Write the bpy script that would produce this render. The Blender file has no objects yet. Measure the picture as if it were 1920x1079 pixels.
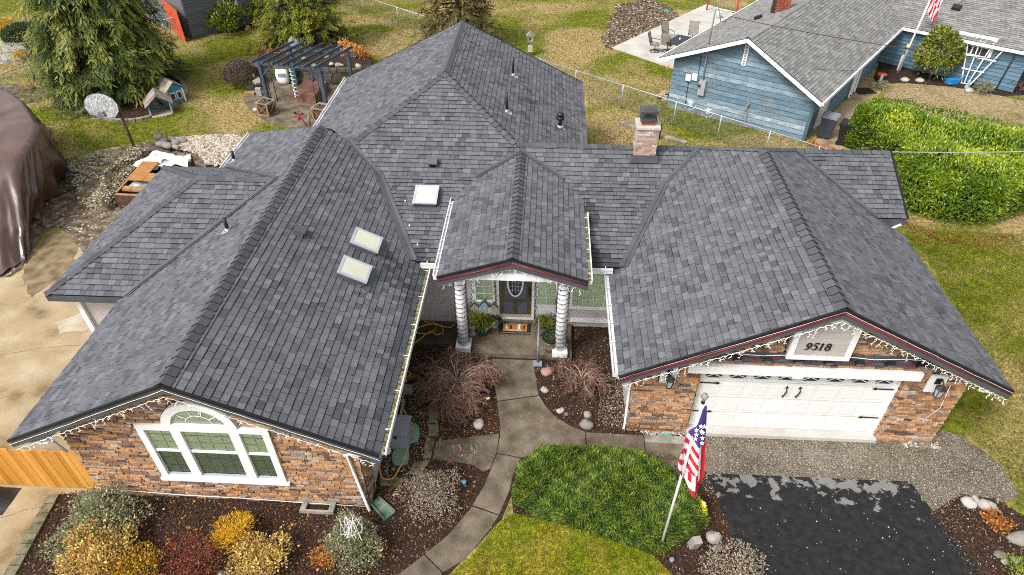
import bpy, math, random
import numpy as np
from mathutils import Vector
random.seed(7); rng = np.random.default_rng(7)
SC = bpy.context.scene
COL = SC.collection

# ---------------------------------------------------------------- camera, world, sun, exposure
CAM_F, CAM_PITCH, CAM_YAW, CAM_ROLL, CAM_H = 1232.6, 0.6898, -0.0552, -0.0035, 14.0688
_cy, _sy, _cp, _sp = math.cos(CAM_YAW), math.sin(CAM_YAW), math.cos(CAM_PITCH), math.sin(CAM_PITCH)
FW = np.array([_sy*_cp, _cy*_cp, -_sp]); _R = np.array([_cy, -_sy, 0.0]); _U = np.cross(_R, FW)
_c, _s = math.cos(CAM_ROLL), math.sin(CAM_ROLL)
RT, UP = _c*_R + _s*_U, -_s*_R + _c*_U
CP = np.array([0, 0, CAM_H])
cam_d = bpy.data.cameras.new('camera'); cam = bpy.data.objects.new('camera', cam_d); COL.objects.link(cam)
from mathutils import Matrix
mw = Matrix(((RT[0], UP[0], -FW[0], 0), (RT[1], UP[1], -FW[1], 0), (RT[2], UP[2], -FW[2], CAM_H), (0, 0, 0, 1)))
cam.matrix_world = mw
cam_d.sensor_fit = 'HORIZONTAL'; cam_d.sensor_width = 36.0; cam_d.lens = CAM_F/1920*36
cam_d.clip_end = 1000; cam_d.clip_start = 0.5
SC.camera = cam

SUN_EL, SUN_AZ = math.radians(50), math.radians(226)      # azimuth: clockwise from +Y (behind the camera, a little left)
world = bpy.data.worlds.new('World'); SC.world = world; world.use_nodes = True
wn, wl = world.node_tree.nodes, world.node_tree.links
sky = wn.new('ShaderNodeTexSky'); sky.sky_type = 'NISHITA'; sky.sun_disc = False
sky.sun_elevation = SUN_EL; sky.sun_rotation = SUN_AZ; sky.dust_density = 4.0; sky.air_density = 1.0
hs = wn.new('ShaderNodeHueSaturation'); hs.inputs['Saturation'].default_value = 0.22   # clouded-over sky: grey-white
wl.new(sky.outputs[0], hs.inputs['Color'])
wl.new(hs.outputs[0], wn['Background'].inputs['Color'])
wn['Background'].inputs['Strength'].default_value = 0.142
sun_d = bpy.data.lights.new('sun', 'SUN'); sun_d.energy = 1.4; sun_d.angle = math.radians(13); sun_d.color = (1, 0.96, 0.9)
sun = bpy.data.objects.new('sun', sun_d); COL.objects.link(sun)
_sd = Vector((math.sin(SUN_AZ)*math.cos(SUN_EL), math.cos(SUN_AZ)*math.cos(SUN_EL), math.sin(SUN_EL)))
sun.rotation_euler = _sd.to_track_quat('Z', 'Y').to_euler()
SC.view_settings.view_transform = 'Standard'; SC.view_settings.look = 'None'
SC.view_settings.gamma = 1; SC.view_settings.use_curve_mapping = False
SC.view_settings.exposure = 0.86
SC.cycles.pixel_filter_type = 'BLACKMAN_HARRIS'; SC.cycles.filter_width = 1.0; SC.cycles.use_denoising = False

# ---------------------------------------------------------------- measuring helpers (a point of the photograph onto a level or a wall)
def ray(px, py): return FW + RT*(px-960)/CAM_F - UP*(py-539.5)/CAM_F
def G(px, py, z=0.0):
    d = ray(px, py); p = CP + d*(z-CAM_H)/d[2]; return np.array([p[0], p[1], z])
def onplane(px, py, n, k):
    d = ray(px, py); n = np.array(n, float); return CP + d*(k-n@CP)/(n@d)
def proj(P):
    d = np.array(P, float)-CP; z = d@FW; return np.array([960+CAM_F*(d@RT)/z, 539.5-CAM_F*(d@UP)/z])
def height(base, py):
    lo, hi = -1.0, 30.0
    for _ in range(40):
        m = (lo+hi)/2
        if proj((base[0], base[1], m))[1] > py: lo = m
        else: hi = m
    return lo
def S(r, g, b, k=1.0):
    def f(c):
        c /= 255.0
        return k*(c/12.92 if c <= 0.04045 else ((c+0.055)/1.055)**2.4)
    return (f(r), f(g), f(b), 1)
def U(a, b): return random.uniform(a, b)

# ---------------------------------------------------------------- materials
def pm(name, ramp, drive='noise', nscale=3.0, namp=0.3, rough=0.85, bump=0.0, bscale=40.0, spec=0.3, speck=0.0, sscale=60.0,
       metallic=0.0, detail=4.0, stretch=None, emit=None, big=0.0, bigscale=0.5):
    m = bpy.data.materials.new(name); m.use_nodes = True
    n, l = m.node_tree.nodes, m.node_tree.links
    b = n['Principled BSDF']; b.inputs['Roughness'].default_value = rough; b.inputs['Metallic'].default_value = metallic
    b.inputs['Specular IOR Level'].default_value = spec
    if len(ramp) == 1 and not speck and drive == 'noise':
        ramp = [ramp[0], tuple(c*0.82 for c in ramp[0][:3])+(1,)]
    tc = n.new('ShaderNodeTexCoord'); co = tc.outputs['Object']
    if stretch:
        mp = n.new('ShaderNodeMapping'); mp.inputs['Scale'].default_value = stretch; l.new(co, mp.inputs[0]); co = mp.outputs[0]
    def noise(scale, det=4.0):
        t = n.new('ShaderNodeTexNoise'); t.inputs['Scale'].default_value = scale; t.inputs['Detail'].default_value = det
        l.new(co, t.inputs['Vector']); return t.outputs['Fac']
    def math_(op, a, bb):
        t = n.new('ShaderNodeMath'); t.operation = op
        for i, q in enumerate((a, bb)):
            if isinstance(q, (int, float)): t.inputs[i].default_value = q
            else: l.new(q, t.inputs[i])
        return t.outputs[0]
    nz = noise(nscale, detail)
    if drive == 'tone':
        at = n.new('ShaderNodeAttribute'); at.attribute_name = 'tone'
        fac = math_('ADD', at.outputs['Fac'], math_('MULTIPLY', math_('SUBTRACT', nz, 0.5), namp))
    else:
        fac = math_('ADD', 0.5, math_('MULTIPLY', math_('SUBTRACT', nz, 0.5), 2.6))
    if big: fac = math_('ADD', fac, math_('MULTIPLY', math_('SUBTRACT', noise(bigscale, 3), 0.5), big))
    cr = n.new('ShaderNodeValToRGB'); e = cr.color_ramp.elements
    ps = [i/(max(1, len(ramp)-1)) for i in range(len(ramp))]
    e[0].position = ps[0]; e[0].color = ramp[0]
    e[1].position = ps[-1]; e[1].color = ramp[-1]
    for p, c in list(zip(ps, ramp))[1:-1]:
        q = e.new(p); q.color = c
    l.new(fac, cr.inputs[0]); colr = cr.outputs[0]
    if speck:
        mx = n.new('ShaderNodeMix'); mx.data_type = 'RGBA'; mx.blend_type = 'MULTIPLY'; mx.inputs[0].default_value = 1.0
        v = math_('ADD', 1.0-speck, math_('MULTIPLY', noise(sscale, 3), speck*2))
        l.new(colr, mx.inputs[6]); l.new(v, mx.inputs[7]); colr = mx.outputs[2]
    l.new(colr, b.inputs['Base Color'])
    if bump:
        bp = n.new('ShaderNodeBump'); bp.inputs['Strength'].default_value = min(1, bump); bp.inputs['Distance'].default_value = 0.02
        l.new(noise(bscale, 4), bp.inputs['Height']); l.new(bp.outputs[0], b.inputs['Normal'])
    if emit:
        b.inputs['Emission Color'].default_value = emit[0]; b.inputs['Emission Strength'].default_value = emit[1]
    return m
def gray(v): return (v, v, v, 1)

M = {}
M['shingle'] = pm('slate_shingle', [(.004,.004,.005,1), (.053,.056,.064,1), (.106,.110,.123,1), (.143,.147,.161,1), (.20,.205,.221,1)], 'tone', 90, .14, .9, .35, 350, .25, speck=.28, sscale=110, big=.16, bigscale=.55)
M['cap'] = pm('cap_shingle', [(.006,.006,.007,1), (.060,.062,.069,1), (.12,.123,.135,1)], 'tone', 90, .2, .9, .3, 350, .25, speck=.2, sscale=160)
M['deck'] = pm('roof_underlay', [(.012,.012,.014,1)], rough=.95)
M['greyshingle'] = pm('weathered_grey_shingle', [(.03,.03,.03,1), (.14,.138,.132,1), (.24,.235,.225,1), (.33,.325,.31,1)], 'tone', 60, .2, .95, .2, 200, .2, speck=.2, sscale=120, big=.15, bigscale=.8)
M['flash'] = pm('painted_metal_flashing', [(.06,.061,.072,1), (.095,.097,.112,1)], rough=.55, nscale=1.5, spec=.4)
M['fascia'] = pm('dark_grey_fascia', [(.06,.065,.075,1), (.085,.09,.10,1)], rough=.6, nscale=2)
M['black'] = pm('black_edge', [(.008,.008,.009,1), (.014,.014,.015,1)], rough=.6)
M['white'] = pm('white_paint', [(.70,.71,.72,1), (.82,.82,.82,1)], rough=.5, nscale=1.2, speck=.04, sscale=9)
M['gutter'] = pm('white_gutter', [(.55,.55,.53,1), (.8,.8,.8,1)], rough=.45, nscale=1.6, detail=6)
M['moss'] = pm('gutter_debris', [(.02,.02,.012,1), (.13,.125,.05,1), (.33,.32,.2,1)], rough=.95, nscale=13, bump=.5, bscale=60)
M['stone'] = pm('ledge_stone', [(.085,.06,.052,1), (.16,.105,.078,1), (.27,.155,.095,1), (.40,.215,.105,1), (.53,.30,.15,1), (.39,.28,.205,1), (.22,.185,.18,1), (.50,.40,.31,1)], 'tone', 9, .34, .9, .8, 38, .2, speck=.42, sscale=16)
M['mortar'] = pm('stone_backing', [(.028,.02,.017,1), (.05,.036,.03,1)], rough=.95)
M['siding'] = pm('taupe_siding', [(.42,.385,.38,1), (.48,.44,.435,1)], rough=.6, nscale=1.5, bump=.1, bscale=60, stretch=(1, 1, 6))
M['siding_light'] = pm('pale_siding', [(.37,.345,.325,1), (.43,.40,.38,1)], rough=.6, nscale=1.5, stretch=(1, 1, 6))
M['garage'] = pm('cream_garage_door', [(.68,.68,.66,1), (.76,.76,.745,1)], rough=.45, nscale=1.0)
M['iron'] = pm('black_iron', [(.010,.010,.011,1), (.02,.02,.022,1)], rough=.45, spec=.5)
M['patio'] = pm('smooth_patio_concrete', [(.36,.345,.31,1), (.44,.42,.385,1), (.50,.48,.445,1)], rough=.9, nscale=.9, bump=.15, bscale=60, speck=.1, sscale=60, detail=7)
M['concrete'] = pm('grey_concrete', [(.17,.15,.125,1), (.30,.28,.245,1), (.40,.38,.34,1)], rough=.9, nscale=2.2, bump=.3, bscale=80, speck=.2, sscale=140, detail=8)
M['aggregate'] = pm('exposed_aggregate', [(.078,.060,.040,1), (.138,.110,.078,1), (.205,.170,.126,1)], rough=.9, nscale=2.0, bump=.6, bscale=60, speck=.5, sscale=42, detail=12)
M['glass'] = None
def glass_mat(name, tint, rough=.03):
    m = bpy.data.materials.new(name); m.use_nodes = True
    n, l = m.node_tree.nodes, m.node_tree.links; n.remove(n['Principled BSDF'])
    tr = n.new('ShaderNodeBsdfTransparent'); tr.inputs[0].default_value = tint
    gl = n.new('ShaderNodeBsdfGlossy'); gl.inputs['Roughness'].default_value = rough
    fr = n.new('ShaderNodeFresnel'); fr.inputs[0].default_value = 1.5
    mx = n.new('ShaderNodeMixShader'); l.new(fr.outputs[0], mx.inputs[0]); l.new(tr.outputs[0], mx.inputs[1]); l.new(gl.outputs[0], mx.inputs[2])
    l.new(mx.outputs[0], n['Material Output'].inputs[0]); return m
M['glass'] = glass_mat('window_glass', (.92,.985,.87,1))  # green reflection of the surroundings put into the glass tint
M['screen'] = glass_mat('insect_screen', (.50,.56,.48,1), .5)
M['blind'] = pm('window_blind', [(.74,.82,.64,1), (.82,.88,.74,1)], rough=.7, nscale=2)  # slats coloured green to carry the same reflected tint
M['room'] = pm('dark_room', [(.02,.025,.02,1)], rough=1)
M['asphalt'] = pm('asphalt', [(.016,.016,.017,1), (.0225,.0225,.0235,1), (.03,.03,.031,1)], rough=.95, nscale=6, bump=.5, bscale=150, spec=.12, speck=.35, sscale=110, detail=8)
def patchy_asphalt():
    m = M['asphalt']; n, l = m.node_tree.nodes, m.node_tree.links; b = n['Principled BSDF']; src = b.inputs['Base Color'].links[0].from_socket
    co = n.new('ShaderNodeTexCoord').outputs['Object']; sp = n.new('ShaderNodeSeparateXYZ'); l.new(co, sp.inputs[0])
    mr = n.new('ShaderNodeMapRange'); mr.inputs[1].default_value = 8.5; mr.inputs[2].default_value = 9.75; mr.inputs[3].default_value = -.115; mr.inputs[4].default_value = .075; l.new(sp.outputs[1], mr.inputs[0])
    t = n.new('ShaderNodeTexNoise'); t.inputs['Scale'].default_value = 2.6; t.inputs['Detail'].default_value = 10; t.inputs['Roughness'].default_value = .66; t.inputs['Distortion'].default_value = .3; l.new(co, t.inputs['Vector'])
    ad = n.new('ShaderNodeMath'); l.new(t.outputs['Fac'], ad.inputs[0]); l.new(mr.outputs[0], ad.inputs[1])
    r = n.new('ShaderNodeValToRGB'); r.color_ramp.elements[0].position = .585; r.color_ramp.elements[1].position = .605; l.new(ad.outputs[0], r.inputs[0])
    mx = n.new('ShaderNodeMix'); mx.data_type = 'RGBA'; l.new(r.outputs[0], mx.inputs[0]); l.new(src, mx.inputs[6]); mx.inputs[7].default_value = (.19,.185,.175,1); l.new(mx.outputs[2], b.inputs['Base Color'])
patchy_asphalt()
M['drypatch'] = pm('dry_asphalt', [(.15,.145,.14,1), (.21,.205,.2,1)], rough=.95, nscale=5, bump=.4, bscale=120, speck=.2, sscale=120)
M['mulch'] = pm('bark_mulch', [(.008,.005,.004,1), (.022,.012,.008,1), (.045,.022,.013,1), (.085,.05,.03,1)], rough=.95, nscale=26, bump=1, bscale=55, speck=.4, sscale=18, big=.2, bigscale=1.2)
M['chip'] = pm('bark_chip', [(.012,.007,.005,1), (.04,.02,.012,1), (.09,.045,.024,1), (.17,.09,.045,1), (.30,.2,.11,1)], 'tone', 20, .2, .9)
M['gravel'] = pm('gravel_bed', [(.045,.034,.02,1), (.095,.078,.053,1), (.165,.143,.11,1), (.27,.245,.205,1)], rough=.95, nscale=34, bump=.7, bscale=60, speck=.3, sscale=45, big=1.1, bigscale=.9)
M['pebble'] = pm('pebble', [(.05,.038,.027,1), (.16,.125,.09,1), (.32,.265,.20,1), (.49,.435,.35,1), (.66,.62,.55,1)], 'tone', 12, .15, .8, .3, 30)
M['dirt'] = pm('damp_dirt', [(.04,.029,.018,1), (.09,.066,.042,1), (.16,.123,.083,1), (.27,.22,.165,1)], rough=.95, nscale=3.2, bump=1, bscale=14, speck=.4, sscale=22, detail=9)
M['driveway'] = pm('stained_concrete', [(.17,.118,.058,1), (.31,.232,.135,1), (.36,.28,.17,1), (.42,.34,.235,1)], rough=.9, nscale=.9, bump=.25, bscale=60, speck=.3, sscale=34, detail=14, stretch=(1, 1.2, 1))
M['trunk'] = pm('bark', [(.03,.02,.014,1), (.09,.065,.045,1)], rough=.95, nscale=8, bump=1, bscale=20)
M['twig'] = pm('bare_twig', [(.10,.05,.034,1), (.20,.115,.083,1), (.38,.30,.245,1)], 'tone', 6, .2, .9)
def leaf(name, ramp, rough=.55, spec=.35, gain=1.25):
    ramp = [tuple(min(.9, q*gain) for q in c[:3])+(1,) for c in ramp]
    m = pm(name, ramp, 'tone', 2.0, .18, rough, spec=spec); n, l = m.node_tree.nodes, m.node_tree.links
    b = n['Principled BSDF']; src = b.inputs['Base Color'].links[0].from_socket
    tr = n.new('ShaderNodeBsdfTranslucent'); l.new(src, tr.inputs[0]); mx = n.new('ShaderNodeMixShader'); mx.inputs[0].default_value = .32
    l.new(b.outputs[0], mx.inputs[1]); l.new(tr.outputs[0], mx.inputs[2]); l.new(mx.outputs[0], n['Material Output'].inputs[0]); return m
M['cedar'] = leaf('cedar_foliage', [(.010,.020,.008,1), (.028,.055,.014,1), (.072,.105,.018,1), (.14,.17,.028,1), (.27,.25,.045,1)], gain=1.35)
M['cypress'] = leaf('cypress_foliage', [(.018,.030,.005,1), (.06,.085,.008,1), (.15,.165,.012,1), (.29,.26,.025,1)], gain=1.45)
M['bronze'] = leaf('bronze_conifer_foliage', [(.02,.016,.008,1), (.06,.047,.016,1), (.13,.105,.03,1), (.21,.17,.05,1)])
M['laurel'] = leaf('laurel_leaf', [(.008,.022,.004,1), (.045,.10,.010,1), (.13,.205,.014,1), (.25,.315,.02,1), (.42,.41,.03,1)], .35, .5, 1.42)
M['juniper'] = leaf('juniper_foliage', [(.010,.024,.006,1), (.045,.09,.014,1), (.12,.17,.022,1), (.25,.29,.045,1)], gain=1.42)
M['rhodo'] = leaf('rhododendron_leaf', [(.014,.026,.006,1), (.06,.09,.012,1), (.17,.19,.02,1), (.33,.29,.035,1)], .4, .45, 1.4)
M['darkgreen'] = leaf('dark_evergreen_leaf', [(.008,.017,.006,1), (.026,.05,.014,1), (.07,.11,.03,1)], .45)
M['greygreen'] = leaf('grey_green_leaf', [(.05,.055,.025,1), (.15,.16,.085,1), (.30,.30,.18,1), (.50,.47,.31,1)], gain=1.45)
M['palestraw'] = leaf('faded_heather', [(.07,.055,.04,1), (.20,.17,.125,1), (.36,.32,.24,1), (.46,.33,.28,1)], gain=1.4)
M['yellow'] = leaf('yellow_leaf', [(.10,.06,.012,1), (.34,.20,.025,1), (.66,.42,.025,1), (.72,.52,.08,1)], gain=1.35)
M['straw'] = leaf('pale_yellow_leaf', [(.13,.07,.025,1), (.34,.22,.07,1), (.60,.45,.15,1), (.68,.55,.24,1)], gain=1.35)
M['red'] = leaf('red_leaf', [(.05,.016,.012,1), (.13,.04,.026,1), (.27,.08,.05,1), (.36,.15,.10,1)], gain=1.4)
M['orange'] = leaf('orange_leaf', [(.11,.04,.012,1), (.32,.13,.03,1), (.58,.27,.055,1), (.66,.4,.14,1)], gain=1.35)
M['brownball'] = leaf('brown_twiggy_foliage', [(.05,.035,.026,1), (.12,.09,.068,1), (.21,.165,.13,1)])
M['grassblade'] = leaf('grass_blade', [(.045,.07,.005,1), (.115,.145,.008,1), (.22,.215,.02,1), (.40,.33,.14,1)], .6, .2, 1.2)
M['wood_orange'] = pm('stained_cedar_board', [(.40,.165,.022,1), (.55,.25,.04,1), (.66,.34,.075,1)], 'tone', 4, .25, .6, .15, 20, stretch=(8, 8, .8))
M['bluewood'] = pm('blue_grey_wood', [(.04,.054,.078,1), (.075,.098,.135,1)], rough=.6, nscale=2)
M['blueboard'] = pm('flaking_blue_board', [(.085,.14,.185,1), (.14,.21,.265,1), (.20,.28,.335,1), (.40,.45,.48,1)], 'tone', 2.8, 1.15, .75, .1, 30, stretch=(1, 1, 3.0), detail=9)
M['blueboard2'] = pm('blue_board', [(.07,.135,.19,1), (.10,.175,.235,1), (.13,.21,.27,1)], 'tone', 2, .3, .7)
M['flake'] = pm('bare_wood_flake', [(.22,.18,.16,1), (.36,.30,.27,1)], rough=.9, nscale=8)
M['greywood'] = pm('weathered_wood', [(.12,.10,.08,1), (.25,.21,.17,1), (.36,.31,.26,1)], rough=.9, nscale=3, stretch=(1, 1, 1), speck=.2, sscale=20)
M['tanwood'] = pm('tan_wood', [(.22,.12,.05,1), (.40,.25,.12,1)], rough=.8, nscale=5)
M['plywood'] = pm('plywood', [(.26,.11,.035,1), (.44,.22,.07,1)], rough=.8, nscale=4, stretch=(1, 6, 1))
M['rust'] = pm('rusty_pole', [(.06,.03,.02,1), (.13,.07,.05,1)], rough=.8, nscale=6)
M['galv'] = pm('galvanised_steel', [(.36,.37,.38,1), (.50,.51,.52,1)], rough=.45, metallic=.4, nscale=3)
M['wire'] = pm('fence_wire', [(.20,.20,.19,1), (.28,.28,.27,1)], rough=.6, metallic=.3)
M['tarp'] = pm('brown_tarp', [(.056,.027,.019,1), (.08,.041,.031,1), (.115,.066,.051,1)], rough=.3, nscale=1.0, spec=.9, bump=.35, bscale=3.2)
M['cover'] = pm('brown_cover', [(.13,.062,.046,1), (.19,.095,.07,1)], rough=.6, nscale=2, bump=.5, bscale=9)
M['blacktarp'] = pm('black_plastic', [(.012,.013,.016,1), (.025,.027,.032,1)], rough=.4, spec=.5)
M['plastic_grey'] = pm('grey_plastic', [(.19,.205,.235,1), (.25,.265,.30,1)], rough=.5, nscale=1.5)
M['lidgreen'] = pm('green_plastic_lid', [(.12,.21,.145,1), (.18,.29,.2,1)], rough=.6, nscale=4, speck=.12, sscale=14)
M['splash'] = pm('green_splash_block', [(.05,.09,.07,1), (.10,.16,.125,1), (.24,.24,.17,1)], rough=.7, nscale=4)
M['cordyellow'] = pm('yellow_cord', [(.52,.30,.03,1), (.62,.38,.05,1)], rough=.5)
M['orangehose'] = pm('orange_hose', [(.60,.10,.015,1), (.7,.14,.03,1)], rough=.5)
M['rope_red'] = pm('red_rope_light', [(.17,.010,.022,1), (.24,.018,.032,1)], rough=.4)
M['bulbwire'] = pm('white_light_string', [(.78,.76,.72,1), (.86,.84,.80,1)], rough=.4)
M['greenwire'] = pm('green_light_wire', [(.012,.02,.018,1), (.03,.045,.04,1)], rough=.6)
M['brick'] = pm('old_brick', [(.24,.14,.10,1), (.36,.235,.18,1), (.46,.36,.30,1), (.55,.48,.43,1)], 'tone', 20, .25, .9, .3, 60)
M['redbrick'] = pm('red_brick', [(.22,.06,.035,1), (.33,.10,.06,1)], 'tone', 20, .25, .9)
M['mortarlight'] = pm('pale_mortar', [(.42,.38,.34,1), (.54,.5,.46,1)], rough=.95)
M['rock'] = pm('garden_rock', [(.12,.11,.10,1), (.26,.24,.21,1), (.42,.39,.35,1)], 'tone', 6, .35, .85, .5, 12, speck=.2, sscale=18)
M['cream'] = pm('cream_plastic', [(.52,.47,.36,1), (.62,.57,.45,1)], rough=.6)
M['bin'] = pm('navy_plastic_bin', [(.035,.045,.065,1), (.055,.068,.09,1)], rough=.45)
M['binblack'] = pm('black_plastic_bin', [(.012,.014,.014,1), (.02,.022,.022,1)], rough=.5)
M['teal'] = pm('teal_pot', [(.018,.055,.05,1), (.03,.085,.075,1)], rough=.35, spec=.5)
M['wicker'] = pm('wicker_pot', [(.22,.16,.11,1), (.36,.28,.21,1)], rough=.9, nscale=30, bump=1, bscale=50, stretch=(1, 1, 3))
M['doorolive'] = pm('olive_door_frame', [(.075,.062,.03,1), (.10,.085,.045,1)], rough=.5)
M['doorblue'] = pm('slate_blue_door_panel', [(.085,.095,.13,1), (.11,.12,.16,1)], rough=.5)
M['matorange'] = pm('orange_doormat', [(.42,.17,.025,1), (.5,.22,.04,1)], rough=.95, nscale=30)
M['matblack'] = pm('black_doormat_border', [(.012,.011,.010,1), (.03,.028,.026,1)], rough=.95, nscale=18)
M['skyglass'] = pm('skylight_dome', [(.50,.50,.40,1), (.60,.60,.49,1)], rough=.25, spec=.6, nscale=1.0)
M['skyframe'] = pm('skylight_frame', [(.42,.44,.47,1), (.52,.54,.57,1)], rough=.4, metallic=.3)
M['paleblue'] = pm('pale_blue_paint', [(.24,.33,.40,1), (.32,.41,.48,1)], rough=.6)
M['brightblue'] = pm('bright_blue_paint', [(.05,.23,.36,1), (.08,.30,.44,1)], rough=.6)
M['beige'] = pm('beige_paint', [(.40,.34,.27,1), (.48,.42,.34,1)], rough=.6)
M['flagred'] = pm('flag_red', [(.50,.012,.035,1), (.62,.025,.05,1)], rough=.7)
M['flagwhite'] = pm('flag_white', [(.76,.75,.77,1), (.84,.83,.85,1)], rough=.7)
M['flagblue'] = pm('flag_blue', [(.055,.035,.22,1), (.08,.055,.29,1)], rough=.7)
M['sling'] = pm('taupe_sling_fabric', [(.23,.20,.165,1), (.29,.26,.215,1)], rough=.8)
M['lamplit'] = pm('lit_bulb', [(1, .6, .2, 1)], emit=((1, .42, .04, 1), 6))
M['amber'] = pm('lit_amber_lamp', [(1, .6, .2, 1)], emit=((1, .55, .15, 1), 2.5))
M['cap_metal'] = pm('dull_dark_metal', [(.045,.046,.052,1), (.075,.076,.084,1)], rough=.5)
M['slateblue_house'] = pm('slate_house_siding', [(.10,.11,.125,1), (.16,.17,.19,1)], 'tone', 2, .2, .75)
M['redfence'] = pm('red_orange_panel', [(.44,.065,.02,1), (.55,.10,.035,1)], rough=.7)
M['pinkrock'] = pm('pink_granite', [(.30,.16,.14,1), (.42,.25,.22,1)], rough=.85, nscale=8, bump=.4, bscale=20)
M['darkglass'] = pm('dark_window_glass', [(.02,.025,.03,1), (.05,.055,.06,1)], rough=.08, spec=.6)

def grass_mat(name, greens, straw, brown, sc=.35, straw_amt=.5):
    m = bpy.data.materials.new(name); m.use_nodes = True
    n, l = m.node_tree.nodes, m.node_tree.links; b = n['Principled BSDF']
    b.inputs['Roughness'].default_value = .95; b.inputs['Specular IOR Level'].default_value = .15
    co = n.new('ShaderNodeTexCoord').outputs['Object']
    def noise(s, d=5, dist=0.0):
        t = n.new('ShaderNodeTexNoise'); t.inputs['Scale'].default_value = s; t.inputs['Detail'].default_value = d; t.inputs['Distortion'].default_value = dist
        l.new(co, t.inputs['Vector']); return t.outputs['Fac']
    def ramp(fac, a, b_, c0, c1):
        r = n.new('ShaderNodeValToRGB'); r.color_ramp.elements[0].position = a; r.color_ramp.elements[1].position = b_
        r.color_ramp.elements[0].color = c0; r.color_ramp.elements[1].color = c1; l.new(fac, r.inputs[0]); return r.outputs[0]
    def mix(f, a, b_, mode='MIX'):
        t = n.new('ShaderNodeMix'); t.data_type = 'RGBA'; t.blend_type = mode
        for s, q in ((t.inputs[0], f), (t.inputs[6], a), (t.inputs[7], b_)):
            if isinstance(q, (float, tuple)): s.default_value = q
            else: l.new(q, s)
        return t.outputs[2]
    g = ramp(noise(3.0, 8), .34, .68, greens[0], greens[1])
    st = ramp(noise(9.0, 8, .6), .38, .62, (straw[0]*.72, straw[1]*.70, straw[2]*.62, 1), straw)
    f1 = ramp(noise(sc, 9, .8), .58-straw_amt*.28, .74-straw_amt*.28, gray(0), gray(1))
    c = mix(f1, g, st)
    f2 = ramp(noise(1.3, 8, 1.2), .60, .72, gray(0), gray(.75))
    c = mix(f2, c, brown)
    fine = n.new('ShaderNodeMath'); fine.operation = 'MULTIPLY_ADD'; l.new(noise(38, 6), fine.inputs[0]); fine.inputs[1].default_value = 1.7; fine.inputs[2].default_value = .15
    c = mix(1.0, c, fine.outputs[0], 'MULTIPLY')
    mid = n.new('ShaderNodeMath'); mid.operation = 'MULTIPLY_ADD'; l.new(noise(7.5, 7, .5), mid.inputs[0]); mid.inputs[1].default_value = 2.2; mid.inputs[2].default_value = -.1
    c = mix(1.0, c, mid.outputs[0], 'MULTIPLY')
    l.new(c, b.inputs['Base Color'])
    bp = n.new('ShaderNodeBump'); bp.inputs['Strength'].default_value = .9; bp.inputs['Distance'].default_value = .05
    l.new(noise(30, 6), bp.inputs['Height']); l.new(bp.outputs[0], b.inputs['Normal'])
    return m
M['lawn'] = grass_mat('back_lawn', ((.062,.088,.006,1), (.19,.20,.012,1)), (.38,.28,.13,1), (.16,.10,.05,1), .2, .57)
M['frontlawn'] = grass_mat('front_lawn', ((.11,.15,.005,1), (.25,.265,.010,1)), (.42,.31,.04,1), (.22,.14,.03,1), .6, .42)
M['drylawn'] = grass_mat('dry_lawn', ((.16,.135,.05,1), (.25,.20,.09,1)), (.36,.28,.16,1), (.2,.14,.09,1), .4, .8)

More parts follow.
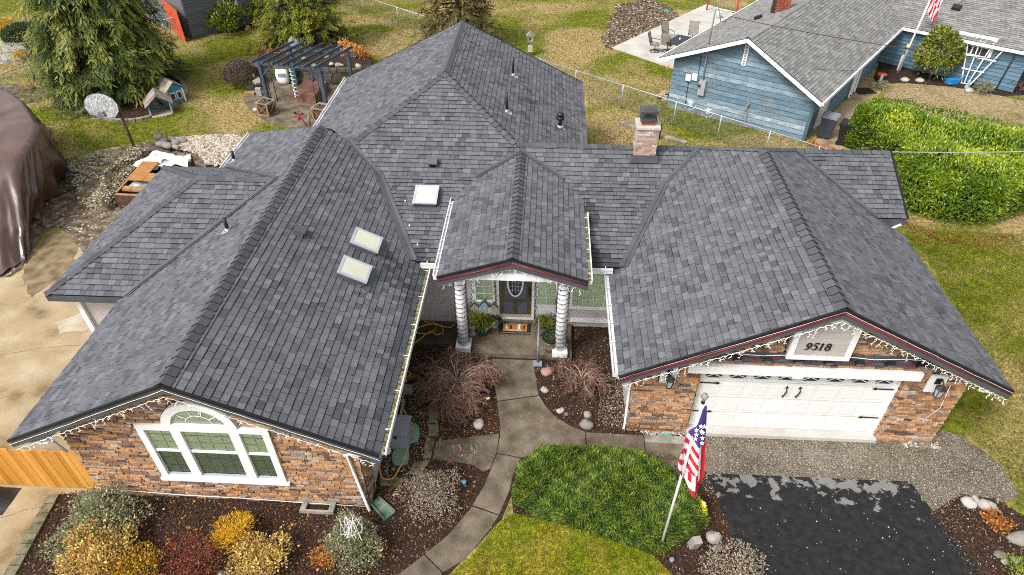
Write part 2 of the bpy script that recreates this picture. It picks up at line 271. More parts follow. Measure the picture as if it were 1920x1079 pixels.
# ---------------------------------------------------------------- mesh helpers
WT = {}
def link(name, me, parent=None, kind=None):
    o = bpy.data.objects.new(name, me); COL.objects.link(o)
    if parent is not None:
        o.parent = parent; o.location = -WT[parent.name]; WT[o.name] = Vector((0, 0, 0))
    else: WT[o.name] = Vector((0, 0, 0))
    if kind: o['kind'] = kind
    return o
def tag(o, label, cat, group=None):
    o['label'] = label; o['category'] = cat
    if group: o['group'] = group
    return o
def thing(name, label, cat, loc=(0, 0, 0), group=None):
    o = bpy.data.objects.new(name, None); COL.objects.link(o); o.empty_display_size = .2
    o.location = Vector([float(c) for c in loc]); WT[o.name] = Vector([float(c) for c in loc]); return tag(o, label, cat, group)
class MB:
    def __init__(s): s.v, s.f, s.t, s.mi, s.sm = [], [], [], [], []
    def add(s, verts, faces, tone=0.5, mi=0, smooth=False):
        b = len(s.v); s.v += [tuple(float(c) for c in p) for p in verts]
        for f in faces: s.f.append([i+b for i in f]); s.t.append(tone); s.mi.append(mi); s.sm.append(smooth)
        return s
    def box(s, x0, x1, y0, y1, z0, z1, tone=.5, mi=0):
        return s.add([(x0,y0,z0),(x1,y0,z0),(x1,y1,z0),(x0,y1,z0),(x0,y0,z1),(x1,y0,z1),(x1,y1,z1),(x0,y1,z1)],
                     [(0,3,2,1),(4,5,6,7),(0,1,5,4),(1,2,6,5),(2,3,7,6),(3,0,4,7)], tone, mi)
    def obox(s, c, ax, ay, az, tone=.5, mi=0):      # centre and three half-axis vectors
        c, ax, ay, az = (np.array(q, float) for q in (c, ax, ay, az))
        p = [c+i*ax+j*ay+k*az for k in (-1, 1) for i, j in ((-1,-1),(1,-1),(1,1),(-1,1))]
        return s.add(p, [(0,3,2,1),(4,5,6,7),(0,1,5,4),(1,2,6,5),(2,3,7,6),(3,0,4,7)], tone, mi)
    def beam(s, a, b, w, h, up=(0, 0, 1), tone=.5, mi=0):
        a, b, up = np.array(a, float), np.array(b, float), np.array(up, float)
        d = b-a; L = np.linalg.norm(d); d /= L; sd = np.cross(d, up); sd /= np.linalg.norm(sd); u = np.cross(sd, d)
        return s.obox((a+b)/2, d*L/2, sd*w/2, u*h/2, tone, mi)
    def tube(s, pts, r, n=6, tone=.5, mi=0, cap=True):
        pts = [np.array(p, float) for p in pts]; k = len(pts); r = r if hasattr(r, '__len__') else [r]*k
        ring = []; base = len(s.v); prev = None
        for i, p in enumerate(pts):
            d = pts[min(i+1, k-1)]-pts[max(i-1, 0)]; L = np.linalg.norm(d); d = d/L if L > 1e-9 else np.array([0, 0, 1.])
            if prev is None:
                a = np.cross(d, (0, 0, 1.0)) if abs(d[2]) < .95 else np.cross(d, (1.0, 0, 0))
            else: a = prev - d*(prev@d)
            a /= (np.linalg.norm(a)+1e-12); prev = a; b = np.cross(d, a)
            for j in range(n):
                t = 2*math.pi*j/n; s.v.append(tuple(p+r[i]*(math.cos(t)*a+math.sin(t)*b)))
        for i in range(k-1):
            for j in range(n):
                q = base+i*n; s.f.append([q+j, q+(j+1) % n, q+n+(j+1) % n, q+n+j]); s.t.append(tone); s.mi.append(mi); s.sm.append(n > 4)
        if cap and n > 2:
            s.f.append([base+j for j in range(n)][::-1]); s.t.append(tone); s.mi.append(mi); s.sm.append(False)
            s.f.append([base+(k-1)*n+j for j in range(n)]); s.t.append(tone); s.mi.append(mi); s.sm.append(False)
        return s
    def lathe(s, prof, c, n=16, tone=.5, mi=0, smooth=True):
        base = len(s.v); k = len(prof)
        for r, z in prof:
            for j in range(n):
                t = 2*math.pi*j/n; s.v.append((c[0]+r*math.cos(t), c[1]+r*math.sin(t), c[2]+z))
        for i in range(k-1):
            for j in range(n):
                q = base+i*n; s.f.append([q+j, q+(j+1) % n, q+n+(j+1) % n, q+n+j]); s.t.append(tone); s.mi.append(mi); s.sm.append(smooth)
        for a, rev in ((base, True), (base+(k-1)*n, False)):
            f = [a+j for j in range(n)]; s.f.append(f[::-1] if rev else f); s.t.append(tone); s.mi.append(mi); s.sm.append(False)
        return s
    def prism(s, poly, z0, z1, tone=.5, mi=0):       # poly: list of (x, y), counter-clockwise or not
        p = [(float(q[0]), float(q[1])) for q in poly]
        if sum(p[i][0]*p[(i+1) % len(p)][1]-p[(i+1) % len(p)][0]*p[i][1] for i in range(len(p))) < 0: p = p[::-1]
        k = len(p)
        return s.add([(x, y, z0) for x, y in p]+[(x, y, z1) for x, y in p],
                     [list(range(k))[::-1], list(range(k, 2*k))]+[(i, (i+1) % k, k+(i+1) % k, k+i) for i in range(k)], tone, mi)
    def plate(s, poly, off, tone=.5, mi=0):          # poly: 3-D points of a flat outline, off: extrusion vector
        p = [np.array(q, float) for q in poly]; k = len(p); off = np.array(off, float)
        nrm = sum(np.cross(p[i]-p[0], p[(i+1) % k]-p[0]) for i in range(1, k-1))
        if nrm@off < 0: p = p[::-1]
        return s.add(p+[q+off for q in p], [list(range(k))[::-1], list(range(k, 2*k))]+[(i, (i+1) % k, k+(i+1) % k, k+i) for i in range(k)], tone, mi)
    def blob(s, c, r, seed=0, nu=10, nv=7, amp=.18, tone=.5, mi=0, smooth=True):
        rr = random.Random(seed); ph = [rr.uniform(0, 6.28) for _ in range(6)]
        c = np.array(c, float); base = len(s.v)
        for i in range(nv+1):
            th = math.pi*i/nv
            for j in range(nu):
                f = 2*math.pi*j/nu
                k = 1+amp*(math.sin(2*f+ph[0])*math.sin(th+ph[1])+.6*math.sin(3*f+ph[2]+2*th)+.5*math.cos(3*th+ph[3]+f))
                s.v.append((c[0]+r[0]*k*math.sin(th)*math.cos(f), c[1]+r[1]*k*math.sin(th)*math.sin(f), c[2]+r[2]*k*math.cos(th)))
        for i in range(nv):
            for j in range(nu):
                q = base+i*nu; s.f.append([q+j, q+nu+j, q+nu+(j+1) % nu, q+(j+1) % nu]); s.t.append(tone); s.mi.append(mi); s.sm.append(smooth)
        return s
    def build(s, name, mat, parent=None, kind=None, tone=True):
        me = bpy.data.meshes.new(name); me.from_pydata(s.v, [], s.f)
        for m in (mat if isinstance(mat, (list, tuple)) else [mat]): me.materials.append(M[m] if isinstance(m, str) else m)
        if any(s.mi): me.polygons.foreach_set('material_index', s.mi)
        if any(s.sm): me.polygons.foreach_set('use_smooth', s.sm)
        if tone:
            a = me.attributes.new('tone', 'FLOAT', 'FACE'); a.data.foreach_set('value', [float(x) for x in s.t])
        me.update(); return link(name, me, parent, kind)
def dup(o, name=None, parent=None):                   # a thing or part with its children
    c = o.copy(); COL.objects.link(c); WT[c.name] = WT.get(o.name, Vector())
    if parent is not None: c.parent = parent
    for ch in list(o.children): dup(ch, None, c)
    return c
def np_mesh(name, verts, quads, tone, mat, parent=None, kind=None):   # verts (N,3), faces (F,k), tone (F,)
    me = bpy.data.meshes.new(name); V = np.asarray(verts, np.float32); F = np.asarray(quads, np.int32); k = F.shape[1]
    me.vertices.add(len(V)); me.vertices.foreach_set('co', V.ravel())
    me.loops.add(F.size); me.loops.foreach_set('vertex_index', F.ravel())
    me.polygons.add(len(F)); me.polygons.foreach_set('loop_start', np.arange(0, F.size, k, dtype=np.int32))
    try: me.polygons.foreach_set('loop_total', np.full(len(F), k, np.int32))
    except Exception: pass
    me.materials.append(M[mat]); me.update(calc_edges=True)
    a = me.attributes.new('tone', 'FLOAT', 'FACE'); a.data.foreach_set('value', np.asarray(tone, np.float32))
    me.validate(); return link(name, me, parent, kind)
def nrm(a): return a/(np.linalg.norm(a, axis=-1, keepdims=True)+1e-9)
def leaves(name, P, D, N, L, W, T, mat, parent=None, kind=None, fold=.25):
    """leaf-sized rhombs: P base points, D growth direction, N rough facing, L length, W width, T tone"""
    P, D = np.asarray(P, float), nrm(np.asarray(D, float)); n = len(P)
    Sd = nrm(np.cross(D, np.asarray(N, float)+rng.normal(0, .15, (n, 3)))); Nn = np.cross(Sd, D)
    L = np.broadcast_to(np.asarray(L, float), (n,))[:, None]; W = np.broadcast_to(np.asarray(W, float), (n,))[:, None]
    mid = P+D*L*.5
    V = np.stack([P, mid+Sd*W*.5-Nn*W*fold, P+D*L-Nn*L*.12, mid-Sd*W*.5-Nn*W*fold], 1).reshape(-1, 3)
    q = np.arange(n)[:, None]*4
    F = np.concatenate([q+np.array([[0, 1, 2]]), q+np.array([[0, 2, 3]])], 1).reshape(-1, 3)
    return np_mesh(name, V, F, np.repeat(np.broadcast_to(np.asarray(T, float), (n,)), 2), mat, parent, kind)
def inside(poly, X, Y):
    r = np.zeros(len(X), bool); p = np.asarray(poly, float); j = len(p)-1
    for i in range(len(p)):
        xi, yi, xj, yj = p[i][0], p[i][1], p[j][0], p[j][1]
        c = ((yi > Y) != (yj > Y)) & (X < (xj-xi)*(Y-yi)/(yj-yi+1e-12)+xi); r ^= c; j = i
    return r
def scatter(poly, n):
    p = np.asarray(poly, float); lo, hi = p[:, :2].min(0), p[:, :2].max(0); out = np.zeros((0, 2))
    for _ in range(30):
        q = rng.uniform(lo, hi, (n*2, 2)); out = np.concatenate([out, q[inside(p, q[:, 0], q[:, 1])]])
        if len(out) >= n: break
    return out[:n]
def PX(pts, z=0.0): return [G(a, b, z) for a, b in pts]
def smooth_poly(p, it=2):
    p = [np.array(q, float) for q in p]
    for _ in range(it):
        p = [w for i in range(len(p)) for w in (p[i]*.75+p[(i+1) % len(p)]*.25, p[i]*.25+p[(i+1) % len(p)]*.75)]
    return p
def sheet(name, poly, z, mat, kind='structure', thick=.0):
    mb = MB(); p = [(q[0], q[1]) for q in poly]
    if thick: mb.prism(p, z-thick, z)
    else:
        if sum(p[i][0]*p[(i+1) % len(p)][1]-p[(i+1) % len(p)][0]*p[i][1] for i in range(len(p))) < 0: p = p[::-1]
        mb.add([(x, y, z) for x, y in p], [list(range(len(p)))])
    o = mb.build(name, mat)
    if kind: o['kind'] = kind
    return o

# ================================================================ GROUND
sheet('lawn', [(-300, -120), (300, -120), (300, 400), (-300, 400)], 0.0, 'lawn')
front_lawn = smooth_poly([p[:2] for p in PX([(938,970),(985,962),(1060,985),(1150,1008),(1225,1042),(1260,1079),(1330,1200),(600,1400),(745,1160),(845,1079),(895,1035)])], 1)
sheet('front_lawn', front_lawn, .004, 'frontlawn')
drive_poly = [p[:2] for p in PX([(-500,1500),(-60,1200),(20,1100),(112,930),(190,930)])]+[(-10.2, 8.6), (-10.2, 19.5)]+[p[:2] for p in PX([(235,400),(195,470),(165,480),(120,440),(85,480),(20,520),(-500,560)])]
sheet('driveway_concrete', drive_poly, .008, 'driveway')
sheet('concrete_patch', [p[:2] for p in PX([(150,432),(240,405),(240,500),(146,470)])], .012, 'concrete')
dirt_poly = smooth_poly([p[:2] for p in PX([(96,325),(135,290),(300,262),(455,255),(470,300),(400,330),(300,420),(215,480),(165,485),(130,440),(95,420),(60,470),(30,520),(-40,520),(-60,400)])], 1)
sheet('dirt_yard', dirt_poly, .016, 'dirt')
gravel_poly = [p[:2] for p in PX([(1205,806),(1290,780),(1640,800),(1745,815),(1768,808),(1792,815),(1815,828),(1846,848),(1872,870),(1892,895),(1908,922),(1900,940),(1870,944),(1835,938),(1800,932),(1778,948),(1764,964),(1740,960),(1700,930),(1330,930),(1310,900),(1290,860),(1215,850)])]
sheet('gravel_apron', gravel_poly, .006, 'gravel')
asph_poly = [p[:2] for p in PX([(1326,888),(1706,904),(1842,1079),(1990,1270),(1490,1270),(1402,1079)])]
sheet('asphalt_drive', asph_poly, .014, 'asphalt')
bedA = [p[:2] for p in PX([(112,928),(190,920),(700,940),(740,915),(800,850),(905,885),(880,950),(830,1010),(745,1079),(600,1250),(-100,1250),(35,1079)])]
bedB = [p[:2] for p in PX([(690,955),(690,880),(735,640),(760,590),(870,660),(925,672),(930,740),(938,790),(940,812),(815,830),(808,862),(760,890)])]
bedC = [p[:2] for p in PX([(1000,672),(1072,640),(1072,595),(1150,600),(1190,700),(1200,816),(1100,812),(1040,784),(1010,732)])]
bedD = [p[:2] for p in PX([(962,962),(1060,985),(1150,1008),(1225,1042),(1262,1079),(1330,1200),(1490,1240),(1402,1079),(1326,889),(1295,852),(1100,840),(985,858),(958,920)])]
bedE = [p[:2] for p in PX([(1742,965),(1800,927),(1870,937),(1915,965),(1990,1000),(2100,1240),(1940,1240),(1822,1079)])]
for i, (p, z) in enumerate(((bedA, .009), (bedB, .011), (bedC, .011), (bedD, .009), (bedE, .009))): sheet('mulch_bed', p, z, 'mulch')
tree_bed = smooth_poly([p[:2] for p in PX([(165,205),(200,228),(255,230),(310,212),(345,188),(352,165),(330,145),(290,140),(200,160)])], 2)
sheet('tree_bed', tree_bed, .01, 'mulch')
patio_poly = smooth_poly([p[:2] for p in PX([(452,178),(466,205),(500,230),(560,243),(640,245),(700,150),(640,128),(560,128),(478,142)])], 1)
sheet('rear_patio', patio_poly, .02, 'aggregate', thick=.06)
rear_bed = smooth_poly([p[:2] for p in PX([(500,92),(560,60),(640,70),(690,110),(700,140),(520,126)])], 1)
sheet('rear_flower_bed', rear_bed, .02, 'mulch')
grey_bed = smooth_poly([p[:2] for p in PX([(385,62),(440,62),(500,48),(500,25),(360,30)])], 1)
sheet('far_house_bed', grey_bed, .01, 'mulch')
bare_poly = [p[:2] for p in PX([(1140,38),(1155,8),(1205,-4),(1262,16),(1276,30),(1215,60),(1146,94),(1134,88)])]
def jag0(poly, amp, it=4):
    p = [np.array(q[:2], float) for q in poly]
    for _ in range(it):
        o = []
        for i in range(len(p)):
            a, b = p[i], p[(i+1) % len(p)]; d = b-a; o += [a, (a+b)/2+np.array((-d[1], d[0]))*U(-amp, amp)]
        p = o
    return p
sheet('bare_earth', jag0(bare_poly, .16), .008, 'dirt')
blue_bed = smooth_poly([p[:2] for p in PX([(1630,165),(1680,155),(1720,158),(1800,165),(1905,186),(1960,160),(1900,110),(1660,90)])], 1)
sheet('blue_house_bed', blue_bed, .008, 'mulch')
sheet('side_lawn', smooth_poly([p[:2] for p in PX([(1640,190),(1690,157),(1800,162),(1960,200),(2100,330),(1900,260),(1650,230)])], 1), .004, 'drylawn')
side_path = [p[:2] for p in PX([(1528,268),(1566,205),(1610,168),(1652,172),(1630,205),(1600,290),(1560,292)])]
sheet('side_path', side_path, .012, 'driveway')
sheet('left_neighbour_path', smooth_poly([p[:2] for p in PX([(-100,95),(40,70),(95,88),(90,108),(20,118),(-100,140)])], 1), .008, 'concrete')
sheet('left_neighbour_bed', smooth_poly([p[:2] for p in PX([(-60,150),(30,160),(100,148),(110,170),(60,200),(-60,190)])], 1), .008, 'dirt')

m = MB()                                  # cracks and old joints in the driveway
def crack(pts, w):
    P = [G(a, b, .0095) for a, b in pts]; Q = []
    for a, b in zip(P[:-1], P[1:]):
        for k in range(5): Q.append(a+(b-a)*k/5+np.array([U(-.03, .03), U(-.03, .03), 0]))
    Q.append(P[-1])
    for a, b in zip(Q[:-1], Q[1:]):
        d = b-a; d /= np.linalg.norm(d); n = np.array([-d[1], d[0], 0])*w*U(.5, 1.2); m.add([a+n, a-n, b-n, b+n], [(0, 1, 2, 3)])
crack([(-20,670),(60,655),(110,650),(165,646)], .008); crack([(-20,752),(60,735),(110,732)], .006); crack([(30,540),(80,522),(130,505)], .006)
crack([(-20,980),(50,955),(110,945)], .006)
o = m.build('driveway_crack', pm('crack_dirt', [(.10,.07,.04,1), (.16,.12,.07,1)], rough=1)); o['kind'] = 'structure'
sheet('driveway_stain', jag0([p[:2] for p in PX([(96,440),(150,432),(146,470),(120,520),(60,560),(40,520),(70,470)])], .12), .0122, pm('dark_damp_concrete', [(.10,.072,.036,1), (.19,.14,.075,1), (.27,.20,.12,1)], rough=.8, nscale=2.5, detail=10))
sheet('driveway_bleached_patch', jag0([p[:2] for p in PX([(100,605),(150,588),(195,580),(190,605),(160,622),(110,628)])], .11), .0121, pm('bleached_concrete', [(.34,.27,.175,1), (.48,.42,.33,1)], rough=.9, nscale=2.2, detail=10))

# neighbour's patio of poured slabs
npat = thing('neighbour_patio', 'x', 'x'); del npat['category'], npat['label']; npat['kind'] = 'structure'
q = PX([(1147,91),(1325,9),(1480,62),(1290,140)])
for i in range(3):
    a, b = (i/3+.002), ((i+1)/3-.002)
    P = [q[0]+(q[1]-q[0])*a, q[0]+(q[1]-q[0])*b, q[3]+(q[2]-q[3])*b, q[3]+(q[2]-q[3])*a]
    MB().prism(P, -.08, .05).build('slab', 'patio', npat)
# garden path of aggregate slabs
sheet('path_base', [p[:2] for p in PX([(915,668),(1008,668),(1014,738),(1046,780),(1102,806),(1296,818),(1325,905),(1100,860),(985,866),(940,975),(835,1085),(745,1190),(640,1190),(735,1079),(830,1005),(878,945),(900,890),(805,866),(812,824),(930,808),(930,780),(922,720)])], .0128, 'mulch')
path = thing('path', 'x', 'x'); del path['category'], path['label']; path['kind'] = 'structure'
slabs = [[(922,674),(1000,677),(1003,702),(1010,742),(932,753),(926,712)],
         [(932,755),(1011,744),(1022,762),(1042,784),(1070,800),(1097,811),(1098,840),(976,859),(932,850),(938,818),(937,788)],
         [(932,852),(976,861),(962,890),(955,922),(936,966),(886,948),(908,912),(921,880)],
         [(885,951),(935,968),(915,998),(868,1052),(831,1074),(797,1040),(840,1005)],
         [(795,1042),(829,1076),(800,1110),(740,1180),(660,1180),(745,1080)],
         [(1099,812),(1150,815),(1206,817),(1210,858),(1101,852)], [(1208,818),(1290,822),(1296,862),(1212,860)],
         [(1101,853),(1290,864),(1322,890),(1310,900),(1120,880)]]
for p in slabs: MB().prism(PX(p), -.05, .022).build('slab', 'aggregate', path)
for p in ([(818,828),(936,814),(931,849),(919,880),(905,885),(885,872),(811,861)],): MB().prism(PX(p), -.05, .018).build('slab', 'aggregate', path)
MB().prism(PX([(1208,816),(1288,820),(1284,834),(1209,830)]), -.05, .026).build('slab', 'concrete', path)
# mossy edging strips
ed = thing('bed_edging', 'low mossy concrete edging strip between driveway and front bed', 'edging', G(70, 1000))
a, b = G(112, 930), G(28, 1085)
for i in range(8):
    p0, p1 = a+(b-a)*(i/8+.006), a+(b-a)*((i+1)/8-.006); MB().beam(p0-np.array([.12, 0, -.03]), p1-np.array([.12, 0, -.03]), .26, .09, tone=U(0, 1)).build('edging_block', pm('mossy_concrete', [(.05,.055,.018,1), (.16,.14,.085,1), (.22,.2,.14,1)], rough=.95, nscale=5, bump=.5, bscale=40) if i == 0 else bpy.data.materials['mossy_concrete'], ed)
ed2 = thing('bed_edging', 'mossy stepping blocks beside the utility lids and bare maple', 'edging', G(808, 800))
for p in ([(804,770),(820,772),(822,795),(805,795)], [(803,798),(822,798),(823,818),(804,820)], [(800,822),(816,826),(808,860),(793,862)], [(778,868),(806,865),(790,892),(765,890)]):
    MB().prism(PX(p), -.03, .05, tone=U(0, 1)).build('edging_block', bpy.data.materials['mossy_concrete'], ed2)

def jag(poly, amp, it=3):
    p = [np.array(q[:2], float) for q in poly]
    for _ in range(it):
        o = []
        for i in range(len(p)):
            a, b = p[i], p[(i+1) % len(p)]; d = b-a; o += [a, (a+b)/2+np.array((-d[1], d[0]))*U(-amp, amp)]
        p = o
    return p

# ================================================================ MAIN HOUSE
house = thing('house', 'long grey shingled house with stone gables, garage numbered 9518 and columned porch', 'house', (0, 13, 0))
XL, ZL, SL = -7.24, 4.57, .489; XLE0, XLE1 = -11.28, -3.25; YL = 8.22
XG, ZG, SG = 6.43, 4.92, .513; XG0, XG1, YG = 1.92, 10.9, 10.72
YM, ZM = 19.25, 4.17
zl = lambda x: ZL-SL*abs(x-XL); zg = lambda x: ZG-SG*abs(x-XG)
Fz = lambda y: ZM-.5*(YM-y) if y > 18.06 else 3.575-.225*(18.06-y)
YE = 14.65; ZE = Fz(YE)
PK = (-3.48, 21.81, 5.45); FAR = (-3.48, 27.26, 5.45)
lx = lambda z: XL+(ZL-z)/SL; glx = lambda z: XG-(ZG-z)/SG; grx = lambda z: XG+(ZG-z)/SG
bendL, bendR = (lx(3.575), 18.06, 3.575), (glx(3.575), 18.06, 3.575)
footL, stub, footR = (-6.147, YM, ZM), (lx(ZM), YM, ZM), (-.92, YM, ZM)
V1, V2 = (glx(ZM), YM, ZM), (grx(ZM), YM, ZM); RE = (XG, YM-(ZG-ZM)/.5, ZG)
LEND = (XL, 19.4, ZL)
vbl, vbr = (lx(ZE), YE, ZE), (glx(ZE), YE, ZE)
FRE = (grx(3.095), 17.1, 3.095)
PXX, PZ, PS, PY = -.73, 4.03, .33, 13.28; PX0, PX1 = -2.70, 1.24; PZE = PZ-PS*1.97
pv = [(PXX, YM-(ZM-PZ)/.5, PZ), (PXX-1.379, 18.06, 3.575), (PX0, 17.19, PZE)]; pvr = [pv[0], (PXX+1.379, 18.06, 3.575), (PX1, 17.19, PZE)]
LWZ, LWY, LWX = 4.3, 16.45, -10.15
planes = {
 'A': [(XL,YL,ZL),(XLE1,YL,zl(XLE1)),(XLE1,15.0,zl(XLE1)),vbl,bendL,stub,LEND],
 'L': [(XL,YL,ZL),LEND,(XLE0,22.7,zl(XLE0)),(XLE0,YL,zl(XLE0))],
 'LWf': [(lx(LWZ)-2*(lx(LWZ)-XL),LWY,LWZ),(LWX,LWY,LWZ),(-13.3,12.85,2.7),(-11.06,12.85,2.7)],
 'LWl': [(LWX,LWY,LWZ),(-13.3,19.8,2.7),(-13.3,12.85,2.7)],
 'LWb': [(LWX,LWY,LWZ),(lx(LWZ)-2*(lx(LWZ)-XL),LWY,LWZ),(-11.06,19.8,2.7),(-13.3,19.8,2.7)],
 'GL': [(XG,YG,ZG),RE,V1,bendR,vbr,(XG0,15.0,zg(XG0)),(XG0,YG,zg(XG0))],
 'GR': [(XG,YG,ZG),(XG1,YG,zg(XG1)),(XG1,16.95,zg(XG1)),FRE,V2,RE],
 'Fl': [vbl,vbr,bendR,bendL],
 'Fu': [bendL,bendR,V1,footR,PK,footL,stub],
 'FR': [V2,FRE,(10.9,17.1,3.095),(10.85,YM,ZM)],
 'C': [PK,FAR,(-8.6,27.3,2.99),(-8.6,20.2,2.99),footL],
 'RR': [PK,footR,(1.54,21.71,2.94),(1.54,27.3,2.94),FAR],
 'PL': [(PXX,PY,PZ),pv[0],pv[1],pv[2],(PX0,PY,PZE)],
 'PR': [(PXX,PY,PZ),(PX1,PY,PZE),pvr[2],pvr[1],pvr[0]],
 'B': [footR,V1,RE,V2,(10.85,YM,ZM),(10.9,23.5,2.05),(1.54,23.5,2.05),(1.54,21.71,2.94)],
 'BL': [LEND,(-7.6,22.7,2.585),(XLE0,22.7,zl(XLE0))],
}
planes['LWf'][0] = (-7.79, LWY, LWZ); planes['LWb'][1] = (-7.79, LWY, LWZ)
def frame(poly):
    p = [np.array(q, float) for q in poly]
    n = sum(np.cross(p[i]-p[0], p[i+1]-p[0]) for i in range(1, len(p)-1)); n /= np.linalg.norm(n)
    if n[2] < 0: n = -n
    u = np.cross((0, 0, 1.0), n); u /= np.linalg.norm(u); u = -u; v = np.cross(n, u)
    if v[2] < 0: u, v = -u, -v
    return p, n, u, v
def clip_rect(poly, u0, u1, v0, v1):
    for ax, lim, sgn in ((0, u0, 1), (0, u1, -1), (1, v0, 1), (1, v1, -1)):
        out = []
        for i in range(len(poly)):
            a, b = poly[i], poly[(i+1) % len(poly)]; da, db = sgn*(a[ax]-lim), sgn*(b[ax]-lim)
            if da >= 0: out.append(a)
            if (da >= 0) != (db >= 0):
                t = da/(da-db); out.append((a[0]+t*(b[0]-a[0]), a[1]+t*(b[1]-a[1])))
        poly = out
        if len(poly) < 3: return []
    # drop doubled points
    out = []
    for q in poly:
        if not out or (abs(q[0]-out[-1][0])+abs(q[1]-out[-1][1])) > 1e-4: out.append(q)
    if len(out) > 1 and abs(out[0][0]-out[-1][0])+abs(out[0][1]-out[-1][1]) < 1e-4: out.pop()
    return out if len(out) >= 3 else []
def area2(p): return .5*sum(p[i][0]*p[(i+1) % len(p)][1]-p[(i+1) % len(p)][0]*p[i][1] for i in range(len(p)))
def shingles(poly, e=.168, wmin=.13, wmax=.28, t=.013, tones=(.36,.43,.47,.5,.53,.55,.58,.62,.67,.76), stain=None, regular=None):
    """tabs of one roof slope: list of (verts, faces, tones, centre, area)"""
    p, n, u, v = frame(poly); o = p[int(np.argmin([q[2] for q in p]))]
    P2 = [((q-o)@u, (q-o)@v) for q in p]
    if area2(P2) < 0: P2 = P2[::-1]
    umin, umax = min(q[0] for q in P2), max(q[0] for q in P2); vmax = max(q[1] for q in P2); out = []
    k = 0
    while k*e < vmax-.01:
        v0 = k*e; x = umin-U(0, wmax) if not regular else umin-(k % 2)*regular/2
        last = .5
        while x < umax:
            w = regular or U(wmin, wmax)*(1.5 if random.random() < .08 else 1); c = clip_rect(P2, x+.007, x+w, v0, v0+e)
            x += w
            if not c or abs(area2(c)) < 2e-4: continue
            tn = random.choice(tones)+U(-.04, .04)
            rise = random.choice((0, .008)); m = len(c)
            hs = [.002+(t+rise)*(1-(q[1]-v0)/e*.92) for q in c]
            top = [o+u*q[0]+v*q[1]+n*h for q, h in zip(c, hs)]; bot = [o+u*q[0]+v*q[1]-n*.004 for q in c]
            cen = sum(top)/m
            if stain: tn = stain(cen, tn)
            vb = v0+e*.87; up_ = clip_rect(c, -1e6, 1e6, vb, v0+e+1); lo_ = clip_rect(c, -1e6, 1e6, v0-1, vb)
            fs, ts = [], []
            for i in range(m):
                j = (i+1) % m
                if c[i][1] > v0+e-.003 and c[j][1] > v0+e-.003: continue
                fs.append([i, m+i, m+j, j]); ts.append(.02)
            vv = top+bot
            for part, tq in ((lo_, tn), (up_, tn-.27)):  # top strip darker: printed band, also painting in the shaded gap between courses
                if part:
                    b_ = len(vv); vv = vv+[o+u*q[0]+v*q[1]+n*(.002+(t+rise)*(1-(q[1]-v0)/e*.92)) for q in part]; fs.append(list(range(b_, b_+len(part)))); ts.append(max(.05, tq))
            out.append((vv, fs, ts, cen, abs(area2(c)), n))
        k += 1
    return out
def tabs_to_objects(tabs, name, mat, parent, limit, eye=CP):
    def score(t):
        d = eye-t[3]; L = np.linalg.norm(d); return t[4]*max(0.0, (d/L)@t[5])/L**2
    tabs = sorted(tabs, key=score, reverse=True)
    for vt, fs, ts, *_ in tabs[:limit]:
        mb = MB(); mb.v = [tuple(q) for q in vt]; mb.f = fs; mb.t = ts; mb.mi = [0]*len(fs); mb.sm = [False]*len(fs); mb.build(name, mat, parent)
    mb = MB()
    for vt, fs, ts, *_ in tabs[limit:]:
        b = len(mb.v); mb.v += [tuple(q) for q in vt]; mb.f += [[i+b for i in f] for f in fs]; mb.t += ts; mb.mi += [0]*len(fs); mb.sm += [False]*len(fs)
    if mb.v: mb.build(name+'_field', mat, parent, 'stuff')
roof = MB()
for k, p in planes.items():
    pp, n, u, v = frame(p); roof.plate([q-n*.006 for q in pp], -n*.10)
roof = roof.build('roof', 'deck', house)
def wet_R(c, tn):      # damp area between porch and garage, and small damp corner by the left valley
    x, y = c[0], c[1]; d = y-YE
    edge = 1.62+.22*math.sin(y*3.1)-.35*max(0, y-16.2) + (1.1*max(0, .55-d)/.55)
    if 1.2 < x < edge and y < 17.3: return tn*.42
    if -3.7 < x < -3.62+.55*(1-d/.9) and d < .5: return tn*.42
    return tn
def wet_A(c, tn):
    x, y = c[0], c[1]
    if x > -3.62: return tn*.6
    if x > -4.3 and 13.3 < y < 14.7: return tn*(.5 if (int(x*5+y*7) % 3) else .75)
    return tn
tabs = []
for k, p in planes.items():
    if k == 'B': continue
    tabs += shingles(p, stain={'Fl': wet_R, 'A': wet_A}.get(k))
tabs_to_objects(tabs, 'shingle', 'shingle', roof, 300)

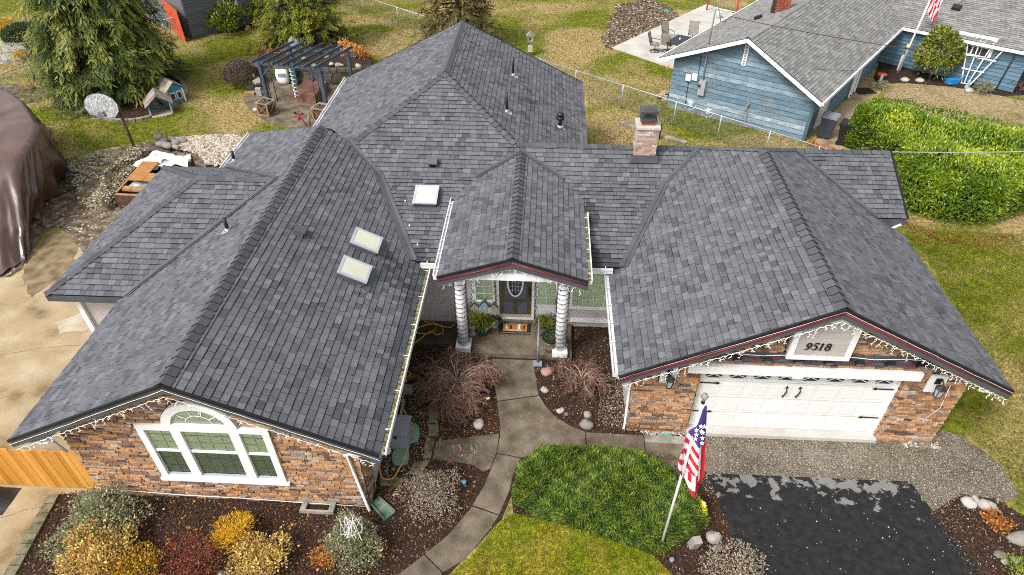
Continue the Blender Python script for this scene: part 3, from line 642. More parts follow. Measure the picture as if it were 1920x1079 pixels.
# ridge and hip caps
def cap_run(p0, p1, nA, nB, step=.2, hw=.15, name='ridge_cap', parent=None, flat=False):
    p0, p1 = np.array(p0, float), np.array(p1, float); d = p1-p0; L = np.linalg.norm(d); d /= L
    def side(n):
        s = np.cross(d, n); s /= np.linalg.norm(s); return s if s[2] < 0 else -s
    sA, sB = side(nA), side(nB); up = nA+nB; up /= np.linalg.norm(up)
    k = max(1, int(round(L/step)))
    if flat: k = max(1, int(L/3))
    for i in range(k):
        a, b = p0+d*L*i/k, p0+d*(L*(i+1)/k+(.02 if i < k-1 else 0))
        h0, h1 = .046, .020; v = []
        for q, h in ((a, h0), (b, h1)):
            v += [q+sA*hw+up*(h-.004), q+sA*hw*.25+up*(h+.012), q+up*(h+.02), q+sB*hw*.25+up*(h+.012), q+sB*hw+up*(h-.004)]
        v += [q-up*.03 for q in v]
        mb = MB(); tn = U(.55, .85)
        for j in range(4): mb.add([v[j], v[j+1], v[j+6], v[j+5]], [(0, 1, 2, 3)], tn)
        for j in range(4): mb.add([v[j], v[j+1], v[j+11], v[j+10]], [(0, 1, 2, 3)], .02)
        mb.add([v[0], v[5], v[15], v[10]], [(0, 1, 2, 3)], .05); mb.add([v[4], v[9], v[19], v[14]], [(0, 1, 2, 3)], .02)
        mb.build(name, 'cap', parent)
NN = {k: frame(p)[1] for k, p in planes.items()}
cap_run((XL, YL-.01, ZL), LEND, NN['A'], NN['L'], .245, .185, parent=roof)
cap_run((XG, YG-.01, ZG), RE, NN['GL'], NN['GR'], .245, .185, parent=roof)
cap_run((PXX, PY-.01, PZ), pv[0], NN['PL'], NN['PR'], .23, .165, parent=roof)
cap_run(footL, PK, NN['C'], NN['Fu'], .22, .15, parent=roof)
cap_run(footR, PK, NN['RR'], NN['Fu'], .22, .15, parent=roof)
cap_run(PK, FAR, NN['C'], NN['RR'], .22, .17, parent=roof, flat=True)
cap_run(footR, V1, NN['Fu'], NN['B'], .22, .14, parent=roof)
cap_run(V1, RE, NN['GL'], NN['B'], .3, .12, parent=roof); cap_run(V2, RE, NN['GR'], NN['B'], .3, .12, parent=roof)
cap_run(V2, (10.85, YM, ZM), NN['FR'], NN['B'], .3, .14, parent=roof)
cap_run((-13.3, 12.85, 2.7), (LWX, LWY, LWZ), NN['LWf'], NN['LWl'], .22, .14, parent=roof)
cap_run((-13.3, 19.8, 2.7), (LWX, LWY, LWZ), NN['LWb'], NN['LWl'], .3, .14, parent=roof, flat=True)
cap_run((LWX, LWY, LWZ), (-7.85, LWY, LWZ), NN['LWf'], NN['LWb'], .3, .15, parent=roof)
cap_run(stub, footL, NN['Fu'], NN['C'], .3, .13, name='ridge_flashing', parent=roof)
# valley flashings: two metal wings and a rib
def valley(p0, p1, nA, nB, w=.13, name='valley_flashing'):
    p0, p1 = np.array(p0, float), np.array(p1, float); d = p1-p0; L = np.linalg.norm(d); d /= L; mb = MB()
    def side(n):
        s = np.cross(d, n); s /= np.linalg.norm(s); return s if s[2] > 0 else -s
    for n in (nA, nB):
        s = side(n); v = [p0+n*.03, p1+n*.03, p1+s*w+n*.03, p0+s*w+n*.03]; mb.plate(v, n*.008)
    up = nA+nB; up /= np.linalg.norm(up); mb.beam(p0+up*.045, p1+up*.045, .025, .04, up)
    mb.build(name, 'flash', roof)
valley(stub, bendL, NN['A'], NN['Fu'], .10); valley(bendL, vbl, NN['A'], NN['Fl'], .15)
valley(V1, bendR, NN['GL'], NN['Fu'], .10); valley(bendR, vbr, NN['GL'], NN['Fl'], .14)
valley(V2, FRE, NN['GR'], NN['FR'], .10)
valley(pv[0], pv[1], NN['PL'], NN['Fu'], .10); valley(pvr[0], pvr[1], NN['PR'], NN['Fu'], .10)
lv0 = (-7.79, LWY, LWZ); valley(lv0, (-11.06, 12.85, 2.7), NN['LWf'], NN['L'], .11); valley(lv0, (-11.06, 19.8, 2.7), NN['LWb'], NN['L'], .10)

# fascia boards along rakes and eaves
def rake(p0, p1, out, drop=.24, red=False, whitewire=True):
    p0, p1, out = np.array(p0, float), np.array(p1, float), np.array(out, float)
    mb = MB(); dz = np.array([0, 0, 1.0])
    mb.plate([p0-dz*.03, p1-dz*.03, p1-dz*(.03+drop), p0-dz*(.03+drop)], out*.03); f = mb.build('rake_fascia', 'fascia', house)
    mb = MB(); mb.beam(p0+out*.03+dz*.002, p1+out*.03+dz*.002, .06, .05); mb.build('drip_edge', 'black', f)
    o = p0+out*.045; q = p1+out*.045
    if red: mb = MB(); mb.tube([o-dz*.10, (o+q)/2-dz*.115, q-dz*.10], .019, 6); mb.build('rope_light', 'rope_red', f)
    if whitewire:
        mb = MB(); k = 12; mb.tube([o+(q-o)*i/k-dz*(.055 if red else .12)-dz*U(-.012, .012) for i in range(k+1)], .0055, 4); mb.build('light_cable', 'bulbwire', f)
y = np.array([0, -1.0, 0])
rake((XL, YL, ZL), (XLE0, YL, zl(XLE0)), y, .2); rake((XL, YL, ZL), (XLE1, YL, zl(XLE1)), y, .2)
rake((XG, YG, ZG), (XG0, YG, zg(XG0)), y, .24, True); rake((XG, YG, ZG), (XG1, YG, zg(XG1)), y, .24, True)
rake((PXX, PY, PZ), (PX0, PY, PZE), y, .26, True, False); rake((PXX, PY, PZ), (PX1, PY, PZE), y, .26, True, False)
rake((10.85, YM, ZM), (10.9, 17.1, 3.095), (1, 0, 0), .18, False, False)
rake(FAR, (1.54, 27.3, 2.94), (0, 1, 0), .18, False, False); rake(FAR, (-8.6, 27.3, 2.99), (0, 1, 0), .18, False, False)
for a, b, o in (((-13.3,12.85,2.7), (-11.06,12.85,2.7), (0,-1,0)), ((-13.3,19.8,2.7), (-13.3,12.85,2.7), (-1,0,0)), ((FRE[0],17.1,3.095), (10.9,17.1,3.095), (0,-1,0))):
    a, b, o = (np.array(q, float) for q in (a, b, o)); MB().plate([a-(0,0,.03), b-(0,0,.03), b-(0,0,.22), a-(0,0,.22)], o*.03).build('eave_fascia', 'fascia', house)
# gutters: back, floor full of debris, outer lip, hangers
def gutter(p0, p1, out, w=.13, mossy=True, end=.0, straps=6):
    p0, p1, out = np.array(p0, float), np.array(p1, float), np.array(out, float); dz = np.array([0, 0, 1.0]); d = p1-p0
    g = MB(); a, b = p0-dz*.03, p1-dz*.03
    g.plate([a+out*.005, b+out*.005, b+out*(w), a+out*w], -dz*.11)
    g.plate([a+out*(w-.022), b+out*(w-.022), b+out*(w+.008), a+out*(w+.008)], dz*.06)
    g = g.build('gutter', 'gutter', house)
    if mossy: MB().plate([a+out*.01+dz*.001, b+out*.01+dz*.001, b+out*(w-.024)+dz*.001, a+out*(w-.024)+dz*.001], dz*.025).build('gutter_debris', 'moss', g)
    for i in range(straps):
        t = (i+.5)/straps; c = a+d*t+dz*.055+out*w*.45; MB().beam(c-out*w*.5, c+out*w*.55, .02, .008).build('gutter_hanger', 'gutter', g)
gutter((XLE1, YL+.1, zl(XLE1)), (XLE1, 15.0, zl(XLE1)), (1, 0, 0)); gutter((XG0, YG+.1, zg(XG0)), (XG0, 15.0, zg(XG0)), (-1, 0, 0), mossy=False)
gutter((vbl[0]+.25, YE, ZE), (PX0+.05, YE, ZE), (0, -1, 0), mossy=False, straps=2); gutter((PX1-.05, YE, ZE), (vbr[0]-.3, YE, ZE), (0, -1, 0), mossy=False, straps=2)
gutter((PX0, PY+.05, PZE), (PX0, 17.1, PZE), (-1, 0, 0), w=.11, mossy=False); gutter((PX1, PY+.05, PZE), (PX1, 16.5, PZE), (1, 0, 0), w=.11)
gutter((-8.6, 27.3, 2.99), (-8.6, 20.0, 2.99), (-1, 0, 0), mossy=False, straps=0); gutter((XLE0, 22.7, zl(XLE0)), (XLE0, 19.9, zl(XLE0)), (-1, 0, 0), mossy=False, straps=0)

# roof fittings
def fitted(plane, px, py):
    pp, n, u, v = frame(planes[plane]); return onplane(px, py, n, n@pp[0]), n, u, v
def skylight(plane, px, py, w, h):
    c, n, u, v = fitted(plane, px, py); c = c+n*.05
    m = MB(); m.obox(c+n*.02, u*(w/2-.03), v*(h/2-.03), n*.10); s = m.build('skylight', 'fascia', house)
    m = MB(); m.obox(c+n*.125, u*(w/2-.065), v*(h/2-.065), n*.012); m.build('glazing', 'skyglass', s)
    m = MB()
    for sg in (-1, 1): m.obox(c+n*.125+u*sg*(w/2-.035), u*.034, v*h/2, n*.022); m.obox(c+n*.125+v*sg*(h/2-.035), v*.034, u*(w/2-.07), n*.022)
    m.build('glazing_bar', 'skyframe', s)
    m = MB(); m.obox(c-n*.035-v*(h/2+.07), u*(w/2+.10), v*.07, n*.012); m.obox(c-n*.035+u*(w/2+.05), u*.05, v*(h/2), n*.012); m.build('apron_flashing', 'flash', s)
skylight('A', 684, 459, .72, .80); skylight('A', 662, 514, .72, .80); skylight('Fl', 800, 373, .74, .80)
def stack_pipe(plane, px, py, hgt, r=.05, hood=False):
    c, n, u, v = fitted(plane, px, py); m = MB(); m.tube([c, c+np.array([0, 0, hgt])], r, 10)
    if hood: m.lathe([(r, 0), (r*2, .02), (r*2, .10), (r*1.1, .13), (r*1.7, .16), (r*1.7, .22), (r*.6, .27)], c+np.array([0, 0, hgt-.1]), 10)
    p = m.build('vent_pipe', 'iron', house)
    m = MB(); m.obox(c+n*.03-v*.05, u*.11, v*.13, n*.008); m.lathe([(r*2, 0), (r*1.2, .09)], c+n*.02, 10); m.build('pipe_flashing', 'galv', p)
stack_pipe('RR', 962, 143, .72, .045); stack_pipe('RR', 950, 211, .72, .045); stack_pipe('RR', 1050, 240, .42, .075, True)
stack_pipe('L', 428, 434, .42, .05); stack_pipe('L', 440, 303, .40, .05)
def box_vent(plane, px, py):
    c, n, u, v = fitted(plane, px, py); m = MB(); m.obox(c+n*.09, u*.12, v*.13, n*.09, tone=.4); m.obox(c+n*.19, u*.14, v*.15, n*.012, tone=.6); b = m.build('roof_vent', 'flash', house)
    m = MB(); m.obox(c+n*.09-v*.132, u*.10, v*.004, n*.07); m.build('vent_opening', 'black', b)
box_vent('Fu', 813, 308); box_vent('A', 560, 440); box_vent('RR', 987, 190)
for px_, py_ in ((783,460),(768,424),(760,378)):
    c, n, u, v = fitted('Fl', px_, py_); MB().obox(c+n*.028, u*.02, v*.03, n*.002).build('roof_speck', 'white', roof)

# chimney on the main ridge
cx0, cx1, cy0, cy1 = 2.82, 3.48, 18.70, 19.35; chz0, chz1 = 3.75, 5.02
chim = MB().box(cx0+.02, cx1-.02, cy0+.02, cy1-.02, chz0, chz1).build('chimney', 'mortarlight', house)
zc = chz0; row = 0
while zc < chz1-.05:
    for side in range(4):
        L = (cx1-cx0) if side % 2 == 0 else (cy1-cy0); x = -(row % 2)*.1
        while x < L-.01:
            a, b = max(0.0, x)+.006, min(L, x+.2)-.006; x += .2
            if b-a < .03: continue
            th = .012
            m = MB(); tn = U(.1, 1)
            if side == 0: m.box(cx0+a, cx0+b, cy0-th+.02, cy0+.03, zc, zc+.062, tn)
            elif side == 2: m.box(cx0+a, cx0+b, cy1-.03, cy1+th-.02, zc, zc+.062, tn)
            elif side == 1: m.box(cx1-.03, cx1+th-.02, cy0+a, cy0+b, zc, zc+.062, tn)
            else: m.box(cx0-th+.02, cx0+.03, cy0+a, cy0+b, zc, zc+.062, tn)
            if side in (0, 3): m.build('brick', 'brick', chim)
    zc += .076; row += 1
MB().box(cx0-.03, cx1+.03, cy0-.03, cy1+.03, chz1, chz1+.07).build('chimney_crown', 'mortarlight', chim)
m = MB(); xm, ym = (cx0+cx1)/2, (cy0+cy1)/2; m.box(xm-.2, xm+.2, ym-.18, ym+.18, chz1+.07, chz1+.2); m.build('flue', 'redbrick', chim)
m = MB(); m.box(xm-.25, xm+.25, ym-.23, ym+.23, chz1+.2, chz1+.27); m.box(xm-.09, xm+.09, ym-.09, ym+.09, chz1+.27, chz1+.48); m.box(xm-.27, xm+.25, ym-.24, ym+.24, chz1+.48, chz1+.53); m.add([(xm-.27,ym-.24,chz1+.53),(xm+.25,ym-.24,chz1+.53),(xm+.25,ym+.24,chz1+.53),(xm-.27,ym+.24,chz1+.53),(xm,ym,chz1+.58)], [(0,1,4),(1,2,4),(2,3,4),(3,0,4)])
for sx in (-1, 1):
    for sy in (-1, 1): m.tube([(xm+sx*.2, ym+sy*.2, chz1+.3), (xm+sx*.22, ym+sy*.2, chz1+.48)], .02, 5)
m.build('chimney_cap', 'cap_metal', chim)
m = MB(); m.plate([(cx0-.12, cy0-.06, Fz(cy0-.06)+.05), (cx1+.12, cy0-.06, Fz(cy0-.06)+.05), (cx1+.06, cy0-.02, Fz(cy0)+.26), (cx0-.06, cy0-.02, Fz(cy0)+.26)], (0, .02, .0)); m.build('chimney_flashing', 'flash', chim)

# ---------------------------------------------------------------- walls
WLX0, WLX1, WLY = -10.52, -3.9, 8.68
WGX0, WGX1, WGY = 2.43, 10.3, 11.25
EY = 15.17
def gable_poly(x0, x1, zf, z0=0.0, drop=.16, xm=None):
    pts = [(x0, z0), (x1, z0), (x1, zf(x1)-drop)]
    if xm is not None and x0 < xm < x1: pts.append((xm, zf(xm)-drop))
    return pts+[(x0, zf(x0)-drop)]
def wall_plate(poly, y0, thick, name, mat):
    return MB().plate([(x, y0, z) for x, z in poly], (0, thick, 0)).build(name, mat, house)
wl_poly = gable_poly(WLX0, WLX1, zl, 0, .16, XL); wg_poly = gable_poly(WGX0, WGX1, zg, 0, .16, XG)
wallL = MB()
for u0, u1, v0, v1 in ((-20, -8.5, -1, 9), (-5.88, 0, -1, 9), (-8.5, -5.88, -1, .98), (-8.5, -7.76, 2.64, 9), (-6.62, -5.88, 2.64, 9), (-7.76, -6.62, 3.32, 9), (-7.76, -6.62, 2.64, 2.82)):
    c = clip_rect(wl_poly, u0, u1, v0, v1)
    if c: wallL.plate([(x, WLY, z) for x, z in c], (0, .2, 0))
wallL = wallL.build('gable_wall', 'mortar', house)
DX0, DX1, DZ = 3.96, 8.86, 2.36        # garage opening
wallG = MB()
for pol in ([(WGX0,0),(DX0,0),(DX0,zg(DX0)-.16),(WGX0,zg(WGX0)-.16)], [(DX1,0),(WGX1,0),(WGX1,zg(WGX1)-.16),(DX1,zg(DX1)-.16)], [(DX0,DZ),(DX1,DZ),(DX1,zg(DX1)-.16),(XG,ZG-.16),(DX0,zg(DX0)-.16)]):
    wallG.plate([(x, WGY, z) for x, z in pol], (0, .2, 0))
wallG = wallG.build('gable_wall', 'mortar', house)
for (x, ya, yb) in ((WLX0, WLY+.2, 19.0), (WLX1-.2, WLY+.2, EY), (WGX0, WGY+.2, EY), (WGX1-.2, WGY+.2, 17.2)):
    MB().box(x, x+.2, ya, yb, 0, 2.5).build('side_wall', 'siding', house)
MB().box(-12.9, WLX0-.01, 13.3, 19.4, 0, 2.55).build('side_wall', 'siding', house)
for x in (-12.93,-11.35): MB().box(x, x+.14, 13.2, 13.29, 0, 2.55).build('corner_trim', 'white', house)
MB().box(WLX1, WGX0, EY+.04, EY+.2, 0, 2.75).build('entry_wall', 'siding', house)
MB().box(-8.2, 1.2, EY+.25, 26.9, 0, 2.9).build('rear_wall', 'siding', house); MB().box(WGX1-2, WGX1, 17.25, 22.0, 0, 2.1).build('rear_wall', 'siding', house)
# soffits
for x0, x1, y0, y1, z in ((WLX1, XLE1, YL+.05, 15.0, zl(XLE1)-.14), (XG0, WGX0, YG+.05, 15.0, zg(XG0)-.14), (XLE0, WLX0, YL+.05, 12.8, zl(XLE0)-.14), (WGX1, XG1, YG+.05, 16.9, zg(XG1)-.14)):
    MB().box(x0, x1, y0, y1, z-.02, z).build('soffit', 'white', house)
MB().box(lx(ZE)+.3, glx(ZE)-.3, YE+.02, EY, ZE-.16, ZE-.14).build('soffit', 'white', house)

# ledge stones: each its own piece
def ledge(poly, yface, holes, hmin=.052, hmax=.09, wmin=.12, wmax=.46, zmax=None):
    out = []; zs = [q[1] for q in poly]; z = min(zs)+.01
    while z < max(zs):
        h = U(hmin, hmax); x = min(q[0] for q in poly)-U(0, .3); X1 = max(q[0] for q in poly)
        base = U(.25, .75)
        while x < X1:
            w = U(wmin, wmax)*(.6 if random.random() < .25 else 1)
            segs = [(x, x+w)]; x += w
            for hx0, hx1, hz0, hz1 in holes:
                if z+h > hz0 and z < hz1:
                    ns = []
                    for a, b in segs:
                        if b <= hx0 or a >= hx1: ns.append((a, b)); continue
                        if a < hx0: ns.append((a, hx0))
                        if b > hx1: ns.append((hx1, b))
                    segs = ns
            for a, b in segs:
                hh = h*U(.86, 1.0); c = clip_rect(poly, a+.004, b-.004, z+.003, z+hh)
                if not c or abs(area2(c)) < 6e-4: continue
                th = U(.022, .062); m = len(c); cxm = sum(q[0] for q in c)/m; czm = sum(q[1] for q in c)/m
                fr = [np.array((cxm+(q[0]-cxm)*U(.93, .99), yface-th*U(.85, 1.1), czm+(q[1]-czm)*U(.82, .97))) for q in c]
                bk = [np.array((q[0], yface+.01, q[1])) for q in c]
                tn = min(1, max(0, random.choice((.10,.20,.28,.34,.38,.44,.48,.53,.57,.62,.72,.85,.97))+U(-.06, .06)))
                fs = [list(range(m))[::-1] if area2(c) < 0 else list(range(m))]+[[i, m+i, m+(i+1) % m, (i+1) % m] for i in range(m)]
                out.append((fr+bk, fs, [tn]*len(fs), sum(fr)/m, abs(area2(c)), np.array((0, -1.0, 0))))
        z += h
    return out
win_hole = (-8.62, -5.74, .84, 2.78)
arch_holes = []
for i in range(9):
    z0 = 2.78+i*.085; r2 = .80**2-(z0-2.78+.04)**2
    if r2 > 0: arch_holes.append((-7.19-math.sqrt(r2), -7.19+math.sqrt(r2), z0, z0+.085))
stL = ledge(wl_poly, WLY, [win_hole]+arch_holes)
plq = (5.74, 7.12, 3.12, 4.55); belt = (WGX0, WGX1, 2.80, 3.08)
stG = ledge(wg_poly, WGY, [(DX0, DX1, 0, DZ+.24), plq, belt, (2.98, 3.42, 1.98, 2.55), (9.32, 9.76, 1.96, 2.58)])
# returns beside the garage door and on the outer corners
ret = []
def ledge_return(xf, sx, y0, y1, z1):
    z = .01
    while z < z1:
        h = U(.055, .09); yy = y0
        while yy < y1:
            w = U(.1, .25); b = min(y1, yy+w)-.004; th = U(.02, .05); hh = min(h, z1-z)
            if b-yy > .02:
                fr = [np.array((xf+sx*th, q, r)) for q, r in ((yy, z), (b, z), (b, z+hh*.93), (yy, z+hh*.93))]; bk = [q-np.array((sx*(th+.01), 0, 0)) for q in fr]
                tn = random.choice((.05,.2,.35,.45,.55,.7,.9))
                ret.append((fr+bk, [[0,1,2,3]]+[[i, 4+i, 4+(i+1) % 4, (i+1) % 4] for i in range(4)], [tn]*5, sum(fr)/4, (b-yy)*hh, np.array((sx, 0, 0))))
            yy += w
        z += h
ledge_return(DX1, -1, WGY, WGY+.2, DZ); ledge_return(DX0, 1, WGY, WGY+.2, DZ); ledge_return(WLX1, 1, WLY+.02, WLY+.5, 2.2); ledge_return(WGX0, -1, WGY, WGY+.5, 2.2); ledge_return(WGX1, 1, WGY, WGY+.4, 2.2)
def score_t(t):
    d = CP-t[3]; L = np.linalg.norm(d); return t[4]*max(0.0, (d/L)@t[5])/L**2
allst = sorted([(t, wallL) for t in stL]+[(t, wallG) for t in stG+ret], key=lambda q: -score_t(q[0]))
for grp, wall in ((0, wallL), (1, wallG)):
    pick = [t for t, w in allst[:300] if w is wall]; rest = [t for t, w in allst[300:] if w is wall]
    for vt, fs, ts, *_ in pick:
        mb = MB(); mb.v = [tuple(q) for q in vt]; mb.f = fs; mb.t = ts; mb.mi = [0]*len(fs); mb.sm = [False]*len(fs); mb.build('stone', 'stone', wall)
    mb = MB()
    for vt, fs, ts, *_ in rest:
        b = len(mb.v); mb.v += [tuple(q) for q in vt]; mb.f += [[i+b for i in f] for f in fs]; mb.t += ts; mb.mi += [0]*len(fs); mb.sm += [False]*len(fs)
    if mb.v: mb.build('stone_field', 'stone', wall, 'stuff')

# siding boards of the entry
def lap(x0, x1, z0, z1, yf, e=.165, mat='siding', parent=None):
    z = z0
    while z < z1-.02:
        h = min(e, z1-z); MB().add([(x0,yf-.022,z),(x1,yf-.022,z),(x1,yf-.006,z+h),(x0,yf-.006,z+h),(x0,yf+.02,z),(x1,yf+.02,z),(x1,yf+.02,z+h),(x0,yf+.02,z+h)],
            [(0,1,2,3),(4,5,1,0),(7,6,5,4),(1,5,6,2),(4,0,3,7),(3,2,6,7)]).build('siding_board', mat, parent or house); z += e
lap(WLX1+.2, -2.28, .32, 2.62, EY); lap(.98, WGX0-.0, .42, .82, EY); lap(-2.2, -2.03, .42, 2.6, EY)
MB().box(.95, WGX0, EY-.05, EY-.01, .26, .42).build('base_trim', 'white', house)

# ------------------------------------------------------------ windows
def sash(win, x0, x1, z0, z1, yf, nx, nz, screen=False, blind=True):
    g = MB().add([(x0,yf+.03,z0),(x1,yf+.03,z0),(x1,yf+.03,z1),(x0,yf+.03,z1)], [(0,1,2,3)]).build('pane', 'screen' if screen else 'glass', win)
    m = MB()
    for i in range(1, nx): x = x0+(x1-x0)*i/nx; m.box(x-.013, x+.013, yf+.036, yf+.046, z0, z1)
    for i in range(1, nz): z = z0+(z1-z0)*i/nz; m.box(x0, x1, yf+.0362, yf+.0458, z-.013, z+.013)
    if nx*nz > 1: m.build('glazing_bar', 'white', win)
    m = MB(); z = z0
    if blind:
        while z < z1: m.add([(x0,yf+.050,z),(x1,yf+.050,z),(x1,yf+.062,z+.047),(x0,yf+.062,z+.047)], [(0,1,2,3)]); z += .05
        m.build('blind', 'blind', win)
def frame_bars(m, x0, x1, z0, z1, w, y0, y1):
    m.box(x0, x1, y0, y1, z0, z0+w); m.box(x0, x1, y0, y1, z1-w, z1); m.box(x0, x0+w, y0+.001, y1-.001, z0+w, z1-w); m.box(x1-w, x1, y0+.001, y1-.001, z0+w, z1-w)
Y0 = WLY-.09
m = MB(); frame_bars(m, -8.66, -5.72, .82, 2.80, .16, Y0, Y0+.14); m.box(-8.72, -5.66, Y0-.03, Y0+.1, .80, .88)
for x in (-7.80, -6.50): m.box(x-.11, x+.11, Y0+.004, Y0+.13, .98, 2.64)
win = m.build('window', 'white', house)
MB().box(-8.6, -5.8, WLY+.21, WLY+.25, .86, 3.6).build('window_back', 'room', win)
for x0, x1, nx in ((-8.5, -7.91, 2), (-7.69, -6.61, 4), (-6.39, -5.88, 2)):
    sash(win, x0, x1, 1.93, 2.64, Y0+.03, nx, 3); sash(win, x0, x1, .98, 1.86, Y0+.045, nx, 3, screen=True)
    MB().box(x0, x1, Y0+.03, Y0+.1, 1.86, 1.93).build('meeting_rail', 'white', win)
    MB().box(x0, x1, Y0+.03, Y0+.07, .98, 1.03).build('sill_rail', 'skyframe', win)
# arched fanlight
m = MB(); cx, cz = -7.19, 2.80; ro, ri = .82, .62; k = 20
for i in range(k):
    a0, a1 = math.pi*i/k, math.pi*(i+1)/k
    m.plate([(cx+r*math.cos(a), Y0-.01, cz+r*math.sin(a)*.92) for r, a in ((ro, a0), (ro, a1), (ri, a1), (ri, a0))], (0, .15, 0))
m.box(cx-.82, cx+.82, Y0-.008, Y0+.13, cz, cz+.07)
fan = m.build('arched_window', 'white', house)
MB().add([(cx+ri*math.cos(math.pi*i/k), Y0+.05, cz+.05+ri*math.sin(math.pi*i/k)*.90) for i in range(k+1)], [list(range(k+1))]).build('pane', 'glass', fan)
MB().plate([(cx+ri*1.02*math.cos(math.pi*i/k), Y0+.065, cz+.05+ri*1.0*math.sin(math.pi*i/k)*.90) for i in range(k+1)], (0, .01, 0)).build('pleated_shade', pm('pleated_shade_cloth', [(.74,.77,.74,1), (.82,.85,.81,1)], nscale=3), fan)
m = MB()
for a in (.2, .4, .6, .8): m.beam((cx+.30*math.cos(a*math.pi), Y0+.045, cz+.05+.28*math.sin(a*math.pi)), (cx+ri*math.cos(a*math.pi), Y0+.045, cz+.05+ri*.9*math.sin(a*math.pi)), .014, .012, (0, 1, 0))
for i in range(12): m.beam((cx+.30*math.cos(math.pi*i/12), Y0+.046, cz+.05+.28*math.sin(math.pi*i/12)), (cx+.30*math.cos(math.pi*(i+1)/12), Y0+.046, cz+.05+.28*math.sin(math.pi*(i+1)/12)), .014, .012, (0, 1, 0))
m.build('glazing_bar', 'white', fan)
# entry windows, white trim wall, door
trim = MB(); trim.box(-2.06, .62, EY-.03, EY+.03, .40, 2.75); trim = trim.build('entry_surround', 'white', house)
def entry_window(x0, x1, z0, z1, nx, nz):
    m = MB(); frame_bars(m, x0-.07, x1+.07, z0-.07, z1+.07, .07, EY-.075, EY-.02); w = m.build('window', 'white', house)
    MB().box(x0, x1, EY-.0305, EY-.0295, z0, z1).build('window_back', 'room', w)
    g = MB().add([(x0,EY-.053,z0),(x1,EY-.053,z0),(x1,EY-.053,z1),(x0,EY-.053,z1)], [(0,1,2,3)]).build('pane', 'glass', w); m = MB()
    for i in range(1, nx): x = x0+(x1-x0)*i/nx; m.box(x-.009, x+.009, EY-.066, EY-.0555, z0, z1)
    for i in range(1, nz): z = z0+(z1-z0)*i/nz; m.box(x0, x1, EY-.0658, EY-.0557, z-.009, z+.009)
    m.build('glazing_bar', 'white', w); m = MB(); z = z0
    while z < z1-.04: m.add([(x0,EY-.049,z),(x1,EY-.049,z),(x1,EY-.034,z+.043),(x0,EY-.034,z+.043)], [(0,1,2,3)]); z += .055
    m.build('blind', 'blind', w)
entry_window(-1.93, -1.42, 1.05, 2.42, 2, 5); entry_window(-.06, .47, .95, 2.42, 2, 5); entry_window(.98, 2.25, .93, 2.42, 4, 5)
MB().box(.86, WGX0, EY-.06, EY-.024, .80, .87).build('window_sill', 'white', house)
m = MB(); frame_bars(m, -1.30, -.16, .34, 2.6, .08, EY-.10, EY-.02); m.build('door_frame', 'white', house)
door = MB().box(-1.22, -.24, EY-.072, EY-.032, .46, 2.52).build('front_door', 'doorolive', house)
MB().box(-1.22, -.24, EY-.085, EY-.03, .38, .54).build('kick_board', 'beige', door)
for x0, x1, z0, z1 in ((-1.08,-.80,.60,1.02), (-.66,-.38,.60,1.02), (-1.06,-.40,1.16,2.44)): MB().box(x0, x1, EY-.084, EY-.072, z0, z1).build('door_panel', 'doorblue', door)
def ring(cx, cz, rx, rz, w, y0, t, k=24):
    m = MB()
    for i in range(k):
        a0, a1 = 2*math.pi*i/k, 2*math.pi*(i+1)/k
        m.plate([(cx+(rx+q)*math.cos(a), y0, cz+(rz+q)*math.sin(a)) for q, a in ((w, a0), (w, a1), (0, a1), (0, a0))], (0, -t, 0))
    return m
ring(-.735, 1.82, .20, .52, .05, EY-.084, .022).build('oval_frame', 'white', door)
MB().plate([(-.735+.2*math.cos(i*math.pi/12), EY-.087, 1.82+.52*math.sin(i*math.pi/12)) for i in range(24)], (0, .002, 0)).build('oval_glass', 'darkglass', door)
m = MB()
for x in (-.82, -.735, -.65): m.box(x-.006, x+.006, EY-.094, EY-.0885, 1.42, 2.22)
for z in (1.5, 1.66, 1.82, 2.0, 2.14): m.box(-.90, -.57, EY-.0938, EY-.0887, z-.006, z+.006)
for a in range(5): m.beam((-.90, EY-.091, 1.5+a*.14), (-.57, EY-.091, 1.66+a*.14), .01, .005, (0, 1, 0))
m.build('leaded_bar', 'skyframe', door)
m = MB(); m.box(-.335, -.285, EY-.095, EY-.084, 1.28, 1.62); m.lathe([(.0, 0), (.035, .01), (.035, .05), (0, .06)], (-.31, EY-.13, 1.55), 8); m.tube([(-.31, EY-.09, 1.5), (-.31, EY-.15, 1.48), (-.31, EY-.15, 1.34), (-.31, EY-.09, 1.32)], .014, 6); m.build('handle', 'iron', door)
# porch gable, beam and columns
MB().plate([(-2.1, PY+.2, PZE-.10), (.64, PY+.2, PZE-.10), (.64, PY+.2, PZE-.02), (PXX, PY+.2, PZ-.20), (-2.1, PY+.2, PZE-.02)], (0, .05, 0)).build('porch_gable', 'siding_light', house)
MB().plate([(-2.42, PY+.1, PZE-.14), (.96, PY+.1, PZE-.14), (.96, PY+.1, PZE-.10), (.30, PY+.1, PZE+.09), (-1.76, PY+.1, PZE+.09), (-2.42, PY+.1, PZE-.10)], (0, .2, 0)).build('porch_beam', 'white', house)
MB().box(-2.6, 1.14, PY+.36, EY, PZE-.13, PZE-.11).build('porch_ceiling', 'white', house)
for x in (-2.42, .78): MB().box(x, x+.14, PY+.31, EY-.05, PZE-.34, PZE-.14).build('porch_beam', 'white', house)
for x, y_ in ((-2.22, 13.95), (.64, 13.88)):
    c = MB().lathe([(.165, .26), (.15, 1.6), (.14, PZE-.145)], (x, y_, 0), 20).build('porch_column', 'white', house)
    MB().box(x-.22, x+.22, y_-.22, y_+.22, .17, .34).build('column_base', 'white', c)
slab = MB().box(-2.36, 1.0, 13.72, EY-.02, -.05, .17).build('porch_slab', 'aggregate', house)
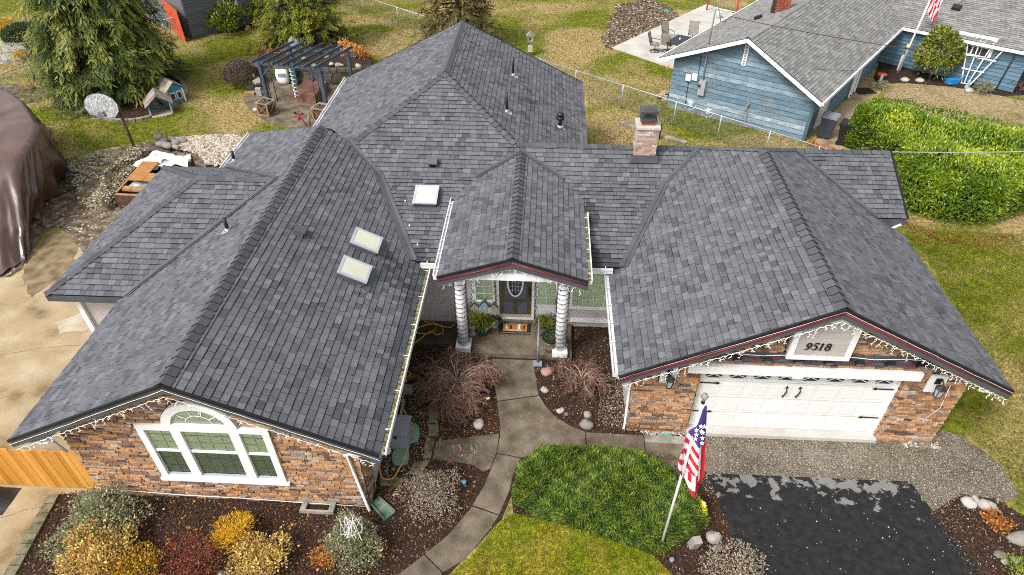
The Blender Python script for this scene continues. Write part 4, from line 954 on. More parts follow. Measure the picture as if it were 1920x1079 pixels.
MB().box(-3.75, -2.37, 14.15, EY, -.05, .06).build('porch_side_pad', pm('wet_dark_concrete', [(.035,.03,.023,1), (.075,.064,.05,1)], rough=.5, nscale=3, detail=8), house)
# garage door with panels
gd = MB().box(DX0+.06, DX1-.06, WGY+.15, WGY+.2, .13, DZ).build('garage_door', 'garage', house)
GW = (DX1-DX0-.2)/8
for i in range(8):
    x0 = DX0+.1+GW*i
    for z0, z1 in ((.24, .64), (.76, 1.18), (1.36, 1.76)):
        p = MB(); a, b, yy = x0+.05, x0+GW-.05, WGY+.15
        p.add([(a,yy,z0),(b,yy,z0),(b,yy,z1),(a,yy,z1),(a+.03,yy-.006,z0+.03),(b-.03,yy-.006,z0+.03),(b-.03,yy-.006,z1-.03),(a+.03,yy-.006,z1-.03)], [(4,5,6,7),(0,1,5,4),(1,2,6,5),(2,3,7,6),(3,0,4,7)]); p.build('door_panel', 'garage', gd)
    w = MB().box(x0+.09, x0+GW-.09, WGY+.14, WGY+.148, 1.98, 2.24).build('door_window', 'darkglass', gd)
    m = MB(); a, b = x0+.09, x0+GW-.09
    for q0, q1 in (((a, 2.0), (b, 2.22)), ((a, 2.22), (b, 2.0))): m.beam((q0[0], WGY+.134, q0[1]), (q1[0], WGY+.134, q1[1]), .028, .01, (0, 1, 0))
    frame_bars(m, a-.03, b+.03, 1.95, 2.27, .03, WGY+.124, WGY+.146); m.build('window_grille', 'garage', gd)
m = MB()
for z in (.70, 1.27, 1.86): m.box(DX0+.07, DX1-.07, WGY+.146, WGY+.152, z-.006, z+.006)
m.build('section_joint', 'patio', gd)
for x in (6.20, 6.53):
    m = MB(); m.tube([(x+.01, WGY+.13, 1.72), (x+.02, WGY+.08, 1.63), (x-.01, WGY+.08, 1.50), (x-.01, WGY+.13, 1.40)], .016, 6); m.add([(x-.04,WGY+.12,1.70),(x+.06,WGY+.12,1.70),(x+.01,WGY+.12,1.79)], [(0,1,2)]); m.add([(x-.05,WGY+.12,1.42),(x+.03,WGY+.12,1.42),(x-.01,WGY+.12,1.34)], [(2,1,0)]); m.build('door_handle', 'iron', gd)
for x, s in ((DX0+.08, 1), (DX1-.08, -1)):
    for z in (.72, 1.80):
        m = MB(); m.beam((x, WGY+.118, z), (x+s*.42, WGY+.118, z), .012, .035); m.plate([(x+s*.42, WGY+.112, z-.05), (x+s*.42, WGY+.112, z+.05), (x+s*.52, WGY+.112, z)], (0, .012, 0)); m.build('strap_hinge', 'iron', gd)
for x in (DX0+.003, DX1-.063): MB().box(x, x+.06, WGY+.06, WGY+.2, .1, DZ).build('door_jamb', 'garage', house)
for a, b in ((3.62, 6.22), (6.25, 9.10)): MB().box(a, b, WGY-.13, WGY+.05, DZ+.02, DZ+.26).build('lintel', 'white', house)
MB().box(6.10, 6.36, WGY-.15, WGY+.03, DZ-.02, DZ+.275).build('lintel_plate', 'white', house)
MB().box(DX0, DX1, WGY-.12, WGY+.19, -.03, .12).build('garage_sill', 'patio', house)
m = MB(); m.add([(WGX0+1.25,WGY-.10,2.86),(WGX1-.9,WGY-.10,2.86),(WGX1-1.2,WGY+.0,3.06),(WGX0+1.55,WGY+.0,3.06),(WGX0+1.25,WGY-.10,2.80),(WGX1-.9,WGY-.10,2.80),(WGX1-1.0,WGY,2.80),(WGX0+1.35,WGY,2.80)], [(0,1,2,3),(4,5,1,0),(7,6,5,4)]); m.build('belt_trim', 'fascia', house)
# number plaque
PB, PT = 3.16, ZG-.62
hw_t = .52
m = MB(); yq = WGY-.24
pol = [(5.77, PB), (7.13, PB), (7.13, zg(7.13)-.30), (6.95, zg(6.95)-.30), (XG+.0, ZG-.36), (5.95, zg(5.95)-.30), (5.77, zg(5.77)-.30)]
pol = [(5.77, PB), (7.11, PB), (7.11, 4.22), (6.75, 4.42), (6.12, 4.42), (5.77, 4.22)]
plaque = MB().plate([(x, yq+.02, z) for x, z in pol], (0, .22, 0)).build('number_plaque', 'siding_light', house)
m = MB(); m.box(5.73, 7.15, yq-.02, yq+.05, PB-.06, PB+.06); m.box(5.73, 5.86, yq-.018, yq+.05, PB+.06, 4.24); m.box(7.02, 7.15, yq-.018, yq+.05, PB+.06, 4.24); m.box(6.05, 6.85, yq-.016, yq+.05, 4.26, 4.44); m.build('plaque_frame', 'white', plaque)
lap(5.86, 7.02, PB+.06, 4.26, yq+.016, .19, 'siding_light', plaque)
MB().box(6.25, 6.62, yq-.04, yq-.02, PB-.04, PB+.09).build('frame_clip', 'white', plaque)
# the digits: strokes of varying width, slanted serif numerals
def stroke(mb, pts, ws, org, sc, slant=.13, y0=0, t=.012):
    P = [np.array((org[0]+(p[0]+slant*p[1])*sc, org[1]+p[1]*sc)) for p in pts]
    for i in range(len(P)-1):
        d = P[i+1]-P[i]; d = d/np.linalg.norm(d); n = np.array((-d[1], d[0])); a, b = ws[i]*sc/2, ws[i+1]*sc/2; e = d*min(a, b)*.35
        q = [P[i]-e+n*a, P[i]-e-n*a, P[i+1]+e-n*b, P[i+1]+e+n*b]
        mb.plate([(x, y0-.0004*i, z) for x, z in q], (0, -t, 0))
def arc(cx, cy, rx, ry, a0, a1, k=14): return [(cx+rx*math.cos(math.radians(a0+(a1-a0)*i/k)), cy+ry*math.sin(math.radians(a0+(a1-a0)*i/k))) for i in range(k+1)]
def wv(k, lo, hi, ph=0): return [lo+(hi-lo)*abs(math.cos(math.radians(ph+360*i/k))) for i in range(k+1)]
def digit(ch, org, sc, y0):
    mb = MB()
    if ch == '9':
        p = arc(.3, .68, .22, .30, 0, 360, 16); stroke(mb, p, [.07+.13*abs(math.cos(2*math.pi*i/16)) for i in range(17)], org, sc, y0=y0)
        p = [(.52, .70), (.50, .45), (.40, .2), (.24, .04), (.08, .0)]; stroke(mb, p, [.2, .18, .13, .09, .05], org, sc, y0=y0); stroke(mb, [(.06, .10), (.14, .04)], [.12, .08], org, sc, y0=y0)
    if ch == '5':
        stroke(mb, [(.16, .96), (.58, .96)], [.16, .16], org, sc, y0=y0); stroke(mb, [(.16, .98), (.13, .56)], [.06, .06], org, sc, y0=y0)
        p = arc(.27, .32, .26, .30, 125, -130, 14); stroke(mb, p, [.07+.13*max(0, math.cos(math.radians(125-255*i/14))) for i in range(15)], org, sc, y0=y0); stroke(mb, [(.05, .14), (.12, .08)], [.13, .09], org, sc, y0=y0)
    if ch == '1':
        stroke(mb, [(.28, .98), (.28, .02)], [.19, .19], org, sc, y0=y0); stroke(mb, [(.12, .86), (.28, .97)], [.06, .08], org, sc, y0=y0); stroke(mb, [(.10, .025), (.46, .025)], [.06, .06], org, sc, y0=y0)
    if ch == '8':
        p = arc(.3, .74, .20, .24, 0, 360, 16); stroke(mb, p, [.07+.10*abs(math.cos(2*math.pi*i/16)) for i in range(17)], org, sc, y0=y0)
        p = arc(.3, .27, .24, .27, 0, 360, 16); stroke(mb, p, [.07+.13*abs(math.cos(2*math.pi*i/16)) for i in range(17)], org, sc, y0=y0)
    return mb
for i, ch in enumerate('9518'): digit(ch, (6.055+i*.145, 3.43), .205, yq-.014).build('house_number', 'iron', plaque)
# wall lamps
def lantern(x, z):
    pl = MB().box(x-.2, x+.2, WGY-.06, WGY+.01, z-.28, z+.27).build('lamp_plate', 'white', house)
    m = MB(); m.box(x-.07, x+.07, WGY-.085, WGY-.06, z+.02, z+.2); m.tube([(x, WGY-.08, z+.14), (x, WGY-.16, z+.26), (x, WGY-.26, z+.22)], .018, 6)
    m.lathe([(.012, .14), (.11, .02), (.13, 0)], (x, WGY-.26, z+.06), 6, smooth=False)
    for k in range(4): a = math.pi/4+k*math.pi/2; m.tube([(x+.11*math.cos(a), WGY-.26+.11*math.sin(a), z+.06), (x+.075*math.cos(a), WGY-.26+.075*math.sin(a), z-.2)], .012, 4)
    m.box(x-.06, x+.06, WGY-.32, WGY-.2, z-.22, z-.2); m.build('wall_lamp', 'iron', pl)
    MB().lathe([(.065, -.19), (.10, .05)], (x, WGY-.26, z), 6, smooth=False).build('lamp_glass', 'skyframe', pl)
lantern(3.2, 2.22); lantern(9.55, 2.24)
# floodlights on the belt
for i in range(7):
    x = 4.62+i*.70; m = MB(); m.tube([(x-.1, WGY-.09, 2.98), (x-.14, WGY-.16, 3.03), (x-.06, WGY-.2, 3.08), (x, WGY-.16, 3.0)], .014, 5); m.obox((x+.05, WGY-.17, 2.97), (.09, 0, 0), (0, .05, .02), (0, -.03, .06)); fl = m.build('flood_lamp', 'iron', house)
    MB().obox((x+.06, WGY-.225, 2.965), (.075, 0, 0), (0, .003, .001), (0, -.02, .045)).build('lamp_lens', 'plastic_grey', fl)
m = MB(); pts = []
for i in range(29): x = 4.1+i*.18; pts.append((x, WGY-.13-.03*math.sin(i*1.1), 2.97+.035*math.sin(i*.9)))
m.tube(pts, .014, 5); m.build('red_cable', 'rope_red', house)
m = MB(); m.tube([(4.2+i*.36, WGY-.11, 3.06+.03*math.sin(i*1.7)) for i in range(14)], .010, 4); m.build('white_cable', 'bulbwire', house)
# downspouts
def downspout(pts, w=.07): MB().tube(pts, w*.55, 6).build('downspout', 'gutter', house)
downspout([(XLE1+.04, YL+.25, 2.5), (WLX1+.12, YL+.36, 2.25), (WLX1-.22, WLY-.08, 2.05), (WLX1-.06, WLY-.1, .18), (WLX1+.05, WLY-.25, .1)])
downspout([(XG0-.05, YG+.3, 2.45), (WGX0-.1, WGY+.15, 2.2), (WGX0-.06, WGY+.08, .15), (WGX0-.1, WGY-.05, .06)])
downspout([(-11.3, 8.4, 2.4), (-10.75, 8.55, 2.2), (-10.62, 8.6, 1.7)])
downspout([(10.75, 17.0, 2.95), (10.45, 17.15, 2.6), (10.4, 17.2, .2)])
# cables along the stone wall
MB().tube([(-10.55, WLY-.08, .33), (-10.3, WLY-.1, .30), (-8.5, WLY-.08, .16), (-7, WLY-.08, .14), (-5.5, WLY-.09, .08), (-4.0, WLY-.1, .06)], .010, 5).build('wall_cable', 'bulbwire', house)
MB().tube([(9.9, WGY-.05, 2.2), (9.98, WGY-.06, 1.4), (9.75, WGY-.06, .9), (10.2, WGY-.02, .2)], .007, 5).build('wall_cable', 'bulbwire', house)

# ================================================================ VEGETATION
def lobed_points(n, c, r, k=9):
    c, r = np.asarray(c, float), np.asarray(r, float)
    a = np.arange(k)*2.399+rng.uniform(0, 6, 1); f = np.sqrt((np.arange(k)+.5)/k)
    lc = np.c_[np.cos(a)*f*.72, np.sin(a)*f*.72, rng.uniform(-.25, .75, k)*(1-.75*f**2)]+rng.normal(0, .07, (k, 3)); lr = rng.uniform(.30, .52, k)
    w = lr**2/np.sum(lr**2); i = rng.choice(k, n, p=w); d = nrm(rng.normal(0, 1, (n, 3))); d[:, 2] = np.where(rng.random(n) < .75, np.abs(d[:, 2]), d[:, 2])
    q = lc[i]+d*(lr[i]*(1-np.abs(rng.normal(0, .22, n)))+np.where(rng.random(n) < .14, rng.uniform(.05, .28, n), 0))[:, None]
    return c+q*r, nrm(d+.5*q)
def shell_points(n, c, r, rough=.12, top_bias=0.0, seed=0):
    d = nrm(rng.normal(0, 1, (n, 3))); d[:, 2] = np.abs(d[:, 2])*(1-top_bias)+d[:, 2]*0
    low = rng.random(n) < .35; d[low, 2] *= rng.uniform(-.25, .3, low.sum()); d = nrm(d)
    ph = rng.uniform(0, 6.28, 6)
    k = 1+rough*(np.sin(4*d[:, 0]+ph[0])+np.sin(5*d[:, 1]+ph[1])+np.sin(6*d[:, 2]+3*d[:, 0]+ph[2]))
    k *= 1-np.abs(rng.normal(0, .13, n)); return np.asarray(c)+d*np.asarray(r)*k[:, None], d
def shrub(name, label, px, py, rpx, h, mat, n=2600, L=.05, W=.03, up=.35, group=None, stems=True, squash=1.0, tone=(.5, .22), cat='shrub', rough=.10, spike=False):
    """rounded shrub standing at the ground point seen at (px, py)"""
    b = G(px, py); r = rpx*np.linalg.norm(b-CP)/CAM_F
    t = thing(name, label, cat, b, group)
    P, d = lobed_points(n, b+np.array([0, 0, h*.42]), (r, r*squash, h*.62), int(7+r*5)) if rough > .06 else shell_points(n, b+np.array([0, 0, h*.42]), (r, r*squash, h*.58), rough)
    P[:, 2] = np.maximum(P[:, 2], .02)
    D = d+rng.normal(0, .5, (n, 3))+np.array([0, 0, up])
    # clusters: leaves of one twig share a tone
    tw = np.sin(P[:, 0]*9+1)*np.sin(P[:, 1]*9)*np.sin(P[:, 2]*9+2)
    T = np.clip(tone[0]+rng.normal(0, tone[1], n)+.12*tw, .02, .98)
    if stems:
        m = MB()
        for i in range(9):
            a = U(0, 6.28); e = b+np.array([math.cos(a)*r*.7*U(.4, 1), math.sin(a)*r*.7*U(.4, 1), h*U(.5, .85)])
            m.tube([b, b*.5+e*.5+np.array([0, 0, h*.12]), e], [.018, .012, .006], 4, tone=U(.2, .8))
        m.build('stems', 'twig', t)
    leaves('foliage', P, D, d, rng.uniform(.6, 1.3, n)*L, rng.uniform(.7, 1.2, n)*W, T, mat, t, 'stuff')
    return t
shrub('shrub', 'grey-green variegated shrub at the driveway end of the stone wall bed', 205, 980, 66, .7, 'greygreen', 5200, .06, .038, group='shrubs in the front bed', squash=.8)
shrub('shrub', 'grey-green leggy shrub sprawling along the mossy driveway edging', 150, 1028, 42, .5, 'greygreen', 2400, .055, .035, group='shrubs in the front bed')
shrub('shrub', 'pale straw-yellow shrub in front of the grey-green variegated one', 196, 1055, 52, .7, 'straw', 4200, .07, .05, group='shrubs in the front bed')
shrub('shrub', 'golden-brown shrub at the bottom edge beside the straw-yellow one', 262, 1085, 48, .6, 'yellow', 2600, .06, .035, group='shrubs in the front bed', tone=(.35, .2))
shrub('shrub', 'dark red barberry shrub at the bottom edge of the bed', 365, 1062, 52, .55, 'red', 3600, .045, .03, group='shrubs in the front bed')
shrub('shrub', 'bright yellow feathery shrub in front of the arched window', 447, 1010, 36, .6, 'yellow', 2600, .085, .018, up=.6, group='shrubs in the front bed', tone=(.62, .18))
shrub('shrub', 'yellow and cream shrub with pale leaves beside the bright yellow one', 488, 1066, 50, .62, 'straw', 3600, .06, .045, group='shrubs in the front bed', tone=(.55, .25))
s7 = shrub('shrub', 'grey-green shrub with white fairy lights tangled on its top', 665, 1040, 56, .9, 'greygreen', 5200, .05, .034, group='shrubs in the front bed')
shrub('shrub', 'rust-orange low shrub tucked behind the one with fairy lights', 612, 1052, 26, .4, 'orange', 900, .05, .03, group='shrubs in the front bed')
shrub('shrub', 'faded pinkish-grey heather between path and house corner', 812, 935, 56, .62, 'palestraw', 4200, .05, .026, group='shrubs in the front bed', tone=(.55, .24))
shrub('shrub', 'faded pink heather by the asphalt at the bottom edge', 1365, 1085, 58, .5, 'palestraw', 3200, .05, .026, tone=(.6, .22))
shrub('shrub', 'small rusty orange plant beside the pale stones right of the asphalt', 1862, 985, 22, .3, 'orange', 700, .06, .04, tone=(.35, .2))
shrub('shrub', 'yellow-green needle shrub at the lower right corner', 1912, 1085, 30, .35, 'juniper', 900, .09, .02, tone=(.85, .12))
shrub('clipped_shrub', 'brown leafless ball-clipped shrub left of the pergola', 456, 162, 27, 1.35, 'brownball', 9000, .10, .035, tone=(.55, .22), rough=.03)
shrub('shrub', 'orange autumn shrub behind the right rear pergola post', 668, 128, 24, 1.5, 'orange', 2600, .09, .06, tone=(.62, .2))
shrub('shrub', 'yellow-orange shrub seen through the pergola rafters', 520, 118, 30, .9, 'orange', 1800, .09, .05, tone=(.5, .25), squash=.7)
shrub('shrub', 'dark purple-red leafless shrub behind the pergola', 632, 88, 22, 1.0, 'red', 1200, .08, .04, tone=(.25, .15))
shrub('shrub', 'small lime-green plant on the pergola rock bed', 606, 124, 10, .4, 'yellow', 350, .09, .03, tone=(.4, .2))
shrub('rhododendron', 'dark green rhododendron below the window of the dark grey house', 432, 62, 30, 1.7, 'rhodo', 2600, .22, .075, group='rhododendrons by the grey house', tone=(.45, .2))
shrub('rhododendron', 'dark green rhododendron nearer the cypress behind the pergola', 487, 47, 18, 1.4, 'rhodo', 1400, .22, .075, group='rhododendrons by the grey house', tone=(.4, .2))
shrub('shrub', 'loose grey-green climber against the dark grey house wall', 398, 42, 16, 2.2, 'greygreen', 900, .15, .06, tone=(.2, .12), squash=.5)
shrub('shrub', 'leafless twiggy brush against the dark grey house wall', 360, 68, 24, 1.5, 'brownball', 1500, .16, .02, tone=(.6, .2), squash=.4)
big_rh = shrub('rhododendron', 'big round yellow-green rhododendron against the blue house wall', 1742, 148, 29, 2.75, 'rhodo', 4600, .21, .07, up=-.35, tone=(.55, .24), squash=.8, rough=.05)
shrub('shrub', 'grey sage bush in the bed at the blue house corner', 1842, 178, 15, .6, 'greygreen', 700, .12, .03, tone=(.35, .2))
shrub('shrub', 'tuft of pale lavender-grey leaves by the blue house path', 1650, 168, 13, .4, 'greygreen', 500, .12, .025, tone=(.45, .2))
shrub('shrub', 'brown dormant plants beyond the right corner of the blue house', 1912, 172, 22, .9, 'brownball', 900, .12, .04, tone=(.5, .25))
shrub('shrub', 'small dark reddish shrub by the left neighbour bed', 96, 142, 12, .8, 'red', 600, .08, .04, tone=(.2, .1))
shrub('shrub', 'yellow low shrub beside the topiary on the left path', 42, 112, 13, .5, 'yellow', 500, .1, .05, tone=(.45, .2))
shrub('shrub', 'yellow-green low shrub at the foot of the cedar', 118, 160, 22, 1.1, 'yellow', 1300, .1, .05, tone=(.38, .2))
shrub('shrub', 'yellow-green shrub beyond the topiary at the left edge', 12, 62, 20, .9, 'yellow', 900, .11, .05, tone=(.35, .2))
shrub('shrub', 'light tan low plant in the left neighbour bed', 62, 166, 12, .35, 'straw', 350, .09, .05, tone=(.5, .2))
# topiary with a bare forked trunk
tb = G(62, 104); th = height(tb, 48)
tp = thing('topiary_tree', 'dark green mushroom-clipped evergreen with bare forked trunk', 'tree', tb)
m = MB()
for a in range(5):
    an = a*1.26; m.tube([tb, tb+np.array([.12*math.cos(an), .12*math.sin(an), th*.25]), tb+np.array([.55*math.cos(an), .5*math.sin(an), th*.62])], [.07, .05, .03], 6)
m.build('trunk', 'trunk', tp)
P, d = shell_points(4200, tb+np.array([0, 0, th*.68]), (1.15, 1.1, th*.36), .03)
leaves('crown', P, d+rng.normal(0, .5, P.shape), d, .11, .06, np.clip(rng.normal(.5, .22, len(P)), .02, .98), 'darkgreen', tp, 'stuff')

def conifer(name, label, base, H, R, mat, n, L, W, droop, z0=.3, tone=(.5, .2), power=.8, cat='tree', lobes=True, group=None):
    """cone of drooping sprays on whorled limbs around a tapered trunk"""
    base = np.array(base, float); t = thing(name, label, cat, base, group)
    MB().tube([base+np.array([0, 0, z]) for z in (0, H*.3, H*.65, H*.97)], [H*.022+.04, H*.018+.02, H*.011, .015], 8).build('trunk', 'trunk', t)
    nb = int(70+H*14); m = MB(); tips = []
    for i in range(nb):
        f = (i+.5)/nb; z = z0+(H-z0)*f**1.15; r = R*(1-f**1.1)**power*U(.8, 1.08)+.1; a = i*2.399+U(-.3, .3)
        d = np.array([math.cos(a), math.sin(a), 0]); e = base+d*r+np.array([0, 0, z-droop*r*.32]); s = base+np.array([0, 0, z+r*.15])
        m.tube([s, (s+e)/2+np.array([0, 0, r*.08]), e], [.035, .022, .008], 4, cap=False); tips.append((s, e, r, d))
    m.build('limbs', 'trunk', t)
    per = 22; na = max(1, n//per)
    wts = np.array([q[2]**1.6 for q in tips]); wts /= wts.sum(); idx = rng.choice(len(tips), na, p=wts)
    s = np.array([q[0] for q in tips])[idx]; e = np.array([q[1] for q in tips])[idx]; r = np.array([q[2] for q in tips])[idx]; dd = np.array([q[3] for q in tips])[idx]
    k = np.clip(1-np.abs(rng.normal(0, .26, na)), .15, 1.04)[:, None]
    A = s*(1-k)+e*k+rng.normal(0, 1, (na, 3))*np.array([.17, .17, .12])*(r[:, None]*.5+.35)
    DA = nrm(dd*.8+rng.normal(0, .38, (na, 3))+np.array([0, 0, -droop*.75])); SA = nrm(np.cross(DA, np.array([0, 0, 1.0])+rng.normal(0, .35, (na, 3))))
    SL = L*rng.uniform(1.4, 2.6, na); TA = tone[0]-.14+(rng.random(len(tips))[idx]-.5)*tone[1]*1.2+rng.normal(0, tone[1]*.45, na)+(k[:, 0]-.8)*.3
    q = np.repeat(np.arange(na), per); n = len(q); f = rng.random(n); sd = rng.choice((-1.0, 1.0), n); dd = dd[q]
    wfan = (1-f)*.38+.06
    P = A[q]+DA[q]*(f*SL[q])[:, None]+SA[q]*(sd*wfan*SL[q]*rng.random(n)*.6)[:, None]+np.array([0, 0, -1.0])*(f**2*SL[q]*.25)[:, None]
    P[:, 2] = np.maximum(P[:, 2], .06)
    D = DA[q]*.9+SA[q]*(sd*.65)[:, None]+rng.normal(0, .18, (n, 3))+np.array([0, 0, -.25*droop])
    T = np.clip(TA[q]+.34*f+rng.normal(0, .06, n), .02, .98)
    leaves('crown', P, D, dd+np.array([0, 0, .9]), rng.uniform(.6, 1.35, n)*L, rng.uniform(.7, 1.3, n)*W, T, mat, t, 'stuff')
    return t
cb = G(226, 168); conifer('cedar_tree', 'tall dark green cedar with drooping sprays in a stone-ringed bed', cb, 11.5, 3.0, 'cedar', 90000, .27, .05, .9, 1.3, tone=(.48, .34), power=.5)
c2 = G(572, 92); conifer('cypress_tree', 'bushy yellow-green cypress behind the pergola', c2, 7.5, 2.6, 'cypress', 36000, .20, .05, .35, .3, tone=(.5, .26), power=.55)
c3 = G(862, 92); conifer('conifer_tree', 'bronze-tinged conifer behind the main roof peak', c3, 7.0, 2.3, 'bronze', 26000, .20, .05, .4, .4, tone=(.5, .26), power=.55)

# clipped laurel hedge on the right
hp = np.array([q[:2] for q in PX([(1592,282),(1660,352),(1690,400),(1765,424),(1850,430),(1925,405),(2080,330)])+PX([(2050,272),(1920,240),(1800,208),(1700,190),(1640,182),(1603,196)], 2.0)])
hedge = thing('laurel_hedge', 'broad clipped laurel hedge with glossy yellow-green leaves by the grey roof', 'hedge', (hp[:, 0].mean(), hp[:, 1].mean(), 0))
cen = hp.mean(0); n = 40000; HT = 2.05
sc_ = scatter(hp, 22000); sc_ = cen+(sc_-cen)*.98
edge_i = rng.integers(0, len(hp), n-22000); tt = rng.random(n-22000)[:, None]
ep = hp[edge_i]*(1-tt)+hp[(edge_i+1) % len(hp)]*tt; ez = rng.random(n-22000)**.8*HT
bul = 1-.05*np.abs(ez/HT-.45); ep = cen+(ep-cen)*bul[:, None]*(1-np.abs(rng.normal(0, .035, len(ep))))[:, None]
lump = lambda q: .16*np.sin(q[:, 0]*1.7+1)+.13*np.sin(q[:, 1]*2.1+q[:, 0])+.07*np.sin(q[:, 0]*5)
tz = HT+lump(sc_)-np.abs(rng.normal(0, .16, len(sc_)))
edge_d = np.min(np.linalg.norm(sc_[:, None]-np.concatenate([hp*(1-f)+np.roll(hp, -1, 0)*f for f in (0, .25, .5, .75)])[None], axis=2), 1); tz -= .55*np.exp(-edge_d/.35)
P = np.concatenate([np.c_[sc_, tz], np.c_[ep, ez]]); out = np.concatenate([np.tile((0, 0, 1.0), (len(sc_), 1)), np.c_[nrm(ep-cen), np.full(len(ep), .25)]])
T = np.clip(rng.normal(.46, .12, len(P))+.14*np.sin(P[:, 0]*2.3)*np.sin(P[:, 1]*2.9+1)+np.r_[np.where(np.sin(sc_[:, 0]*1.1+2)*np.sin(sc_[:, 1]*1.4) > .2, .16, 0)+rng.choice([.05, .22], len(sc_), p=[.7, .3]), np.zeros(len(ep))], .03, .98)
leaves('foliage', P, out*.7+rng.normal(0, .55, P.shape)+np.array([0, 0, .45]), out, rng.uniform(.10, .18, len(P)), rng.uniform(.042, .068, len(P)), T, 'laurel', hedge, 'stuff')
m = MB(); core = cen+(hp-cen)*.9; m.prism(core, .05, HT-.42); m.build('dark_core', pm('shaded_core', [(.010,.014,.005,1), (.02,.03,.008,1)], nscale=8, rough=1), hedge)  # solid dark block: the shade inside the hedge put into its colour
# juniper by the flag pole
jp = np.array([q[:2] for q in PX([(965,945),(1010,972),(1090,992),(1170,1020),(1235,1040),(1275,1015),(1320,990),(1312,968),(1275,925),(1250,898),(1200,868),(1100,858),(1010,862),(975,890)])])
jun = thing('juniper_bush', 'wide clipped bright green juniper bush between the path and the flag pole', 'bush', (jp[:, 0].mean(), jp[:, 1].mean(), 0))
cen = jp.mean(0); HT = .8; n1, n2 = 34000, 18000
tp_ = scatter(jp, n1); ed_ = np.concatenate([jp*(1-f)+np.roll(jp, -1, 0)*f for f in np.linspace(0, .875, 8)])
de = np.min(np.linalg.norm(tp_[:, None]-ed_[None], axis=2), 1); prof = np.minimum(1, de/.28)**.4
z = HT*(.3+.7*prof)+.025*np.sin(tp_[:, 0]*4)+.025*np.sin(tp_[:, 1]*5+tp_[:, 0]*2)-np.abs(rng.normal(0, .05, n1))
ei = rng.integers(0, len(jp), n2); tt = rng.random(n2)[:, None]; ep = jp[ei]*(1-tt)+jp[(ei+1) % len(jp)]*tt; ep = cen+(ep-cen)*(1-np.abs(rng.normal(0, .05, n2)))[:, None]; ez = rng.random(n2)*HT*.6
P = np.concatenate([np.c_[tp_, np.maximum(z, .03)], np.c_[ep, ez]]); o2 = np.concatenate([np.c_[nrm(tp_-cen)*(1-prof[:, None])*.8, np.full(n1, .8)], np.c_[nrm(ep-cen), np.full(n2, .35)]])
sw = np.c_[np.sin(P[:, 0]*3+P[:, 1]*2), np.cos(P[:, 0]*2.5-P[:, 1]*3.1), np.zeros(len(P))]*.28
cl_ = np.sin(P[:, 0]*11+2*np.sin(P[:, 1]*5))*np.sin(P[:, 1]*13+P[:, 2]*6)
T = np.clip(rng.normal(.52, .17, len(P))+.24*cl_, .03, .98); P[:n1, 2] += .035*cl_[:n1]
leaves('foliage', P-np.array([0, 0, .06]), o2+sw+rng.normal(0, .45, P.shape), o2, rng.uniform(.06, .15, len(P)), rng.uniform(.014, .028, len(P)), T, 'juniper', jun, 'stuff')
MB().prism(cen+(jp-cen)*.86, .02, .5).build('dark_core', bpy.data.materials['shaded_core'], jun)  # same shade-coloured solid block inside the juniper

# bare laceleaf maples
def bare_maple(name, label, px, py, R, H, n):
    b = G(px, py); t = thing(name, label, 'tree', b); tr = MB(); tw = MB()
    def walk(mb, p, d, L, r0, r1, k, droop, tone, nn=3, wob=.35):
        pts = [p.copy()]
        for i in range(k):
            d = d+np.array([U(-wob, wob), U(-wob, wob), U(-wob, wob)*.6-droop*(i/k)]); d /= np.linalg.norm(d); p = p+d*L/k; p[2] = max(p[2], .03); pts.append(p.copy())
        mb.tube(pts, [r0+(r1-r0)*i/k for i in range(k+1)], nn, tone=tone, cap=False); return pts
    for i in range(n):
        a = i*2.399+U(-.4, .4); L = R*U(.75, 1.05); d = np.array([math.cos(a)*.75, math.sin(a)*.75, U(.55, 1.1)])
        main = walk(tr, np.array([b[0]+U(-.05, .05), b[1]+U(-.05, .05), H*.25]), d/np.linalg.norm(d), L, .022, .009, 6, .62, U(.6, 1), 5, .28)
        for q in main[1:]:
            for _ in range(4):
                a2 = a+U(-1.3, 1.3); d2 = np.array([math.cos(a2), math.sin(a2), U(-.3, .55)]); s2 = walk(tw, q, d2/np.linalg.norm(d2), R*U(.22, .5), .0075, .004, 5, .7, U(.1, .8), 3, .4)
                for u in s2[1:]:
                    for _ in range(2):
                        a3 = a2+U(-1.2, 1.2); d3 = np.array([math.cos(a3), math.sin(a3), U(-.7, .3)]); walk(tw, u, d3/np.linalg.norm(d3), R*U(.08, .2),   .0055, .0035, 2, .6, U(0, .7), 3, .4)
    tr.tube([b, b+np.array([0, 0, H*.3])], [.06, .04], 7, tone=.7)
    tr.build('trunk', 'twig', t); tw.build('twigs', 'twig', t, 'stuff'); return t
bare_maple('laceleaf_maple', 'bare brown weeping maple dome left of the porch steps', 858, 735, 1.2, 1.1, 26)
bare_maple('laceleaf_maple', 'small bare weeping maple right of the porch steps', 1090, 722, .75, .8, 12)
for (px, py, r) in ((870, 840, 90), (850, 700, 60)):
    pass

# ================================================================ GROUND COVER (chips, leaves, pebbles, grass blades)
def flakes(name, poly, n, size, mat, z=.015, tone=(.5, .25), aspect=.45, tilt=.35):
    p = scatter(poly, n); n = len(p); a = rng.uniform(0, 6.28, n); D = np.c_[np.cos(a), np.sin(a), rng.normal(0, tilt, n)]
    Nn = np.c_[rng.normal(0, tilt, (n, 2)), np.ones(n)]; L = rng.uniform(.5, 1.5, n)*size
    o = leaves(name, np.c_[p, np.full(n, z)+rng.uniform(0, .02, n)], D, Nn, L, L*aspect*rng.uniform(.6, 1.5, n), np.clip(rng.normal(tone[0], tone[1], n), .02, .98), mat, None, 'stuff', .1); return o
flakes('bark_chips', bedA, 15000, .06, 'chip', tone=(.45, .24)); flakes('bark_chips', bedB, 5000, .055, 'chip', tone=(.5, .26)); flakes('bark_chips', bedC, 3000, .05, 'chip', tone=(.42, .25))
